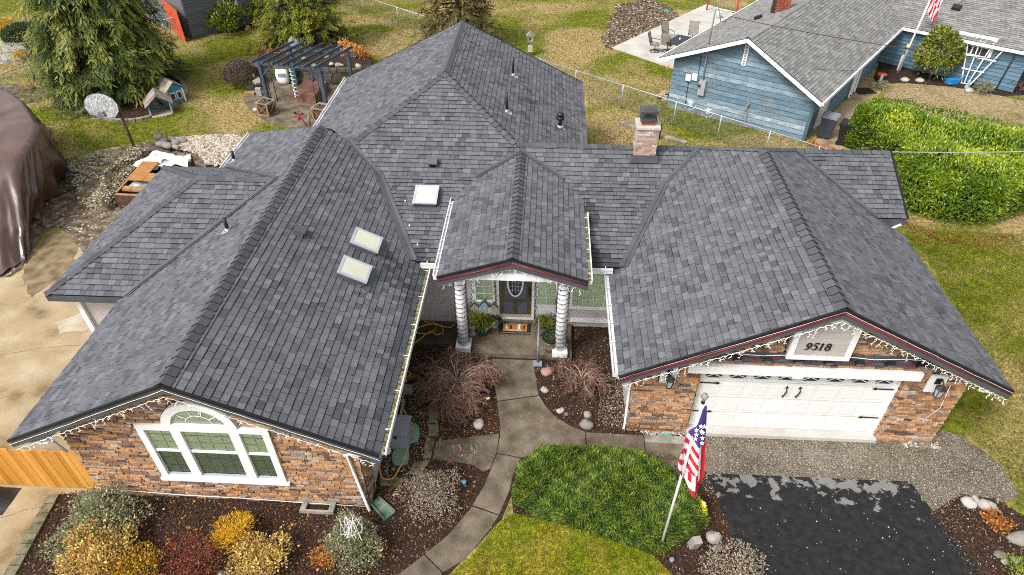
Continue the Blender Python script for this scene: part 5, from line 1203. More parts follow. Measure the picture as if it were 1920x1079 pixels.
flakes('bark_chips', bedD, 3500, .05, 'chip', tone=(.4, .25)); flakes('bark_chips', bedE, 3500, .05, 'chip', tone=(.45, .28)); flakes('bark_chips', tree_bed, 2500, .09, 'chip', z=.02, tone=(.5, .15))
flakes('fallen_leaves', [q[:2] for q in PX([(800,720),(900,700),(930,790),(935,815),(880,825),(815,825)])], 520, .065, 'orange', tone=(.14, .12), aspect=.7)
flakes('fallen_leaves', bedA, 700, .07, 'orange', tone=(.3, .2), aspect=.7)
flakes('fallen_leaves', [q[:2] for q in PX([(1690,415),(1780,440),(1900,445),(1900,470),(1720,455)])], 450, .09, 'orange', tone=(.15, .1), aspect=.7)
def pebbles(name, poly, n, r, tone=(.55, .2), z=.01, zs=None, avoid=None):
    p = scatter(poly, n)
    if avoid is not None: p = p[~inside(avoid, p[:, 0], p[:, 1])]
    n = len(p)
    base = np.array([(1,0,0),(.3,.95,0),(-.8,.6,0),(-.8,-.6,0),(.3,-.95,0),(.1,0,.8)]); rr = rng.uniform(.5, 1.5, n)*r
    a = rng.uniform(0, 6.28, n); ca, sa = np.cos(a), np.sin(a); sx = rng.uniform(.8, 1.3, n)
    X = base[None, :, 0]*(rr*sx)[:, None]; Y = base[None, :, 1]*rr[:, None]; Z = base[None, :, 2]*(rr*rng.uniform(.6, 1, n))[:, None]
    zz = np.full(n, z) if zs is None else zs(p)
    V = np.stack([p[:, 0:1]+X*ca[:, None]-Y*sa[:, None], p[:, 1:2]+X*sa[:, None]+Y*ca[:, None], zz[:, None]+Z], 2).reshape(-1, 3)
    q = np.arange(n)[:, None]*6; F = np.concatenate([q+np.array([[i, (i+1) % 5, 5]]) for i in range(5)], 1).reshape(-1, 3)
    return np_mesh(name, V, F, np.repeat(np.clip(rng.normal(tone[0], tone[1], n), .02, .98), 5), 'pebble', None, 'stuff')
pebbles('gravel', gravel_poly, 8000, .012, (.40, .2), avoid=asph_poly)
pebbles('rubble_stones', bare_poly, 500, .05, (.5, .25), .01)
flakes('bark_chips', bare_poly, 2500, .14, 'chip', tone=(.45, .25))
pebbles('gravel', [q[:2] for q in PX([(1195,800),(1290,808),(1290,818),(1205,815)])], 200, .025, (.6, .2))
pebbles('gravel', [q[:2] for q in PX([(1690,826),(1760,828),(1760,842),(1690,838)])], 110, .025, (.55, .2))
for bp, k in ((bedA, 500), (bedB, 500), (bedC, 650), (bedD, 500), (bedE, 700)): pebbles('white_pebbles', bp, int(k*.8), .011, (.68, .18), .02)
pebbles('white_pebbles', asph_poly, 110, .011, (.8, .1), .018)
pebbles('gravel', [q[:2] for q in PX([(715,845),(800,700),(815,700),(800,870),(760,900),(710,910)])], 800, .017, (.33, .2), .014)
pebbles('gravel', [q[:2] for q in PX([(1130,700),(1175,690),(1180,805),(1120,800)])], 900, .016, (.3, .2), .014)
rubble_z = lambda p: np.full(len(p), .02)
pebbles('rubble_stones', dirt_poly, 3400, .035, (.36, .22), .016)
# river stone pile (heaped)
rp = smooth_poly([q[:2] for q in PX([(288,272),(320,262),(400,262),(455,258),(462,280),(440,305),(395,318),(378,300),(330,285)])], 1)
rc = np.mean([q for q in rp], 0); heap = lambda p: .02+.28*np.exp(-((p-rc)**2).sum(1)/3.2)
m = MB(); n_ = 24; rings = [rp]
pl_ = np.array([q for q in rp]); 
for f in (1.0, .75, .5, .25): 
    for q in pl_: w = rc+(q-rc)*f; m.v.append((w[0], w[1], float(heap(w[None])[0])-.02 if f < 1 else .0))
nn_ = len(pl_)
for r_ in range(3):
    for j in range(nn_): m.f.append([r_*nn_+j, r_*nn_+(j+1) % nn_, (r_+1)*nn_+(j+1) % nn_, (r_+1)*nn_+j]); m.t.append(.5); m.mi.append(0); m.sm.append(True)
m.f.append([3*nn_+j for j in range(nn_)]); m.t.append(.5); m.mi.append(0); m.sm.append(True)
o = m.build('stone_heap', 'gravel'); o['kind'] = 'structure'
pebbles('river_stones', rp, 3800, .06, (.55, .22), zs=heap)
# dirt bank with lumps
bank = smooth_poly([q[:2] for q in PX([(135,295),(300,280),(255,330),(225,385),(205,400),(160,400),(140,370)])], 1)
bc = np.mean(bank, 0); m = MB(); bn = len(bank)
for f, zf in ((1.0, 0), (.93, .35), (.8, .55), (.55, .62), (.25, .6)):
    for j, q in enumerate(bank): w = bc+(np.array(q)-bc)*(f+.03*math.sin(j*2.3+f*9)); m.v.append((w[0], w[1], zf*(.7+.3*math.sin(j*1.1))+(.05*math.sin(j*3.7+f*20) if f < 1 else 0)))
for r_ in range(4):
    for j in range(bn): m.f.append([r_*bn+j, r_*bn+(j+1) % bn, (r_+1)*bn+(j+1) % bn, (r_+1)*bn+j]); m.t.append(.5); m.mi.append(0); m.sm.append(True)
m.f.append([4*bn+j for j in range(bn)]); m.t.append(.5); m.mi.append(0); m.sm.append(True)
o = m.build('dirt_bank', 'dirt'); o['kind'] = 'structure'
bprof = np.array([(1.0, 0), (.93, .35), (.8, .55), (.55, .62), (.25, .6), (0, .6)])[::-1]
def bank_z(p):
    d = p-bc; ang = np.arctan2(d[:, 1], d[:, 0]); ba = np.array([math.atan2(q[1]-bc[1], q[0]-bc[0]) for q in bank]); bl = np.array([np.linalg.norm(np.array(q)-bc) for q in bank]); mu = np.array([.7+.3*math.sin(j*1.1) for j in range(bn)])
    o = np.argsort(ba); L = np.interp(ang, ba[o], bl[o], period=6.2832); k = np.interp(ang, ba[o], mu[o], period=6.2832); f = np.linalg.norm(d, axis=1)/L
    return np.interp(f, bprof[:, 0], bprof[:, 1])*k+.01
pebbles('rubble_stones', [tuple(bc+(np.array(q)-bc)*.97) for q in bank], 2600, .036, (.42, .26), zs=bank_z)
bankp = scatter([tuple(bc+(np.array(q)-bc)*.9) for q in bank], 260); tz_ = bank_z(bankp)
leaves('weeds', np.c_[bankp, tz_], np.c_[rng.normal(0, .7, (len(bankp), 2)), np.ones(len(bankp))], np.c_[rng.normal(0, 1, (len(bankp), 2)), np.ones(len(bankp))], .16, .05, .55, 'grassblade', None, 'stuff', .1)
# grass blades: front lawn dense, nearer back lawns thinner
def blades(name, poly, n, L, W, tone=(.5, .2), z=.0):
    p = scatter(poly, n); n = len(p); D = np.c_[rng.normal(0, .55, (n, 2)), np.ones(n)*.75]; Nn = np.c_[rng.normal(0, 1, (n, 2)), np.ones(n)*.3]
    cl = .16*np.sin(p[:, 0]*1.9+np.sin(p[:, 1]*1.3))*np.sin(p[:, 1]*2.3+.7*p[:, 0])+.12*np.sin(p[:, 0]*.7+2)*np.sin(p[:, 1]*.8)
    leaves(name, np.c_[p, np.full(n, z)], D, Nn, rng.uniform(.6, 1.4, n)*L, W, np.clip(rng.normal(tone[0], tone[1], n)+cl, .02, .98), 'grassblade', None, 'stuff', .1)
blades('grass_blades', front_lawn, 34000, .06, .013, (.55, .22), .004)
blades('grass_blades', [q[:2] for q in PX([(1700,430),(1920,440),(1990,520),(1990,930),(1912,930),(1870,865),(1800,800),(1840,720),(1760,520)])], 26000, .075, .018, (.5, .25))
back = [q[:2] for q in PX([(-60,300),(120,290),(290,262),(460,258),(620,246),(640,140),(860,40),(1100,160),(1105,268),(1680,292),(1600,200),(1250,130),(1150,95),(1140,0),(1140,-30),(-60,-30)])]
p_ = scatter(back, 70000)
for av in (dirt_poly, patio_poly, rear_bed, grey_bed, tree_bed, bare_poly, side_path, blue_bed): p_ = p_[~inside(av, p_[:, 0], p_[:, 1])]
n_ = len(p_); cl = .16*np.sin(p_[:, 0]*1.1+np.sin(p_[:, 1]*.9))*np.sin(p_[:, 1]*1.3+.7*p_[:, 0])+.14*np.sin(p_[:, 0]*.4+2)*np.sin(p_[:, 1]*.5)
leaves('grass_blades', np.c_[p_, np.zeros(n_)], np.c_[rng.normal(0, .6, (n_, 2)), np.ones(n_)*.7], np.c_[rng.normal(0, 1, (n_, 2)), np.ones(n_)*.3], rng.uniform(.06, .15, n_), .034, np.clip(rng.normal(.56, .27, n_)+cl, .02, .98), 'grassblade', None, 'stuff', .1)

# ================================================================ FENCES
def chain_fence(name, label, pts, h, posts, cell=.09, wr=.0035, group=None):
    t = thing(name, label, 'fence', pts[0], group); wires = MB()
    for q in posts: MB().tube([q, np.array(q)+np.array([0, 0, h+.04])], .03, 8).build('post', 'galv', t)
    for a, b in zip(pts[:-1], pts[1:]):
        a, b = np.array(a, float), np.array(b, float); d = b-a; L = np.linalg.norm(d); d /= L; up = np.array([0, 0, 1.0])
        MB().tube([a+up*h, b+up*h], .026, 8).build('top_rail', 'galv', t)
        k = int((L+h)/cell)
        for i in range(k):
            s = i*cell
            for rev in (0, 1):
                x0, x1 = s-h, s; z0, z1 = 0.0, h
                if x0 < 0: z0 = -x0; x0 = 0
                if x1 > L: z1 = h-(x1-L); x1 = L
                if x1 <= x0: continue
                if rev: x0, x1 = L-x0, L-x1
                wires.tube([a+d*x0+up*(z0+.03), a+d*x1+up*(z1+.03)], wr, 3, cap=False)
    wires.build('chain_mesh', 'wire', t, 'stuff'); return t
fa, fb = G(985, 155), G(1610, 318)
fl = [G(x, y) for x, y in ((1100,213),(1202,236),(1314,275),(1366,288),(1440,270))]
# the fence line passes through the post feet; rail height from the photograph
f0 = G(1003, 168); f1 = G(1313, 272); dirn = (f1-f0)/np.linalg.norm(f1-f0)
def onrail(px, py, h):
    a = G(px, py, h); return np.array([a[0], a[1], 0])
p_a, p_b = onrail(1004, 109, 1.2), onrail(1590, 292, 1.2)
fposts = [p_a+(p_b-p_a)*s for s in (.02, .165, .34, .52, .66, .80, .93)]
chain_fence('chain_link_fence', 'long chain-link fence between the grey house and the blue house', [p_a, p_b], 1.2, fposts, .10)
lp = onrail(0, 139, 1.1), onrail(92, 108, 1.1)
chain_fence('chain_link_fence', 'short chain-link fence left of the cedar at the left edge', [lp[0]+(lp[0]-lp[1])*.3, lp[1]], 1.1, [lp[0]+(lp[1]-lp[0])*s for s in (.55,)], .12)
g0, g1 = onrail(300, 40, 1.2), onrail(432, 2, 1.2)
chain_fence('chain_link_fence', 'chain-link fence in front of the dark grey house', [g0, g1], 1.2, [g0+(g1-g0)*s for s in (.02, .6, .98)], .13)
r0, r1 = onrail(690, -3, 1.2), onrail(802, 33, 1.2)
chain_fence('chain_link_fence', 'chain-link fence across the lawn behind the main roof peak', [r0+(r0-r1)*.6, r1+(r1-r0)*.3], 1.2, [r0+(r1-r0)*s for s in (-.12, .5, 1.1)], .13)

# stained board fence at the front left
bf = thing('board_fence', 'orange-stained cedar board fence against the left stone wall corner', 'fence', (-11.5, 8.75, 0))
x = -10.56; i = 0
while x > -14.6:
    w = U(.125, .15); hgt = 1.48+U(-.012, .012); MB().box(x-w+.006, x, 8.74+.004*(i % 2), 8.765+.004*(i % 2), .02, hgt, tone=U(.1, .95)).build('board', 'wood_orange', bf); x -= w; i += 1
for z in (.3, 1.2): MB().box(-14.6, -10.56, 8.775, 8.81, z, z+.09).build('rail', 'wood_orange', bf)
bt = G(8, 935); t = thing('black_tarp', 'crumpled black plastic sheet at the foot of the board fence', 'tarp', bt)
m = MB(); k = 12
for i in range(k+1):
    for j in range(9):
        u_, v_ = i/k, j/8; xx = bt[0]-1.0+u_*1.25; yy = bt[1]-.45+v_*.75; rr = math.hypot((u_-.4)/.62, (v_-.5)/.55)
        m.v.append((xx, yy, .012+max(0, .42*(1-rr))+.03*math.sin(u_*17+v_*6)*max(0, 1.1-rr)))
for i in range(k):
    for j in range(8): m.f.append([i*9+j, (i+1)*9+j, (i+1)*9+j+1, i*9+j+1]); m.t.append(.5); m.mi.append(0); m.sm.append(False)
m.build('sheet', 'blacktarp', t)

# ================================================================ PORCH AND FRONT GARDEN THINGS
def helix_lights(label, x, y):
    t = thing('string_lights', label, 'string lights', (x, y, .4), 'string lights wound round the porch columns'); m = MB(); tf = MB(); k = 330; pts = []
    z0, z1 = .42, 2.9
    for i in range(k):
        f = i/(k-1); a = f*2*math.pi*15; z = z0+(z1-z0)*f; r = .165+.02*(1-f)+.008; pts.append((x+r*math.cos(a), y+r*math.sin(a), z+.022*math.sin(a-1.2)))
    m.tube(pts, .0075, 4); m.build('wire', 'greenwire', t)
    for i in range(0, k, 5):
        p = np.array(pts[i]); d = np.array([p[0]-x, p[1]-y, 0]); d /= np.linalg.norm(d); tf.tube([p, p+d*.02+np.array([U(-.015,.015), 0, -.035])], .008, 4)
    tf.build('bulbs', 'greenwire', t, 'stuff')
helix_lights('green wire string lights wound round the left porch column', -2.22, 13.95); helix_lights('green wire string lights wound round the right porch column', .64, 13.88)
def garland(label, x):
    t = thing('garland_lights', label, 'string lights', (x, EY-.1, 1.5), 'light garlands on the door trim'); m = MB(); pts = [(x+U(-.03, .03), EY-.115-U(0, .02), .45+i*.055) for i in range(40)]
    m.tube(pts, .007, 4)
    for p in pts:
        for _ in range(2): m.tube([p, (p[0]+U(-.05, .05), p[1]-U(.0, .03), p[2]+U(-.04, .04))], .008, 4)
    m.build('wire', 'greenwire', t)
garland('dark light garland on the trim left of the front door', -1.33); garland('dark light garland on the trim right of the front door', -.12); garland('dark light garland beside the left entry window', -2.03)
def icicles(label, pts, n, drop=.22, out=(0, -1, 0), group='icicle lights under the roof edges'):
    pts = [np.array(p, float) for p in pts]; t = thing('icicle_lights', label, 'string lights', pts[0], group); m = MB(); dr = MB(); out = np.array(out, float)
    seg = [np.linalg.norm(b-a) for a, b in zip(pts[:-1], pts[1:])]; tot = sum(seg)
    def at(s):
        for a, b, L in zip(pts[:-1], pts[1:], seg):
            if s <= L: return a+(b-a)*s/L
            s -= L
        return pts[-1]
    line = [at(tot*i/(n*2))+np.array([0, 0, -.03*(i % 2)])+out*U(-.01, .02) for i in range(n*2+1)]
    m.tube(line, .006, 4); m.build('wire', 'bulbwire', t)
    for i in range(n):
        p = at(tot*(i+.5)/n); L = drop*random.choice((.4, .6, .8, 1.0)); q = p.copy()
        for k in range(3):
            e = q+np.array([U(-.06, .06), U(-.03, .03), -L/3]); dr.tube([q, e], .004, 4, cap=False); 
            for _ in range(2): f = (q+e)/2+np.array([U(-.05, .05), U(-.03, .03), U(-.05, .01)]); dr.tube([(q+e)/2, f], .005, 4)
            q = e
    dr.build('bulbs', 'bulbwire', t, 'stuff')
icicles('white icicle lights along the left stone gable rakes', [(XLE0+.1, YL-.06, zl(XLE0)-.22), (XL, YL-.06, ZL-.26), (XLE1-.1, YL-.06, zl(XLE1)-.22)], 44, .22)
icicles('white icicle lights along the garage gable rakes', [(XG0+.1, YG-.06, zg(XG0)-.25), (XG, YG-.06, ZG-.30), (XG1-.05, YG-.06, zg(XG1)-.25)], 66, .24)
icicles('white icicle lights under the porch gable', [(PX0+.1, PY+.02, PZE-.28), (PXX, PY+.02, PZ-.32), (PX1-.1, PY+.02, PZE-.28)], 24, .22)
icicles('white icicle lights under the eave left of the porch', [(-3.3, YE-.05, ZE-.14), (-2.6, YE-.05, ZE-.14)], 7, .35)
icicles('white icicle lights under the eave right of the porch', [(1.3, YE-.05, ZE-.14), (2.0, YE-.05, ZE-.14)], 7, .2)
# doormat
t = thing('doormat', 'orange welcome doormat with five dogs and black scroll border', 'doormat', (-.73, 14.95, .17))
MB().box(-1.22, -.25, 14.58, 15.06, .17, .182).build('border', 'matblack', t); MB().box(-1.10, -.36, 14.70, 15.05, .182, .186).build('field', 'matorange', t)
m = MB()
for i in range(14): xx = -1.19+i*.07; m.beam((xx, 14.61, .184), (xx+.05, 14.65, .184), .012, .004); m.beam((xx+.05, 14.61, .1842), (xx+.02, 14.66, .1842), .01, .004)
m.build('scroll', 'concrete', t)
for k, (xx, mt, s) in enumerate(((-1.0, 'flagwhite', 1.0), (-.86, 'black', .85), (-.74, 'rock', .8), (-.61, 'flagwhite', 1.15), (-.46, 'rust', .85))):
    m = MB(); z = .1895; P = lambda pts: m.add([(xx+a*s, 14.80+b*s, z) for a, b in pts], [list(range(len(pts)))])
    P([(-.035,0),(.035,0),(.03,.09),(.0,.11),(-.03,.09)]); P([(-.025,.10),(.025,.10),(.04,.14),(.02,.18),(-.02,.18),(-.04,.14)]); P([(-.045,.17),(-.02,.15),(-.02,.19)]); P([(.045,.17),(.02,.19),(.02,.15)]); P([(-.045,-.015),(-.02,-.015),(-.02,.02),(-.045,.02)]); P([(.02,-.015),(.045,-.015),(.045,.02),(.02,.02)])
    m.build('dog_print', mt, t)
cu = bpy.data.curves.new('welcome', 'FONT'); cu.body = 'WELCOME'; cu.size = .085; cu.align_x = 'CENTER'; cu.extrude = .001
tmp = bpy.data.objects.new('welcome', cu); COL.objects.link(tmp); bpy.context.view_layer.update()
me = bpy.data.meshes.new_from_object(tmp.evaluated_get(bpy.context.evaluated_depsgraph_get())); bpy.data.objects.remove(tmp); me.materials.clear(); me.materials.append(M['flagwhite'])
me.transform(Matrix.Translation((-.73, 14.715, .1885))); link('lettering', me, t)
# pots
def potplant(label, x, y, z, pot, prof, mat, r, h, n, L, W, tone=(.5, .2), cat='potted plant', round_=False):
    t = thing('potted_plant', label, cat, (x, y, z)); MB().lathe(prof, (x, y, z), 18).build('pot', pot, t); top = z+prof[-1][1]
    P, d = shell_points(n, np.array([x, y, top+h*.3]), (r, r, h*.65), .04 if round_ else .12)
    leaves('foliage', P, d*.8+rng.normal(0, .5, P.shape), d, rng.uniform(.6, 1.3, n)*L, W, np.clip(rng.normal(*tone, n), .02, .98), mat, t, 'stuff')
potplant('clipped round boxwood in a woven beige pot beside the right column', .36, 13.98, .17, 'wicker', [(.15, 0), (.19, .2), (.22, .38), (.24, .40), (.22, .42), (.2, .38)], 'darkgreen', .24, .42, 1500, .05, .03, round_=True, tone=(.6, .25))
potplant('trailing fern in a round teal glazed pot left of the door', -1.72, 14.62, .17, 'teal', [(.11, 0), (.2, .08), (.24, .2), (.22, .32), (.24, .35), (.2, .33)], 'rhodo', .28, .3, 700, .12, .025, tone=(.6, .25))
potplant('yellow-green plant in a tall stone urn behind the left column', -2.02, 14.55, .17, 'concrete', [(.13, 0), (.13, .04), (.07, .09), (.1, .2), (.19, .38), (.22, .48), (.18, .47)], 'rhodo', .22, .3, 500, .11, .025, tone=(.75, .2))
t = thing('plant_bench', 'small iron bench planter with trailing fern under the right entry window', 'planter', (.2, 14.9, .17)); m = MB()
for xx in (-.05, .45):
    for yy in (14.8, 15.0): m.tube([(xx, yy, .17), (xx, yy, .42)], .012, 5)
m.build('legs', 'iron', t); MB().box(-.08, .48, 14.77, 15.03, .40, .46).build('seat', 'greywood', t)
P, d = shell_points(600, np.array([.2, 14.85, .5]), (.26, .18, .2), .15); leaves('foliage', P, d+rng.normal(0, .5, P.shape)+np.array([0, -.3, -.4]), d, .12, .022, np.clip(rng.normal(.6, .22, 600), .02, .98), 'rhodo', t, 'stuff')
t = thing('birdhouse_planter', 'row of three tall birdhouses on white pickets below the left entry window', 'decoration', (-1.68, 14.98, .17)); 
for xx, hh, mt in ((-1.97, .60, 'beige'), (-1.68, .72, 'paleblue'), (-1.39, .60, 'beige')):
    m = MB().plate([(xx-.11, 14.95, .52), (xx+.11, 14.95, .52), (xx+.11, 14.95, .55+hh*.62), (xx, 14.95, .55+hh*.86), (xx-.11, 14.95, .55+hh*.62)], (0, .12, 0)); h_ = m.build('birdhouse', mt, t)
    m = MB(); a = (xx, 14.94, .55+hh*.88); m.beam(a, (xx-.14, 14.94, .55+hh*.60), .03, .02, (0, 1, 0)); m.beam(a, (xx+.14, 14.94, .55+hh*.60), .03, .021, (0, 1, 0)); m.build('roof_board', 'teal', h_)
    MB().lathe([(.022, 0), (.022, .004)], (xx, 14.945, .55+hh*.6), 8).build('entrance_hole', 'black', h_)
MB().box(-2.1, -1.26, 14.99, 15.04, .17, .86).build('picket', 'white', t)
P, d = shell_points(500, np.array([-1.6, 14.86, .5]), (.42, .1, .12), .15); leaves('foliage', P, d+rng.normal(0, .5, P.shape), d, .1, .03, np.clip(rng.normal(.45, .2, 500), .02, .98), 'darkgreen', t, 'stuff')
t = thing('leaning_board', 'small pale blue board leaning beside the door', 'board', (-1.38, 14.85, .17)); MB().plate([(-1.47, 14.82, .17), (-1.29, 14.82, .17), (-1.29, 14.9, .55), (-1.47, 14.9, .55)], (0, .02, 0)).build('board', 'paleblue', t)
t = thing('door_ornament', 'brown wicker wreath hanging by the right entry window', 'wreath', (.55, EY-.1, 1.1))
m = MB(); m.tube([(.54+.03*math.sin(i), EY-.12, .72+i*.09) for i in range(9)], .05, 6, tone=.5); m.build('wreath', 'twig', t)
t = thing('handrail', 'grey metal handrail beside the porch step with a flat foot plate', 'handrail', (-.02, 13.6, 0))
m = MB(); m.tube([(-.0, 13.55, .05), (-.0, 13.55, .95), (-.0, 13.75, 1.02), (.0, 14.5, 1.05)], .03, 8); m.tube([(.0, 14.5, 1.05), (.0, 14.5, .17)], .028, 8); m.build('rail', 'plastic_grey', t); MB().box(-.13, .13, 13.40, 13.62, .02, .06).build('foot_plate', 'plastic_grey', t)
# yellow extension cords
def cord(name, label, px, z=.03, mat='cordyellow', r=.02, zs=None):
    pts = [G(a, b, z) for a, b in px]; P = [np.array(p) for p in pts]; out = []
    for i in range(len(P)-1):
        p0, p1, p2, p3 = P[max(0, i-1)], P[i], P[i+1], P[min(len(P)-1, i+2)]
        for k in range(5):
            t = k/5; out.append(.5*((2*p1)+(-p0+p2)*t+(2*p0-5*p1+4*p2-p3)*t*t+(-p0+3*p1-3*p2+p3)*t**3))
    out.append(P[-1]); o = MB().tube(out, r, 6).build(name, mat); return tag(o, label, 'cord')
cord('extension_cord', 'yellow extension cord looped beside the left porch column', [(858,575),(852,608),(838,614),(815,606),(800,597),(797,604),(812,608),(818,615),(805,625),(785,625),(780,618),(795,611),(815,608),(828,614),(830,624),(818,628),(808,622),(795,630),(776,645)], .09)
cord('extension_cord', 'yellow extension cord snaking from the gutter past the grey utility box', [(752,700),(765,697),(770,702),(758,712),(756,722),(757,738),(753,760),(760,775),(770,790),(773,803),(766,822),(765,838),(758,860),(748,880),(735,898),(718,897),(712,880),(712,868)], .05)
# utility lids, boxes, blocks
def lid(label, px):
    q = smooth_poly([p[:2] for p in PX(px)], 2); t = thing('septic_hatch', label, 'septic hatch', (np.mean([w[0] for w in q]), np.mean([w[1] for w in q]), 0), 'green utility lids'); MB().prism(q, .0, .05).build('rim', 'lidgreen', t)
    c = np.mean(np.array(q), 0); MB().prism([c+(np.array(w)-c)*.88 for w in q], .05, .062).build('cover', 'lidgreen', t)
    m = MB()
    for w in (0, len(q)//2): e = c+(np.array(q[w])-c)*.75; m.lathe([(.018, 0), (.018, .008)], (e[0], e[1], .062), 6)
    m.build('bolt', 'iron', t)
lid('green plastic utility lid behind the grey box', [(763,795),(788,797),(786,832),(760,832)]); lid('green plastic utility lid in front of the grey box', [(738,838),(769,840),(766,875),(733,875)])
gb = G(738, 842); t = thing('utility_cabinet', 'grey plastic pump cabinet against the left wing wall', 'utility box', gb)
bx = (-3.80, -3.24, 10.3, 10.85); m = MB(); m.add([(bx[0],bx[2],0),(bx[1],bx[2],0),(bx[1],bx[3],0),(bx[0],bx[3],0),(bx[0]+.03,bx[2]+.03,.62),(bx[1]-.03,bx[2]+.03,.62),(bx[1]-.03,bx[3]-.03,.62),(bx[0]+.03,bx[3]-.03,.62)], [(0,3,2,1),(4,5,6,7),(0,1,5,4),(1,2,6,5),(2,3,7,6),(3,0,4,7)]); m.build('body', 'plastic_grey', t)
MB().box(bx[0]-.02, bx[1]+.02, bx[2]-.02, bx[3]+.02, .62, .68).build('lid', 'plastic_grey', t); m = MB(); m.box(bx[0]+.05, bx[1]-.05, bx[2]+.05, bx[3]-.05, .68, .70); m.build('lid_top', 'plastic_grey', t); MB().box(bx[0]+.2, bx[0]+.28, bx[2]-.03, bx[2]-.005, .45, .52).build('latch', 'iron', t)
t = thing('drain_elbow', 'white plastic drain fitting at the front of the grey cabinet', 'pipe fitting', G(722, 838)); MB().add([(-3.88,10.14,0),(-3.72,10.12,0),(-3.70,10.26,0),(-3.89,10.27,0),(-3.86,10.16,.14),(-3.75,10.15,.12),(-3.74,10.24,.2),(-3.87,10.25,.2)], [(4,5,6,7),(0,1,5,4),(1,2,6,5),(2,3,7,6),(3,0,4,7)]).build('fitting', 'white', t)
def block(label, px, h, mat='concrete', name='concrete_block', hollow=False):
    q = [p[:2] for p in PX(px)]; c = np.mean(np.array(q), 0); t = thing(name, label, 'concrete block', (c[0], c[1], 0))
    if not hollow: MB().prism(q, 0, h).build('block', mat, t); return
    m = MB(); n = len(q); inn = [c+(np.array(w)-c)*.68 for w in q]
    for i in range(n): j = (i+1) % n; m.prism([q[i], q[j], inn[j], inn[i]], 0, h+.001*i)
    m.build('well_wall', mat, t); MB().prism(inn, .0, .03).build('well_floor', 'mulch', t)
block('left one of the two grey concrete blocks behind the hollow window well', [(744,728),(754,728),(753,741),(742,741)], .16); block('right one of the two grey concrete blocks, nearer the bare maple', [(757,728),(775,729),(773,741),(755,741)], .16)
block('hollow concrete window well beside the left wing wall', [(738,755),(760,755),(752,790),(732,790)], .14, name='window_well', hollow=True)
block('hollow concrete window well below the stone gable wall', [(571,944),(632,946),(626,966),(563,963)], .12, name='window_well', hollow=True)
block('mossy paver by the downspout end of the yellow cord', [(712,900),(756,899),(753,911),(713,913)], .06, bpy.data.materials['mossy_concrete'], 'paver')
def splash(label, a, b, w):
    a, b = G(*a), G(*b); d = b-a; L = np.linalg.norm(d); d /= L; s = np.array([d[1], -d[0], 0]); t = thing('splash_block', label, 'splash block', a, 'green splash blocks'); z = np.array([0, 0, 1.0])
    MB().obox((a+b)/2+z*.03, d*L/2, s*w/2, z*.012).build('floor', 'splash', t)
    for sg in (-1, 1): MB().beam(a+s*sg*w*.5*.8+z*.06, b+s*sg*w*.5+z*.06, .03, .08).build('side_wall', 'splash', t)
    MB().beam(b-s*w*.5+z*.05, b+s*w*.5+z*.05, .03, .07).build('end_lip', 'splash', t)
splash('green plastic splash block under the front corner downspout', (702,940), (732,970), .3); splash('green plastic splash block lying at the foot of the board fence', (190,931), (148,942), .28)
t = thing('splash_strip', 'teal plastic strip lying in the gravel by the garage pier', 'plastic strip', G(1250, 815)); MB().beam(G(1238,815,.03), G(1259,816,.03), .06, .02).build('strip', pm('teal_plastic', [(.05,.32,.25,1), (.08,.4,.32,1)]), t)
# garden rocks
def rock(label, px, py, rpx, mat='rock', tone=.6, flat=.6, asp=1.0, name='garden_rock', seed=0):
    b = G(px, py); r = rpx*np.linalg.norm(b-CP)/CAM_F; o = MB().blob((b[0], b[1], r*flat*.55), (r*asp, r*.85, r*flat), seed or int(px), 10, 7, .16, tone).build(name, mat); return tag(o, label, 'rock')
rock('pink granite rock right of the porch step', 1027, 700, 13, 'pinkrock'); rock('white angular rock below the bare maple dome', 898, 798, 12, tone=.95, seed=3); rock('pale oval stone beside the path on the right bed', 1021, 733, 8, tone=.75)
rock('cream round stone left of the two stacked grey stones', 1051, 772, 8, tone=.85); rock('brown squarish stone behind the big grey one', 1102, 781, 9, tone=.55, flat=.8); rock('big grey round stone at the path edge', 1100, 799, 13, tone=.3)
rock('small dark flat stone beside the cream round stone', 1062, 778, 5, tone=.1); rock('small peach stone near the right porch corner', 1053, 682, 4, 'pinkrock'); rock('tan block-shaped rock in front of the flag pole bed', 1337, 1012, 14, tone=.7, flat=.75, seed=5)
rock('grey rough rock beneath the tan block-shaped rock', 1345, 1030, 9, tone=.2); rock('pale cream boulder at the gravel edge, leftmost of three', 1815, 945, 11, tone=.95); rock('rounded off-white stone behind the pale cream boulder', 1827, 940, 8, tone=.8); rock('tan flat stone beside the rusty orange plant', 1848, 950, 12, tone=.8, flat=.5)
rock('grey flat stone low in the right corner bed', 1876, 1042, 9, tone=.15, flat=.4); rock('small cream stone at the bottom of the right corner bed', 1902, 1052, 6, tone=.9); rock('small white stone next to the cream one in the corner bed', 1883, 1054, 5, tone=.85); rock('long grey slab rock at the right picture edge', 1915, 1012, 14, tone=.4, asp=1.5, flat=.5)
rock('white stone in the gravel beside the left wing gutter', 760, 715, 4, tone=.95)
rock('grey stone between the shrubs at the bottom edge', 417, 1078, 7, tone=.35)
t = thing('stone_post', 'short upright stone post against the juniper', 'stone', G(1300, 1025)); b = G(1300, 1027); MB().obox((b[0], b[1], .2), (.09, .02, 0), (-.02, .09, 0), (.02, -.04, .2), tone=.6).build('post', 'rock', t)
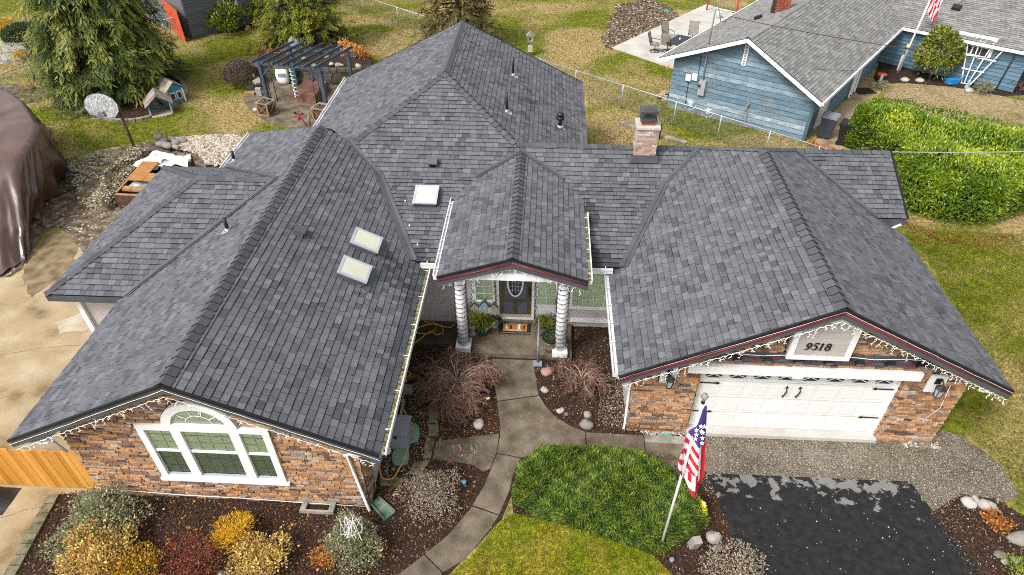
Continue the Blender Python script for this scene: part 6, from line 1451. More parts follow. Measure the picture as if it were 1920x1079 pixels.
# solar lights
def solar(label, px, py, lit=True, top='skyframe'):
    b = G(px, py); t = thing('solar_light', label, 'garden light', b, 'small garden lights'); m = MB(); m.tube([b, b+np.array([0, 0, .12])], .012, 6); m.build('stake', 'iron', t)
    MB().lathe([(.03, .1), (.045, .13), (.045, .19), (.02, .2)], b, 10).build('lamp', 'amber' if lit else 'skyframe', t); MB().lathe([(.06, .19), (.06, .21), (.02, .24)], b, 10).build('cap', top, t)
solar('lit amber solar light at the path edge below the bare maple', 915, 752, True, 'flagblue'); solar('small solar light with blue cap beside the heather', 871, 912, False, 'brightblue'); solar('grey-capped solar light right of the fairy-light shrub', 716, 1035, True, 'plastic_grey')
b = G(1312, 966); t = thing('spot_lamp', 'glowing yellow spot lamp at the foot of the flag', 'garden light', b); MB().tube([b, b+np.array([0, 0, .4])], .012, 6).build('stake', 'iron', t); c_ = b+np.array([0, 0, .45]); MB().lathe([(.0, -.05), (.05, -.015), (.055, .03), (0, .06)], c_, 10).build('lamp', 'lamplit', t)
ld = bpy.data.lights.new('spot_glow', 'POINT'); ld.energy = 8; ld.color = (1, .6, .15); ld.shadow_soft_size = .05; lo = bpy.data.objects.new('spot_glow', ld); COL.objects.link(lo); lo.location = tuple(c_+np.array([0, -.1, .08]))
t = thing('drain_cleanout', 'black round capped pipe in the bark near the flag pole', 'drain pipe', G(1259, 1050)); b = G(1259, 1052); MB().lathe([(.055, 0), (.055, .08), (.045, .09)], b, 14).build('cap', 'plastic_grey', t)
# fairy lights on the shrub
t = thing('fairy_lights', 'white fairy lights tangled over the grey-green shrub', 'string lights', G(665, 1040, .9)); b = G(668, 1040); m = MB(); 
m.tube([(b[0]+.32*math.sin(i*1.3)*(.5+.5*math.cos(i*.37)), b[1]+.1+.28*math.cos(i*1.7), .98+.05*math.sin(i*2.1)) for i in range(40)], .0045, 4); m.build('wire', 'bulbwire', t)
# dry white grass stalks
t = thing('dry_grass_tuft', 'dry ornamental grass with pale seed heads by the stepping pad', 'grass tuft', G(868, 870)); m = MB()
for i in range(26):
    b = G(868+U(-22, 26), 872+U(-14, 12)); e = b+np.array([U(-.12, .12), U(-.1, .1), U(.3, .5)]); m.tube([b, e], .004, 3, tone=.6, cap=False); m.tube([e, e+(e-b)*.18], .011, 4, tone=1.0)
m.build('stalks', 'twig', t)
# flag pole and flag
fb_ = G(1236, 1035); ftop = height(fb_, 748)
tip = G(1320, 748, ftop*.985)
t = thing('flag_pole', 'white flag pole with a gold ball standing in the bark bed', 'flag pole', fb_); MB().tube([fb_, tip], .028, 10).build('pole', 'white', t); MB().lathe([(0, -.07), (.05, -.05), (.07, 0), (.05, .05), (0, .07)], tip+np.array([0, 0, .06]), 12).build('ball', 'greywood', t)
m = MB(); m.lathe([(.035, -.12), (.035, -.02)], tip, 8); m.build('pulley', 'iron', t)
pole_d = (tip-fb_)/np.linalg.norm(tip-fb_)
flag = thing('flag', 'limp stars and stripes flag hanging on the front garden flag pole', 'flag', tip-pole_d*.15)
fl_c = tip-pole_d*.2; fl_s = np.linalg.norm(fl_c-CP)/CAM_F; fwd = np.array([FW[0], FW[1], 0])/np.linalg.norm(FW[:2]); px_c = proj(fl_c)[0]
F_PY = [757,790,822,850,865,885,897,908,924]; F_L = [1320,1306,1283,1271,1268,1275,1283,1289,1298]; F_R = [1324,1324,1323,1323,1323,1323,1322,1316,1303]
def flag_pt(px, py):
    z = height(fl_c, py); fold = .07*math.sin((px-1268)*.19+py*.012)*min(1, (py-757)/60)
    return np.array([fl_c[0], fl_c[1], z])+RT*((px-proj((fl_c[0], fl_c[1], z))[0])*fl_s)+fwd*(-.05+fold)
def flag_col(px, py):
    if px < 1308.5:
        if py-815 < 1.05*(px-1293): return 2
        if py > 884: return 0 if px < 1282 else 1 if px < 1290 else 0 if px < 1296 and py < 900 else 1 if px < 1303 and py < 912 else 0
        return 1 if int(max(0, (py-815)-1.05*(px-1293))/11.4) % 2 == 0 else 0
    if py < 832.5-.45*(px-1308.5): return 2
    if py > 898 and px < 1316: return 0
    return 1 if px < 1313.5 else 0
m = MB(); rows, cols = 84, 40; V_ = {}
for i in range(rows+1):
    py = 757+167*i/rows; xl, xr = np.interp(py, F_PY, F_L), np.interp(py, F_PY, F_R)
    for j in range(cols+1): V_[i, j] = len(m.v); m.v.append(tuple(flag_pt(xl+(xr-xl)*j/cols, py)))
for i in range(rows):
    py = 757+167*(i+.5)/rows; xl, xr = np.interp(py, F_PY, F_L), np.interp(py, F_PY, F_R)
    for j in range(cols): m.f.append([V_[i, j], V_[i+1, j], V_[i+1, j+1], V_[i, j+1]]); m.t.append(.5); m.mi.append(flag_col(xl+(xr-xl)*(j+.5)/cols, py)); m.sm.append(True)
m.build('cloth', ['flagred', 'flagwhite', 'flagblue'], flag); lf = np.array(RT)
def star(c, r, ex, ey, off):
    m = MB(); pts = []
    for k in range(10): a = math.pi/2+k*math.pi/5; q = r if k % 2 == 0 else r*.42; pts.append(c+off+ex*q*math.cos(a)+ey*q*math.sin(a))
    m.add(pts+[c+off], [(k, (k+1) % 10, 10) for k in range(10)]); return m
for a, b in ((1311,792),(1303,800),(1311.5,801),(1302.5,808),(1314.5,805),(1301,816),(1313.5,814.5),(1313,824),(1318,796)):
    star(flag_pt(a, b), .05, lf, np.array(UP), -FW*.05).build('star', 'flagwhite', flag)
# power lines
def wire(label, a, b, sag, r=.012, mat='iron', name='overhead_wire'):
    a, b = np.array(a, float), np.array(b, float); o = MB().tube([a+(b-a)*i/24-np.array([0, 0, sag*4*(i/24)*(1-i/24)]) for i in range(25)], r, 5).build(name, mat); tag(o, label, 'wire')
wire('pale cable running from the right end of the grey ridge', (10.9, 19.3, 4.15), G(2100, 280, 4.9), .05, .014, 'galv')

# ================================================================ BLUE HOUSE
BA = np.array([6.11, 31.74, 0]); BD = np.array([.848, -.53, 0]); BN = np.array([.59, .81, 0]); BZ = np.array([0, 0, 1.0])
bp = lambda a, b, z: BA+BD*a+BN*b+BZ*z
bh = thing('blue_house', 'blue weatherboard house with flaking paint, white trim and grey shingle roof', 'house', bp(3.4, 3, 0))
BW = 6.68; RA, RZ = 3.43, 4.2; LA, LZ = -.56, 2.5; EA, EZ = 7.14, 2.18
zb = lambda a: RZ-(RZ-LZ)*(RA-a)/(RA-LA) if a < RA else RZ-(RZ-EZ)*(a-RA)/(EA-RA)
# gable end: boards one by one over a dark backing
gp = [(0, 0), (BW, 0), (BW, zb(BW)-.14), (RA, RZ-.14), (0, zb(0)-.14)]
gw = MB().plate([bp(a, .03, z) for a, z in gp], BN*.15).build('gable_wall', 'room', bh)
bn_out = np.array([-.53, -.848, 0])
def board(poly_az, z, e, org, da, out, parent, mat='blueboard', tone=None):
    c = clip_rect(poly_az, -50, 50, z, z+e-.016)
    if not c: return
    fr = [org(a, zz)+out*(.045-.034*(zz-z)/e) for a, zz in c]; m = MB(); m.plate(fr, -out*.02, tone=U(.15, .8) if tone is None else tone); m.build('siding_board', mat, parent)
z = .06
while z < 4.05: board(gp, z, .232, lambda a, zz: bp(a, .03, zz), None, bn_out, gw); z += .232
m = MB()
for _ in range(34):
    a, zz = U(1.8, 5.4), U(.5, 2.5)
    if zz > zb(a)-.4: continue
    zz = .06+.232*round((zz-.06)/.232)+U(.04, .16); w = U(.06, .38); h = U(.012, .035); c = bp(a, .03, zz)+bn_out*.042
    pts = [c+BD*(w*math.cos(t)*U(.6, 1))+BZ*(h*math.sin(t)*U(.5, 1)) for t in np.linspace(0, 6.28, 9)[:-1]]; m.plate(pts, bn_out*.006)
m.build('bare_wood_flake', 'flake', gw, 'stuff')
MB().plate([bp(0, .02, 0), bp(BW, .02, 0), bp(BW, .02, .10), bp(0, .02, .10)], bn_out*.03).build('foundation', 'concrete', bh)
MB().plate([bp(BW, 0.05, 0), bp(BW, 11, 0), bp(BW, 11, 2.1), bp(BW, .05, zb(BW)-.2)], -BD*.12).build('side_wall', 'blueboard2', bh)
MB().plate([bp(0, 0.05, 0), bp(0, 11, 0), bp(0, 11, 2.2), bp(0, .05, zb(0)-.2)], BD*.12).build('side_wall', 'blueboard2', bh)
MB().plate([bp(BW, 1.4, .05), bp(BW, 2.35, .05), bp(BW, 2.35, 1.98), bp(BW, 1.4, 1.98)], BD*.05).build('side_door', 'white', bh)
MB().plate([bp(BW, 2.5, .05), bp(BW, 2.62, .05), bp(BW, 2.62, 2.0), bp(BW, 2.5, 2.0)], BD*.07).build('door_trim', 'white', bh)
MB().plate([bp(BW-.02, -.0, 0), bp(BW+.1, .1, 0), bp(BW+.1, .1, zb(BW)-.16), bp(BW-.02, 0, zb(BW)-.16)], bn_out*.05).build('corner_board', 'blueboard2', bh)
W2c = np.array([24.25, 34.2, 0]); W2d = np.array([-.79, .61, 0]); W2n = np.array([.59, .81, 0]); W2o = np.array([-.61, -.79, 0])
w2 = lambda s, z, o=0.0: W2c+W2d*s+BZ*z+W2o*o
wall2 = MB().plate([w2(0, 0), w2(9.5, 0), w2(9.5, 2.2), w2(0, 2.2)], -W2o*.15).build('front_wall', 'room', bh)
z = .06; gp2 = [(0, 0), (9.5, 0), (9.5, 2.15), (0, 2.15)]
while z < 2.1: board(gp2, z, .2, lambda a, zz: w2(a, zz), None, W2o, wall2, 'blueboard2'); z += .2
MB().plate([w2(.0, 0), w2(.0, 2.1), w2(0, 2.1)+W2n*5, w2(0, 0)+W2n*5], -W2d*-.05).build('side_wall', 'blueboard2', bh)
MB().tube([w2(.75, .05, .06), w2(.62, 2.15, .08), w2(.62, 2.25, .3)], .04, 6).build('downspout', 'blueboard2', bh)
# roofs: deck, tabs, barge boards
BR = {'right': [bp(RA,-.5,RZ), bp(EA,-.5,EZ), bp(EA,13.0,EZ), bp(RA,16.5,RZ)], 'left': [bp(RA,-.5,RZ), bp(RA,14,RZ), bp(LA,14,LZ), bp(LA,-.5,LZ)]}
e0, e1 = w2(-1.6, 2.2, .3), w2(9.0, 2.2, .3); up2 = W2n*6.5+BZ*2.75
BR['front'] = [e0, e1, e1+up2, e0+up2]
roofb = MB(); tabs = []
for k, p in BR.items():
    pp, nn, u, v = frame(p); roofb.plate([q-nn*.006 for q in pp], -nn*.1)
roofb = roofb.build('roof', 'deck', bh)
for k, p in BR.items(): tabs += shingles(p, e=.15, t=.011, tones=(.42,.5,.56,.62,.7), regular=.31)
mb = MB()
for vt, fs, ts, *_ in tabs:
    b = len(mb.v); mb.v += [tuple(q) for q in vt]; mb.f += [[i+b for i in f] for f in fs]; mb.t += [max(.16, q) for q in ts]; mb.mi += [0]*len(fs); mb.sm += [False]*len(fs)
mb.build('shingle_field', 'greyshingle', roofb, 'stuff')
nnR, nnL = frame(BR['right'])[1], frame(BR['left'])[1]
cap_run(bp(RA,-.5,RZ), bp(RA,14,RZ), nnR, nnL, .3, .13, parent=roofb, flat=True)
for c in list(roofb.children):
    if c.name.startswith('ridge_cap'): c.data.materials[0] = M['greyshingle']; 
MB().plate([bp(LA,-.52,LZ-.02), bp(RA,-.52,RZ-.02), bp(RA,-.52,RZ-.2), bp(LA,-.52,LZ-.2)], bn_out*.03).build('barge_board', 'white', bh)
MB().plate([bp(RA,-.52,RZ-.02), bp(EA,-.52,EZ-.02), bp(EA,-.52,EZ-.2), bp(RA,-.52,RZ-.2)], bn_out*.03).build('barge_board', 'white', bh)
MB().plate([bp(EA+.01,-.52,EZ-.01), bp(EA+.01,13.2,EZ-.01), bp(EA+.01,13.2,EZ-.15), bp(EA+.01,-.52,EZ-.15)], BD*.08).build('gutter', 'white', bh)
MB().plate([bp(LA-.01,-.52,LZ-.01), bp(LA-.01,14,LZ-.01), bp(LA-.01,14,LZ-.15), bp(LA-.01,-.52,LZ-.15)], -BD*.08).build('gutter', 'white', bh)
MB().plate([e0-BZ*.02, e1-BZ*.02, e1-BZ*.16, e0-BZ*.16], W2o*.08).build('gutter', 'white', bh)
# gable louvre, meter, boxes, conduit
lo_ = onplane(1399, 102, bn_out, bn_out@bp(0, .03, 0)); ax = BZ*.5; m = MB(); m.obox(lo_+bn_out*.05, BD*.1, bn_out*.02, ax); lv = m.build('gable_vent', 'white', bh)
for i in range(8): c = lo_+bn_out*.072+BZ*(-.42+.12*i); MB().obox(c, BD*.045, bn_out*.004, BZ*.035).build('vent_slot', 'greywood', lv)
def onb(px, py, o=.05): return onplane(px, py, bn_out, bn_out@bp(0, .03, 0)+o)
mp = onb(1316, 165, .1); m = MB(); m.obox(mp, BD*.16, bn_out*.07, BZ*.36); mtr = m.build('meter_box', 'plastic_grey', bh); mtr.data.materials[0] = M['skyframe']
q_ = onb(1311, 160, .18); m = MB(); m.tube([q_-bn_out*.02, q_+bn_out*.08], .075, 14); m.build('meter_dial', 'glass', mtr); m = MB(); m.tube([q_-bn_out*.03, q_+bn_out*.05], .06, 14); m.build('meter_face', 'greywood', mtr)
for px_, py_ in ((1291, 146), (1303, 145)):
    c = onb(px_, py_, .08); m = MB(); m.obox(c, BD*.13, bn_out*.05, BZ*.15); m.build('junction_box', 'white', bh)
ct = onb(1327, 95, .1); mast = np.array([ct[0], ct[1], 5.05])+bn_out*-.25+BD*.0
m = MB(); m.tube([onb(1318, 150, .09), ct, ct+BZ*.3], .028, 8); m.build('conduit', 'skyframe', bh)
m = MB(); mast_b = ct+BZ*.25; mast_t = mast_b+BZ*1.55; m.tube([mast_b, mast_t, mast_t+BD*.08+BZ*.1, mast_t+BD*.2+BZ*.02], .035, 8); m.build('service_mast', 'galv', bh)
m = MB(); m.tube([onb(1318,90,.07), onb(1308,145,.07)], .012, 5); m.tube([onb(1291,152,.06), onb(1285,195,.06)], .014, 5); m.tube([mast_t+BD*.18, mast_t+BD*.35-BZ*.45, mast_t+BD*.55-BZ*.4, mast_t+BD*.75-BZ*.15], .016, 5); m.build('cable', 'iron', bh)
c = onb(1412, 230, .1); MB().beam(onb(1377, 222, .5), onb(1407, 193, .06), .03, .03).build('brace_bar', 'galv', bh); MB().beam(onb(1404, 190, .06), onb(1398, 232, .06), .05, .04).build('gate_post', 'greywood', bh)
# window in the front wing
c = onplane(1826, 86, W2o, W2o@W2c+.05); m = MB()
for (hw, hh, t_) in ((.92, .56, .14),):
    for sg in (-1, 1): m.obox(c+W2d*sg*(hw-t_/2), W2d*t_/2, W2o*.03, BZ*hh); m.obox(c+BZ*sg*(hh-t_/2), W2d*(hw-t_), W2o*.029, BZ*t_/2)
m.obox(c, W2d*.035, W2o*.028, BZ*.43); m.obox(c, W2d*.78, W2o*.02, BZ*.018)
for s_ in (-.4, .4): m.obox(c+W2d*s_, W2d*.015, W2o*.021, BZ*.42)
wn_ = m.build('window', 'white', bh); MB().obox(c-W2o*.01, W2d*.78, W2o*.008, BZ*.42).build('pane', 'darkglass', wn_)
# chimney of red brick beyond the ridge
cb_ = G(1466, 4, 4.3); chb = MB().box(cb_[0]-.35, cb_[0]+.35, cb_[1]-.3, cb_[1]+.3, 2.6, 4.9).build('chimney', 'mortar', bh)
for r_ in range(16):
    for i in range(4):
        x0 = cb_[0]-.35+i*.175+(r_ % 2)*.04; MB().box(x0+.006, min(cb_[0]+.35, x0+.165), cb_[1]-.315, cb_[1]-.28, 3.6+r_*.08, 3.67+r_*.08, tone=U(0, 1)).build('brick', 'redbrick', chb)
MB().box(cb_[0]-.4, cb_[0]+.4, cb_[1]-.35, cb_[1]+.35, 4.9, 4.98).build('chimney_crown', 'white', chb)
pp, nn, u, v = frame(BR['left']); c = onplane(1422, 36, nn, nn@pp[0]); m = MB(); m.obox(c+nn*.08, u*.16, v*.14, nn*.08); m.build('roof_vent', 'iron', bh)
pp, nn, u, v = frame(BR['front']); c = onplane(1793, 17, nn, nn@pp[0]); m = MB(); m.obox(c+nn*.08, u*.22, v*.16, nn*.08); m.build('roof_vent', 'iron', bh)
c = onplane(1797, 8, nn, nn@pp[0]); MB().tube([c, c+BZ*.3], .04, 8).build('vent_pipe', 'galv', bh)
# porch lattice posts
for s_ in (7.2, 7.6, 8.1):
    a = bp(BW+.1, s_-1.0, .05); MB().beam(a, a+BZ*2.0, .08, .08, (1, 0, 0)).build('porch_post', 'white', bh)
# overhead wires from the mast
t0 = mast_t+BD*.75-BZ*.15
wire('dark service cable crossing above the blue house roof', t0, G(2050, 128, 5.6), .25, .016, 'iron')
wire('thin lower cable crossing the right slope of the blue roof', bp(6.0, .6, zb(6.0)+.25), G(2050, 117, 4.2), .2, .008, 'iron')

# ================================================================ DARK GREY HOUSE, top left
g_a, g_b = G(330, 92), G(560, 28); gd_ = (g_b-g_a)/np.linalg.norm(g_b-g_a); go = np.array([gd_[1], -gd_[0], 0])
gh = thing('grey_house', 'dark slate-grey clapboard house wall with a white window at the top edge', 'house', (g_a+g_b)/2)
off = -go*.8; gq = lambda s, z, o=0.0: g_a+off+gd_*s+BZ*z+go*o
Lg = float(np.linalg.norm(g_b-g_a)); MB().plate([gq(1.5, 0), gq(Lg+6, 0), gq(Lg+6, 3), gq(1.5, 3)], -go*.2).build('front_wall', 'room', gh); MB().plate([gq(1.5, 0), gq(1.5, 3), gq(1.5, 3)-go*6, gq(1.5, 0)-go*6], gd_*.15).build('side_wall', 'slateblue_house', gh)
z = .02
while z < 2.9: m = MB(); m.plate([gq(1.5, z, .034), gq(Lg+6, z, .034), gq(Lg+6, z+.165, .012), gq(1.5, z+.165, .012)], -go*.02, tone=U(.1, .9)); m.build('siding_board', 'slateblue_house', gh); z += .17
MB().plate([gq(.9, 3.0, .35), gq(Lg+6, 3.0, .35), gq(Lg+6, 5.2)-go*4.5, gq(.9, 5.2)-go*4.5], BZ*.1).build('roof', 'greyshingle', gh)
c = onplane(431, 6, go, go@gq(0, 0)+.05); m = MB()
for sg in (-1, 1): m.obox(c+gd_*sg*.42, gd_*.06, go*.03, BZ*.5); m.obox(c+BZ*sg*.46, gd_*.36, go*.029, BZ*.06)
m.obox(c, gd_*.02, go*.02, BZ*.4); m.obox(c, gd_*.36, go*.0195, BZ*.02); w_ = m.build('window', 'white', gh); MB().obox(c-go*.01, gd_*.36, go*.008, BZ*.4).build('pane', 'darkglass', w_)
ra, rb = G(316, 50), G(350, 80); rh = 1.9; t = thing('fence_panel', 'bright red-orange board fence panel beside the dark grey house', 'fence', ra); rd = (rb-ra)/np.linalg.norm(rb-ra); RL = float(np.linalg.norm(rb-ra))
s_ = 0.0
while s_ < RL: MB().plate([ra+rd*s_, ra+rd*min(RL, s_+.17), ra+rd*min(RL, s_+.17)+BZ*rh, ra+rd*s_+BZ*rh], np.array([rd[1], -rd[0], 0])*.03).build('board', 'redfence', t); s_ += .18

# ================================================================ PERGOLA AND REAR PATIO
pFL, pFR, pRL = G(504, 191), G(613, 203), G(558, 160); pRR = pFR+pRL-pFL
pz = height(pFL, 121); pg = thing('pergola', 'blue-grey timber pergola of seven rafters over the round patio', 'pergola', (pFL+pRR)/2)
px_d = (pFR-pFL)/np.linalg.norm(pFR-pFL); py_d = (pRL-pFL)/np.linalg.norm(pRL-pFL)
for q in (pFL, pFR, pRL, pRR):
    MB().beam(q, q+BZ*pz, .16, .16, px_d).build('post', 'bluewood', pg); MB().obox(q+BZ*.12, px_d*.11, py_d*.11, BZ*.12).build('post_base', 'bluewood', pg)
    for dd in (px_d,): MB().beam(q+BZ*(pz-.6), q+BZ*(pz-.05)+dd*(.55 if q is pFL or q is pRL else -.55), .07, .07).build('brace', 'bluewood', pg)
for a, b in ((pFL, pFR), (pRL, pRR)): MB().beam(a-px_d*.45+BZ*(pz+.08), b+px_d*.5+BZ*(pz+.08), .07, .18).build('beam', 'bluewood', pg)
for i in range(7):
    a = pFL+(pFR-pFL)*(i-.05)/5.9; b = pRL+(pRR-pRL)*(i-.05)/5.9; MB().beam(a-py_d*.45+BZ*(pz+.25), b+py_d*.45+BZ*(pz+.25), .05, .12).build('rafter', 'bluewood', pg)
for q, k in ((pFL, .7), (pFR, -.7)):
    t = thing('hanger_pole', 'thin black iron garden pole near the %s pergola post' % ('front left' if k > 0 else 'front right'), 'garden pole', q+px_d*k); m = MB(); m.tube([q+px_d*k*.75, q+px_d*k*.75+BZ*1.55], .022, 5); m.tube([q+px_d*k*.75+BZ*1.5, q+px_d*k*.3+BZ*1.55, q+px_d*k*.3+BZ*.1], .018, 5); m.build('pole', 'iron', t)
# string-light spiral and bauble hanging from the front beam
hp_ = pFL+(pFR-pFL)*.52+BZ*(pz-.02); t = thing('spiral_lights', 'white spiral light string hanging from the front pergola beam', 'string lights', hp_); m = MB(); m.tube([hp_+px_d*.09*math.cos(i*1.1)+py_d*.09*math.sin(i*1.1)-BZ*i*.035 for i in range(44)], .02, 4); m.build('string', 'flagwhite', t); MB().tube([hp_, hp_-BZ*1.5], .035, 6).build('core', pm('teal_core', [(.03,.22,.16,1), (.05,.3,.22,1)]), t)
hb = pFL+(pFR-pFL)*.86+BZ*(pz-.1); t = thing('hanging_ornament', 'blue glass ornament hanging from the front pergola beam', 'ornament', hb); MB().tube([hb+BZ*.1, hb-BZ*.25], .006, 4).build('string', 'iron', t); MB().lathe([(0, -.12), (.08, -.06), (.09, .02), (.04, .1), (.07, .16), (.02, .24)], hb-BZ*.4, 10).build('bulb', 'flagblue', t)
# covered fire table
q0, q1 = G(550, 191), G(594, 197); dx_ = (q1-q0); dyv = G(573, 163)-G(551, 189); hc = height(q0, 173); q2, q3 = G(615, 152, hc)*np.array([1, 1, 0]), G(573, 149, hc)*np.array([1, 1, 0])
t = thing('covered_table', 'fire table under a brown fitted cover on the round patio', 'covered table', (q0+q2)/2); m = MB(); n_ = 6; per = []
corners = [q0, q1, q2, q3]
for i in range(4):
    for k in range(n_): per.append(corners[i]+(corners[(i+1) % 4]-corners[i])*k/n_)
cc = sum(corners)/4; N_ = len(per)
for lv_, (zz, sc__) in enumerate(((.02, 1.02), (hc*.35, 1.0), (hc*.7, .99), (hc*.96, .985), (hc, .95))):
    for i, q in enumerate(per): w = cc+(q-cc)*(sc__+(.018*math.sin(i*2.1+lv_*1.3) if lv_ < 3 else 0)); m.v.append((w[0], w[1], zz))
for l_ in range(4):
    for i in range(N_): m.f.append([l_*N_+i, l_*N_+(i+1) % N_, (l_+1)*N_+(i+1) % N_, (l_+1)*N_+i]); m.t.append(.5); m.mi.append(0); m.sm.append(False)
m.f.append([4*N_+i for i in range(N_)]); m.t.append(.5); m.mi.append(0); m.sm.append(False); m.build('cover', 'cover', t)
# slatted crate planters
def crate(label, px, py, s=.62):
    b = G(px, py); t = thing('crate_planter', label, 'planter', b, 'crate planters on the round patio'); h = s*1.05; a_ = .35; ex = np.array([math.cos(a_), -math.sin(a_), 0]); ey = np.array([math.sin(a_), math.cos(a_), 0])
    for sx in (-1, 1):
        for sy in (-1, 1): MB().beam(b+ex*sx*s/2+ey*sy*s/2, b+ex*sx*s/2+ey*sy*s/2+BZ*h, .07, .07, (1, 0, 0)).build('corner_post', 'tanwood', t)
    for z_ in (.05, h):
        for sy in (-1, 1): MB().beam(b-ex*(s/2+.04)+ey*sy*s/2+BZ*z_, b+ex*(s/2+.04)+ey*sy*s/2+BZ*z_, .075, .05).build('rail', 'greywood', t); MB().beam(b+ex*sy*s/2-ey*(s/2-.04)+BZ*z_, b+ex*sy*s/2+ey*(s/2-.04)+BZ*z_, .075, .051).build('rail', 'greywood', t)
    for sy in (-1, 1):
        MB().beam(b-ex*s/2+ey*sy*(s/2+.01)+BZ*.08, b+ex*s/2+ey*sy*(s/2+.01)+BZ*(h-.05), .02, .035, ey).build('cross_brace', 'tanwood', t); MB().beam(b+ex*s/2+ey*sy*(s/2+.012)+BZ*.08, b-ex*s/2+ey*sy*(s/2+.012)+BZ*(h-.05), .02, .035, ey).build('cross_brace', 'tanwood', t)
        MB().beam(b+ex*sy*(s/2+.01)-ey*s/2+BZ*.08, b+ex*sy*(s/2+.01)+ey*s/2+BZ*(h-.05), .02, .035, ex).build('cross_brace', 'tanwood', t)
    MB().obox(b+BZ*h*.42, ex*s*.44, ey*s*.44, BZ*h*.40).build('liner', 'rust', t)
crate('open wooden crate planter in front of the left pergola post', 503, 214); crate('wooden crate planter half hidden by the roof gutter', 606, 224)
for lab, px_, py_, r_, tn in (('white flat stone beside the open crate planter', 482, 208, 7, .95), ('orange-tan stone at the foot of the open crate planter', 488, 215, 5, .6)): rock(lab, px_, py_, r_, tone=tn, flat=.5)
# pinwheel
b = G(578, 240); ht = height(b, 216); t = thing('pinwheel', 'red and green garden pinwheel on a stake at the patio edge', 'pinwheel', b); top = b+BZ*ht+np.array([-.3, 0, 0]); MB().tube([b, top], .025, 6).build('stake', 'rust', t)
MB().tube([b+np.array([.12, 0, 0]), b+np.array([.12, 0, .65])], .04, 6).build('stub_post', 'greywood', t)
for i in range(6): a = i*math.pi/3+.3; d_ = np.array([math.cos(a), -.2, math.sin(a)]); s__ = np.array([-math.sin(a), 0, math.cos(a)]); m = MB(); m.plate([top, top+d_*.22+s__*.09, top+d_*.27, top+d_*.2-s__*.03], (0, -.012, 0)); m.build('blade', 'flagred' if i % 2 else 'darkgreen', t)
# stone bench, sack, step
b = G(487, 180); t = thing('stone_bench', 'curved grey stone bench at the left side of the patio', 'bench', b); m = MB(); q = [G(475, 163), G(484, 158), G(491, 164), G(493, 172), G(484, 175), G(478, 170)]; MB().prism([w[:2]*1.0 for w in q], .42, .52).build('seat', 'concrete', t)
b0, b1 = G(482, 180), G(492, 180); MB().beam(b0+BZ*.21, b1+BZ*.21, .16, .42).build('leg', 'concrete', t); MB().lathe([(.08, 0), (.1, .1), (.09, .22)], G(480, 165)+BZ*.52, 10).build('jar', 'concrete', t)
t = thing('paver', 'tan stone block lying on the lawn edge by the bench', 'block', G(470, 178)); b = G(470, 178); MB().box(b[0]-.3, b[0]+.25, b[1]-.15, b[1]+.15, 0, .14).build('block', 'tanwood', t)
b = G(533, 158); t = thing('sack', 'bulging white sack leaning on the retaining wall', 'sack', b); m = MB(); m.blob(b+BZ*.42, (.40, .20, .50), 4, 12, 8, .06); m.v = [(b[0]+max(-.33, min(.33, x-b[0])), b[1]+max(-.15, min(.15, y-b[1])), max(.02, min(.80, z))) for x, y, z in m.v]; m.build('bag', 'flagwhite', t); MB().obox(b+BZ*.55+np.array([.02, -.165, 0]), (.2, 0, 0), (0, .01, 0), (0, 0, .09)).build('printed_band', 'plastic_grey', t)
# dry-stone retaining wall
rw = thing('retaining_wall', 'low mossy dry-stone retaining wall behind the round patio', 'wall', G(590, 155)); line = [G(484, 152), G(520, 150), G(560, 155), G(610, 160), G(660, 158), G(700, 150)]
hw_ = height(line[3], 134); mat_rw = pm('mossy_wall_stone', [(.035,.035,.018,1), (.085,.075,.05,1), (.15,.13,.10,1), (.10,.11,.04,1)], 'tone', 5, .4, .95, .5, 14)
for a, b in zip(line[:-1], line[1:]):
    d_ = b-a; L_ = np.linalg.norm(d_); d_ /= L_; nrm_ = np.array([d_[1], -d_[0], 0]); z_ = 0.0
    while z_ < hw_-.02:
        h_ = U(.14, .2); s_ = 0.0
        while s_ < L_:
            w_ = U(.25, .5); e_ = min(L_, s_+w_); c_ = a+d_*(s_+e_)/2+BZ*(z_+h_/2); MB().obox(c_+nrm_*U(-.02, .03), d_*((e_-s_)/2-.012), nrm_*.14, BZ*(h_/2-.01), tone=U(0, 1)).build('stone', mat_rw, rw); s_ += w_
        z_ += h_
MB().prism([q[:2] for q in line]+[q[:2] for q in PX([(700,128),(640,80),(560,72),(500,100)])], .0, hw_-.06).build('soil_fill', 'mulch', rw)
for i, (px_, py_, r_, tn) in enumerate(((553,96,13,.5),(575,128,5,.9),(589,126,6,.8),(622,122,5,.95),(634,124,6,.9),(612,108,6,.7),(641,124,4,.8),(600,98,5,.85),(672,126,6,.9),(571,112,5,.5))):
    lab = ['large brown upright boulder behind the pergola', 'white stone between the middle rafters above the retaining wall', 'pale flat stone near the lime-green plant', 'round cream stone on the retaining wall top left of the pair', 'round cream stone on the retaining wall top right of the pair', 'grey stone in front of the lime-green plant', 'small white stone at the right rear pergola post', 'pale stone high on the pergola bed', 'flat whitish stone at the right end of the retaining wall', 'brown stone in the middle of the pergola bed'][i]
    b = G(px_, py_, hw_); rr = r_*np.linalg.norm(b-CP)/CAM_F; tag(MB().blob((b[0], b[1], hw_+rr*.3), (rr, rr*.85, rr*(1.4 if i == 0 else .6)), 40+i, 9, 6, .16, tn).build('bed_stone', 'rock'), lab, 'rock')
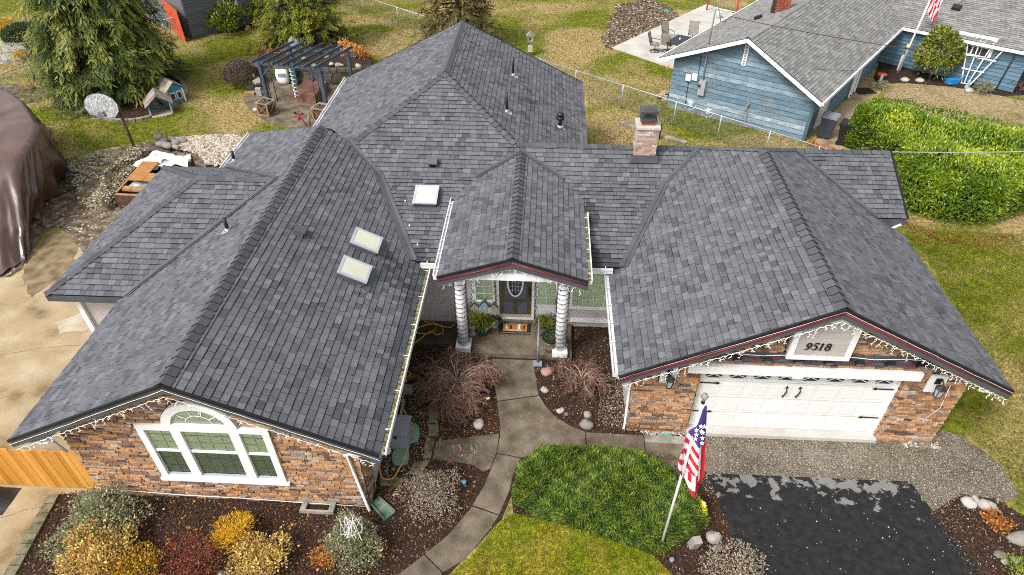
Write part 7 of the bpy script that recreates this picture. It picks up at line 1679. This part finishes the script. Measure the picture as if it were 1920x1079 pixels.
t = thing('garden_hook', 'tall black scrolled garden hook behind the orange shrub', 'garden pole', G(680, 118)); b = G(682, 118); m = MB(); zt = height(b, 62); m.tube([b, b+BZ*zt], .018, 5); m.tube([b+BZ*zt*.75+np.array([.25*math.cos(i*.6), 0, .2*math.sin(i*.6)]) for i in range(11)], .014, 5); m.tube([b+BZ*zt*.9+np.array([.14*math.cos(i*.6), 0, .14*math.sin(i*.6)]) for i in range(11)], .014, 5); m.build('pole', 'iron', t)

# ================================================================ TREE BED: edging, playhouses, hoop
se = thing('stone_edging', 'ring of tan edging blocks round the cedar bed', 'edging', (*np.mean(np.array(tree_bed), 0), 0))
ring_ = [np.array([*q, 0]) for q in tree_bed]; tot_ = []
for i in range(len(ring_)):
    a, b = ring_[i], ring_[(i+1) % len(ring_)]; L_ = np.linalg.norm(b-a); tot_.append(L_)
s_ = 0; per_ = sum(tot_); cum = np.cumsum([0]+tot_)
def onring(s):
    s = s % per_; i = int(np.searchsorted(cum, s, 'right')-1); i = min(i, len(ring_)-1); return ring_[i]+(ring_[(i+1) % len(ring_)]-ring_[i])*((s-cum[i])/max(1e-6, tot_[i]))
while s_ < per_:
    a, b = onring(s_+.015), onring(s_+.325); MB().beam(a+BZ*.06, b+BZ*.06, .2, .14, tone=U(.4, 1)).build('edging_block', 'greywood', se); s_ += .34
def playhouse(label, px, py, w, d_, h, ang, wallm, roofm, windows=True, open_front=False):
    b = G(px, py); t = thing('playhouse', label, 'playhouse', b); ex = np.array([math.cos(ang), math.sin(ang), 0]); ey = np.array([-math.sin(ang), math.cos(ang), 0])
    P = lambda x, y, z: b+ex*x+ey*y+BZ*z
    pent = [(-w/2, 0), (w/2, 0), (w/2, h), (0, h+w*.42), (-w/2, h)]
    for y_ in ((0.0, d_) if not open_front else (d_,)): MB().plate([P(x, y_, z) for x, z in pent], ey*.04).build('gable_wall', wallm, t)
    for sx in (-1, 1): MB().plate([P(sx*w/2, .04, 0), P(sx*w/2, d_, 0), P(sx*w/2, d_, h), P(sx*w/2, .04, h)], -ex*sx*.04).build('side_wall', wallm, t)
    for sx in (-1, 1): MB().plate([P(0, -.15, h+w*.46), P(0, d_+.15, h+w*.46), P(sx*(w/2+.12), d_+.15, h-.03), P(sx*(w/2+.12), -.15, h-.03)], BZ*.04).build('roof_panel', roofm, t)
    if windows:
        for x_ in (-w*.2, w*.2):
            m = MB(); m.obox(P(x_, -.02, h*.58), ex*w*.16, ey*.02, BZ*h*.26); f_ = m.build('window', 'white', t); MB().obox(P(x_, -.045, h*.58), ex*w*.11, ey*.006, BZ*h*.2).build('pane', 'darkglass', f_)
        for x_ in (-w/2+.04, w/2-.04): MB().obox(P(x_, -.02, h*.5), ex*.04, ey*.02, BZ*h*.5).build('corner_trim', 'white', t)
    else:
        MB().obox(P(0, .3, .04), ex*w*.45, ey*.45, BZ*.03).build('floor', 'cream', t)
        for x_ in (-w/2+.04, w/2-.04): MB().beam(P(x_, 0, 0), P(x_, 0, h), .07, .07, (1, 0, 0)).build('post', 'paleblue', t)
playhouse('small bright blue playhouse with white windows under the cedar', 335, 194, .85, .95, .72, .9, 'brightblue', 'greywood'); playhouse('weathered open-fronted grey playhouse in front of the blue one', 305, 217, 1.05, .85, .55, .55, 'paleblue', 'greywood', False, True)
hb_ = G(258, 292); hz = height(hb_, 203); t = thing('basketball_hoop', 'old basketball hoop with weathered fan-shaped backboard on a rusty pole', 'basketball hoop', hb_); MB().tube([hb_, hb_+BZ*hz], .06, 8).build('pole', 'rust', t)
bc_ = hb_+BZ*(hz+.15)+np.array([-.62, -.15, .0]); MB().tube([hb_+BZ*hz, bc_+np.array([0, .06, -.1])], .05, 6).build('arm', 'rust', t)
pts = [(-.82, -.15), (-.6, -.42), (.6, -.42), (.82, -.15), (.80, .12), (.6, .34), (.3, .46), (0, .50), (-.3, .46), (-.6, .34), (-.80, .12)]
ang = -.45; ex = np.array([math.cos(ang), -math.sin(ang)*-.35, .0]); ex /= np.linalg.norm(ex); ez = np.array([0, .35, .94])
MB().plate([bc_+ex*a+ez*b_ for a, b_ in pts], np.cross(ex, ez)*-.04).build('backboard', pm('peeling_backboard', [(.10,.10,.10,1), (.28,.28,.28,1), (.5,.5,.49,1)], nscale=2.5, stretch=(9, 9, .9), rough=.85), t)
m = MB(); hc_ = bc_+np.array([.0, -.42, -.28]); m.tube([hc_+np.array([.23*math.cos(i*.4), .23*math.sin(i*.4), 0]) for i in range(17)], .014, 5); m.box(hc_[0]-.12, hc_[0]+.12, hc_[1]+.2, hc_[1]+.36, hc_[2]-.12, hc_[2]+.1); m.build('rim', 'plastic_grey', t)

# ================================================================ TARP-COVERED BOAT, TRAILER
from mathutils import noise as mnoise
hem = [G(108, 300), G(110, 345), G(88, 385), G(52, 432), G(50, 480), G(0, 512), G(-110, 500), G(-220, 430), G(-260, 330), G(-120, 250), G(-20, 238), G(70, 262)]
top = [G(66, 224, 2.9), G(72, 240, 2.8), G(62, 262, 2.6), G(50, 281, 2.45), G(20, 318, 2.2), G(-40, 330, 2.1), G(-110, 300, 2.3), G(-190, 250, 2.6), G(-200, 190, 2.8), G(-90, 160, 2.95), G(-10, 162, 3.05), G(40, 188, 3.0)]
t = thing('tarped_boat', 'large boat-like load draped in a glossy brown tarpaulin at the left edge', 'covered boat', sum(hem)/len(hem))
def cat_closed(P, m_):
    o = []; n = len(P)
    for i in range(n):
        p0, p1, p2, p3 = P[i-1], P[i], P[(i+1) % n], P[(i+2) % n]
        for k in range(m_):
            u = k/m_; o.append(.5*((2*p1)+(-p0+p2)*u+(2*p0-5*p1+4*p2-p3)*u*u+(-p0+3*p1-3*p2+p3)*u**3))
    return o
Hm, Tp = cat_closed(hem, 14), cat_closed(top, 14); N_ = len(Hm); cH = sum(Hm)/N_; cT = sum(Tp)/N_; nr = 22; m = MB()
for r_ in range(nr+1):
    v_ = r_/nr
    for i in range(N_):
        h_, tq_ = Hm[i], Tp[i]; p = tq_+(h_-tq_)*v_; o_ = p-(cT+(cH-cT)*v_); o_[2] = 0; o_ /= np.linalg.norm(o_)+1e-6
        rd = .5-min(.5, abs(mnoise.noise(Vector((i*.115, v_*.7, 3.1))))*1.9); n2 = mnoise.noise(Vector((i*.36, v_*2.6, 8.0))); rd2 = .5-min(.5, abs(mnoise.noise(Vector((i*.06+v_*1.3, v_*2.2, 5.5))))*2.4)
        p = p+o_*(.10*math.sin(math.pi*v_)+(.62*rd+.16*n2)*v_**.7+.30*rd2*math.sin(math.pi*v_))
        p[2] = max(.06+.12*abs(mnoise.noise(Vector((i*.2, 0, 1)))), p[2]-.15*rd2*v_); m.v.append(tuple(p))
for r_ in range(nr):
    for i in range(N_): m.f.append([r_*N_+i, (r_+1)*N_+i, (r_+1)*N_+(i+1) % N_, r_*N_+(i+1) % N_]); m.t.append(.5); m.mi.append(0); m.sm.append(True)
b0_ = len(m.v); nc = 8
for r_ in range(1, nc+1):
    f_ = 1-r_/nc
    for i in range(N_):
        p = cT+(Tp[i]-cT)*f_; k_ = .22*(1-f_)+.16*abs(mnoise.noise(Vector((p[0]*.9, p[1]*.7, 2))))*(1-f_**4); m.v.append((p[0], p[1], p[2]+k_))
for r_ in range(nc):
    a0, a1 = (0, b0_) if r_ == 0 else (b0_+(r_-1)*N_, b0_+r_*N_)
    for i in range(N_): m.f.append([a0+i, a0+(i+1) % N_, a1+(i+1) % N_, a1+i]); m.t.append(.5); m.mi.append(0); m.sm.append(True)
m.build('tarpaulin', 'tarp', t)
MB().tube([G(-20, 424, .75), G(15, 424, .72), G(40, 423, .70)], .018, 5).build('rope', 'cordyellow', t)
b = G(22, 494); t = thing('trailer_jack', 'green trailer jack with a small wheel by the tarp end', 'trailer jack', b); MB().tube([b+np.array([-.5, .2, .5]), b+BZ*.12], .035, 6).build('arm', 'darkgreen', t); m = MB(); m.tube([b+np.array([0, -.05, .1]), b+np.array([0, .05, .1])], .1, 14); m.build('wheel', 'plastic_grey', t)
a, b, c = G(228, 392), G(293, 318), G(368, 322); t = thing('utility_trailer', 'wooden-sided trailer loaded with torn-off roofing and plastic', 'trailer', (a+c)/2); dl = b-a; dw = c-b; d4 = a+dw; th_ = .62
MB().prism([q[:2] for q in (a, b, c, d4)], .08, .16).build('floor', 'greywood', t)
for p0, p1 in ((a, b), (b, c), (c, d4), (d4, a)):
    MB().beam(p0+BZ*.4, p1+BZ*.4, .05, .5).build('side_board', 'rust', t); MB().beam(p0+BZ*.68, p1+BZ*.68, .08, .05).build('top_rail', 'tanwood', t)
for q in (a, b, c, d4): MB().beam(q, q+BZ*.75, .08, .08, (1, 0, 0)).build('stake', 'rust', t)
def heap_piece(label, name, u_, v_, su, sv, z_, mat, amp=.08, rot=0.0, cat='debris', seed=1):
    o_ = a+dl*u_+dw*v_; e1 = dl/np.linalg.norm(dl); e2 = dw/np.linalg.norm(dw); cR, sR = math.cos(rot), math.sin(rot); f1 = e1*cR+e2*sR; f2 = -e1*sR+e2*cR; m = MB(); k = 8; rr = random.Random(seed)
    for i in range(k+1):
        for j in range(k+1): m.v.append(tuple(o_+f1*su*(i/k-.5)+f2*sv*(j/k-.5)+BZ*(z_+amp*math.sin(i*1.3+seed)*math.cos(j*1.1+seed*2)+rr.uniform(-amp, amp)*.35)))
    for i in range(k):
        for j in range(k): q = i*(k+1)+j; m.f.append([q, q+k+1, q+k+2, q+1]); m.t.append(.5); m.mi.append(0); m.sm.append(False)
    o = m.build(name, mat); tag(o, label, cat)
heap_piece('crumpled white plastic sheet at the far left of the loaded trailer', 'plastic_sheet', .82, .22, 1.5, 1.0, .75, 'flagwhite', .12, .3, seed=2); heap_piece('white felt sheet at the far right of the loaded trailer', 'plastic_sheet', .85, .72, .9, 1.2, .74, 'flagwhite', .08, -.2, seed=5); heap_piece('pale grey plastic sheet under the plywood on the trailer', 'plastic_sheet', .35, .4, 1.2, .9, .66, 'skyframe', .06, .1, seed=7)
MB_ = MB(); o_ = a+dl*.5+dw*.25+BZ*.84; e1 = dl/np.linalg.norm(dl); e2 = dw/np.linalg.norm(dw); MB_.obox(o_, e1*.75, e2*.35, BZ*.015); MB_.obox(o_-e1*.45+e2*.5-BZ*.01, e1*.3, e2*.2, BZ*.014); tag(MB_.build('plywood_sheet', 'plywood'), 'orange-brown notched plywood sheet lying on the trailer load', 'plywood')
tag(MB().obox(a+dl*.12+dw*.35+BZ*.72, e1*.12, e2*.45, BZ*.05).build('timber_offcut', 'tanwood'), 'tan timber offcut across the near end of the trailer', 'timber')
for i, (px_, py_) in enumerate(((300,268),(312,274),(322,270),(334,278),(345,275),(330,285),(318,284),(308,281))):
    b = G(px_, py_); r_ = U(.16, .24); m = MB()
    z0_ = .28
    if i % 3 == 2: m.tube([b+BZ*z0_, b+np.array([.35, -.2, z0_])], .11, 10)
    else: m.blob(b+BZ*z0_, (r_*1.2, r_, r_*.75), i+70, 9, 6, .15, U(.3, .8))
    tag(m.build('pile_stone', 'rock'), ['pale round stone at the top left of the river stone pile', 'grey stone second from left on the stone pile', 'short grey pipe lying among the piled stones', 'grey stone right of the short pipe on the pile', 'dark stone nearest the white gravel on the pile', 'second grey pipe offcut at the foot of the stone pile', 'brown stone at the foot of the pile beside the pipe offcut', 'small tan stone below the pale round stone on the pile'][i], 'rock')

# ================================================================ NEIGHBOUR PATIO SET, GOAL, BINS, TRELLIS
def patio_chair(label, px, py, face, group='taupe sling patio chairs', swivel=True):
    b = G(px, py, .05); t = thing('patio_chair', label, 'chair', b, group); fx = np.array([math.cos(face), math.sin(face), 0]); sx = np.array([-fx[1], fx[0], 0]); P = lambda f, s, z: b+fx*f+sx*s+BZ*z
    MB().plate([P(.28, -.25, .44), P(.28, .25, .44), P(-.22, .25, .40), P(-.22, -.25, .40)], BZ*.02).build('seat', 'sling', t); MB().plate([P(-.24, -.25, .42), P(-.24, .25, .42), P(-.46, .25, 1.08), P(-.46, -.25, 1.08)], -fx*.02).build('backrest', 'sling', t)
    for s in (-.27, .27): m = MB(); m.tube([P(.28, s, .43), P(-.23, s, .39), P(-.47, s, 1.1)], .016, 5); m.build('side_frame', 'iron', t); m = MB(); m.tube([P(.26, s, .42), P(.24, s, .62), P(-.1, s, .66), P(-.34, s, .64)], .018, 5); m.build('arm', 'iron', t)
    m = MB(); m.tube([b+BZ*.42, b+BZ*.06], .03, 6); m.build('pedestal', 'iron', t)
    m = MB(); m.tube([b+np.array([.28*math.cos(i*.393), .28*math.sin(i*.393), .03]) for i in range(17)], .018, 5)
    for i in range(4): m.tube([b+BZ*.09, b+np.array([.28*math.cos(i*1.571), .28*math.sin(i*1.571), .03])], .014, 5)
    m.build('ring_base', 'iron', t)
patio_chair('taupe sling swivel chair standing left of the black patio table', 1227, 97, -.35); patio_chair('taupe sling chair behind the table, left of the pair', 1251, 79, -1.0); patio_chair('taupe sling chair behind the table, right of the pair', 1297, 78, -1.75); patio_chair('dark-backed sling chair in front of the table by the roof edge', 1250, 97, 1.0)
tq = [G(1248, 81, .72), G(1271, 65, .72), G(1301, 71, .72), G(1278, 87, .72)]; t = thing('patio_table', 'black rectangular patio table with slatted top on the pale slab', 'table', (*(sum(tq)/4)[:2], .05)); MB().prism([q[:2] for q in tq], .70, .73).build('tabletop', 'iron', t)
for q in tq: cq = sum(tq)/4; w = cq+(q-cq)*.82; MB().tube([(w[0], w[1], .05), (w[0], w[1], .70)], .025, 6).build('leg', 'iron', t)
t = thing('table_candle', 'small white and red candle jar on the patio table', 'candle', sum(tq)/4+BZ*.02); MB().lathe([(.04, 0), (.04, .12)], sum(tq)/4+BZ*.01, 8).build('jar', 'flagwhite', t)
g0_, g1_ = G(1325, 19, .05), G(1379, 31, .05); t = thing('hockey_goal', 'red-framed street hockey goal with net at the top edge', 'goal', (g0_+g1_)/2)
for q in (g0_, g1_): MB().tube([q, q+BZ*1.25], .05, 8).build('post', 'flagred', t)
MB().tube([g0_+BZ*1.25, g1_+BZ*1.25], .05, 8).build('crossbar', 'flagred', t); bk = np.array([.35, .75, 0]); MB().tube([g0_, g0_+bk, g1_+bk, g1_], .04, 8).build('base_frame', 'white', t); m = MB()
for i in range(17): q = g0_+(g1_-g0_)*i/16; m.tube([q+bk, q+BZ*1.22], .008, 3)
for i in range(10): z_ = i/9; m.tube([g0_+bk*(1-z_)+BZ*1.22*z_, g1_+bk*(1-z_)+BZ*1.22*z_], .008, 3)
m.build('net', 'wire', t)
b = G(1347, 34, .05); t = thing('bucket', 'white plastic bucket on the patio by the goal', 'bucket', b); MB().lathe([(.14, 0), (.17, .36), (.18, .38), (.15, .37)], b, 14).build('pail', 'white', t)
b = G(1252, 131); tag(MB().lathe([(.04, 0), (.07, .05), (.06, .22), (.03, .3)], b, 8).build('garden_tap', 'cordyellow'), 'small yellow hydrant-like tap in the lawn by the patio corner', 'tap')
b = G(1251, 22); t = thing('access_cover', 'small green round cover in the bare earth', 'cover', b); MB().lathe([(.24, 0), (.24, .05), (.2, .06)], b, 14).build('cover', pm('bright_green_plastic', [(.03,.22,.08,1), (.05,.3,.12,1)]), t)
def bin_(label, px, py, mat, h=1.05):
    b = G(px, py); t = thing('wheelie_bin', label, 'rubbish bin', b, 'wheeled bins beside the blue house'); ex, ey = np.array([.85, -.53, 0]), np.array([.53, .85, 0]); m = MB(); lo, hi = .23, .32
    v = [b+ex*sx*s+ey*sy*s*1.1+BZ*z_ for z_, s in ((.1, lo), (h, hi)) for sx, sy in ((-1,-1),(1,-1),(1,1),(-1,1))]; m.add(v, [(0,3,2,1),(4,5,6,7),(0,1,5,4),(1,2,6,5),(2,3,7,6),(3,0,4,7)]); m.build('body', mat, t)
    m = MB(); m.obox(b+BZ*(h+.03), ex*.36, ey*.38, BZ*.025); m.obox(b+BZ*(h+.07), ex*.3, ey*.3, BZ*.02); m.build('lid', mat if mat == 'binblack' else 'plastic_grey', t); m = MB(); m.tube([b-ex*.34-ey*.3+BZ*(h-.05), b-ex*.34+ey*.3+BZ*(h-.05)], .02, 6); m.build('handle', mat, t)
    for sy in (-1, 1): m = MB(); c_ = b-ex*.18+ey*sy*.22+BZ*.12; m.tube([c_-ey*.03, c_+ey*.03], .12, 12); m.build('wheel', 'iron', t)
bin_('navy wheeled bin at the corner of the blue house', 1545, 258, 'bin'); bin_('black wheeled bin half hidden by the laurel hedge', 1580, 271, 'binblack', 1.0)
tag(MB().tube([G(1513+i*2.2+4*math.sin(i*1.9), 268+i*.55+5*math.cos(i*2.3), .05+.05*(i % 3)) for i in range(34)], .018, 5).build('coiled_hose', 'orangehose'), 'orange hose in a loose heap below the navy bin', 'hose')
# boards and bricks on the grass
a, b = G(1162, 231), G(1286, 271); tag(MB().beam(a+BZ*.05, b+BZ*.05, .28, .08).build('timber_beam', 'greywood'), 'long pale weathered beam lying on the grass behind the chimney', 'timber')
t = thing('brick_stack', 'loose stack of old bricks at the blue house corner', 'bricks', G(1243, 185))
for i in range(8): b = G(1240+U(-6, 8), 188+i*-1.6+U(-2, 2)); MB().obox(b+BZ*(.05+.07*(i % 3)), (.16, U(-.06, .06), 0), (.02, .09, 0), (0, 0, .045), tone=U(.3, 1)).build('brick', 'brick', t)
m = MB(); b = G(1236, 262); m.tube([b, b+BZ*.75], .035, 6); tag(m.build('pipe_stub', 'iron'), 'black pipe stub in the grass beside the pale beam', 'pipe')
for lab, px_, py_ in (('white angel ornament by the fence, left of the two', 1290, 222), ('white angel ornament by the fence, right of the two', 1322, 236)):
    b = G(px_, py_); t = thing('garden_ornament', lab, 'ornament', b); MB().tube([b, b+BZ*.5], .014, 5).build('stake', 'galv', t); m = MB(); c_ = b+BZ*.72; m.plate([c_+np.array(q)*.62 for q in ((0,0,-.2),(.12,0,-.16),(.1,0,.02),(.26,0,.2),(.08,0,.16),(.06,0,.28),(-.06,0,.28),(-.08,0,.16),(-.26,0,.2),(-.1,0,.02),(-.12,0,-.16))], (0, .03, 0)); m.build('figure', 'white', t); m = MB(); m.tube([b+BZ*.42+np.array([.3*math.cos(i*.5+3.6), 0, .3*math.sin(i*.5+3.6)+.3]) for i in range(6)], .02, 5); m.build('scroll', 'galv', t)
# birdhouse on a pole by the fence
b = G(994, 104); zt = height(b, 78); t = thing('birdhouse', 'grey birdhouse on a pole at the far fence corner', 'birdhouse', b); MB().tube([b, b+BZ*zt], .035, 6).build('pole', 'galv', t); c_ = b+BZ*(zt+.2); MB().box(c_[0]-.18, c_[0]+.18, c_[1]-.15, c_[1]+.15, c_[2]-.2, c_[2]+.15).build('box', 'greywood', t); MB().plate([c_+np.array(q) for q in ((-.25,-.2,.14),(.25,-.2,.14),(0,-.2,.36))], (0, .4, 0)).build('roof', 'rock', t); MB().box(c_[0]-.05, c_[0]+.05, c_[1]-.155, c_[1]-.15, c_[2]-.05, c_[2]+.05).build('entrance_hole', 'black', t)
MB().obox(b+BZ*.4, (.14, 0, 0), (0, .14, 0), (0, 0, .16)).build('lower_box', 'beige', t)
# trellis
tz0 = 0.0; base_t = w2(2.55, 0, .25); t = thing('trellis', 'white fan-shaped trellis leaning on the blue wall under the window', 'trellis', base_t); P = lambda s, z: w2(2.55, 0, .25)+W2d*-s+BZ*z
feet = [(-.18, .05), (-.05, .05), (.08, .05), (.2, .05)]; tops = [onplane(px_, py_, W2o, W2o@W2c+.25) for px_, py_ in ((1816, 75), (1839, 76), (1863, 82), (1886, 90))]; fts = [onplane(px_, py_, W2o, W2o@W2c+.25) for px_, py_ in ((1801, 166), (1804, 167), (1808, 167), (1811, 167))]
for f_, tp__ in zip(fts, tops): MB().beam(f_, tp__, .055, .03, W2o).build('upright', 'white', t)
for f_ in (.12, .42, .70, .93):
    a = fts[0]+(tops[0]-fts[0])*f_; b = fts[3]+(tops[3]-fts[3])*f_; MB().beam(a-(b-a)*.12+W2o*.02, b+(b-a)*.10+W2o*.02, .05, .025, W2o).build('cross_slat', 'white', t)
# far flag pole, lamp and flag
fb2 = G(1683, 137); fz = height(fb2, 18); lean2 = np.array([.35, 0, 0]); ft2 = fb2+BZ*(fz+1.2)+np.array([.3, .0, 0]); t = thing('flag_pole', 'white flag pole by the blue house porch with a lit lamp', 'flag pole', fb2); MB().tube([fb2, ft2], .05, 8).build('pole', 'white', t)
lp_ = fb2+(ft2-fb2)*.33; m = MB(); m.lathe([(0, -.06), (.07, -.03), (.07, .05), (0, .08)], lp_+np.array([-.12, -.1, 0]), 8); m.build('lamp', 'lamplit', t)
t2 = thing('flag', 'small red and white striped flag near the top of the far pole', 'flag', fb2+(ft2-fb2)*.72); m = MB(); fo = fb2+(ft2-fb2)*.74
for i in range(8):
    for j in range(7):
        q = lambda i_, j_: fo+np.array([.02+.085*j_+.02*i_*.3, -.05+.05*math.sin(i_*1.2+j_), .0+.17*i_-.11*j_])
        m.add([q(i, j), q(i+1, j), q(i+1, j+1), q(i, j+1)], [(0, 1, 2, 3)], .5, (j+i//4) % 2)
m.build('cloth', ['flagred', 'flagwhite'], t2)
# odds and ends in the blue house bed
def bit(label, name, px, py, fn, cat): b = G(px, py); m = MB(); mt = fn(m, b); tag(m.build(name, mt), label, cat)
def f_pot(m, b): m.lathe([(.16, 0), (.24, .3), (.27, .33), (.2, .3)], b, 12); return 'orangehose'
bit('terracotta-orange pot by the blue house porch', 'flower_pot', 1650, 150, f_pot, 'flower pot')
def f_broom(m, b): m.tube([b, b+np.array([.35, .5, 1.25])], .025, 6); m.obox(b+np.array([.37, .53, 1.3]), (.2, 0, 0), (0, .06, 0), (0, 0, .09)); return 'greywood'
bit('white-handled broom leaning on the blue wall, bristles up', 'broom', 1768, 154, f_broom, 'broom')
def f_toy(m, b):
    m.obox(b+BZ*.16, (.3, .05, 0), (-.03, .16, 0), (0, 0, .12)); m.tube([b+np.array([.25, 0, .2]), b+np.array([.62, .1, .45])], .04, 6); m.lathe([(.1, -.02), (.1, .02)], b+np.array([-.2, -.2, .1]), 10); return pm('blue_plastic', [(.02,.18,.45,1), (.03,.24,.55,1)], rough=.4)
bit('bright blue plastic watering can by the blue house wall', 'watering_can', 1783, 158, f_toy, 'watering can')
def f_sign(m, b): m.obox(b+BZ*.45, (.1, 0, 0), (0, .02, 0), (0, 0, .42)); return 'white'
bit('narrow white sign board behind the far flag pole', 'sign_board', 1684, 133, f_sign, 'sign')
def f_stone(m, b): m.blob(b+BZ*.06, (.26, .2, .12), 3, 9, 6, .1, .95); return 'rock'
bit('pale blue-white stone below the round rhododendron', 'edge_stone', 1696, 152, f_stone, 'rock'); bit('white stone at the right foot of the round rhododendron', 'edge_stone', 1724, 153, f_stone, 'rock'); bit('white stones at the foot of the fan trellis', 'edge_stone', 1817, 172, f_stone, 'rock')
def f_rug(m, b): m.obox(b+BZ*.02, (.5, .1, 0), (.1, -.35, 0), (0, 0, .012)); return 'iron'
bit('black doormat on the path beside the blue house', 'path_mat', 1620, 172, f_rug, 'mat')
def f_gnome(m, b): m.lathe([(.1, 0), (.13, .15), (.07, .3), (.09, .4), (.02, .6)], b, 8); return 'paleblue'
bit('small pale statue in the bed by the lavender tuft', 'garden_statue', 1648, 160, f_gnome, 'statue'); bit('white lantern ornament at the right of the trellis foot', 'garden_statue', 1811, 168, f_gnome, 'ornament')
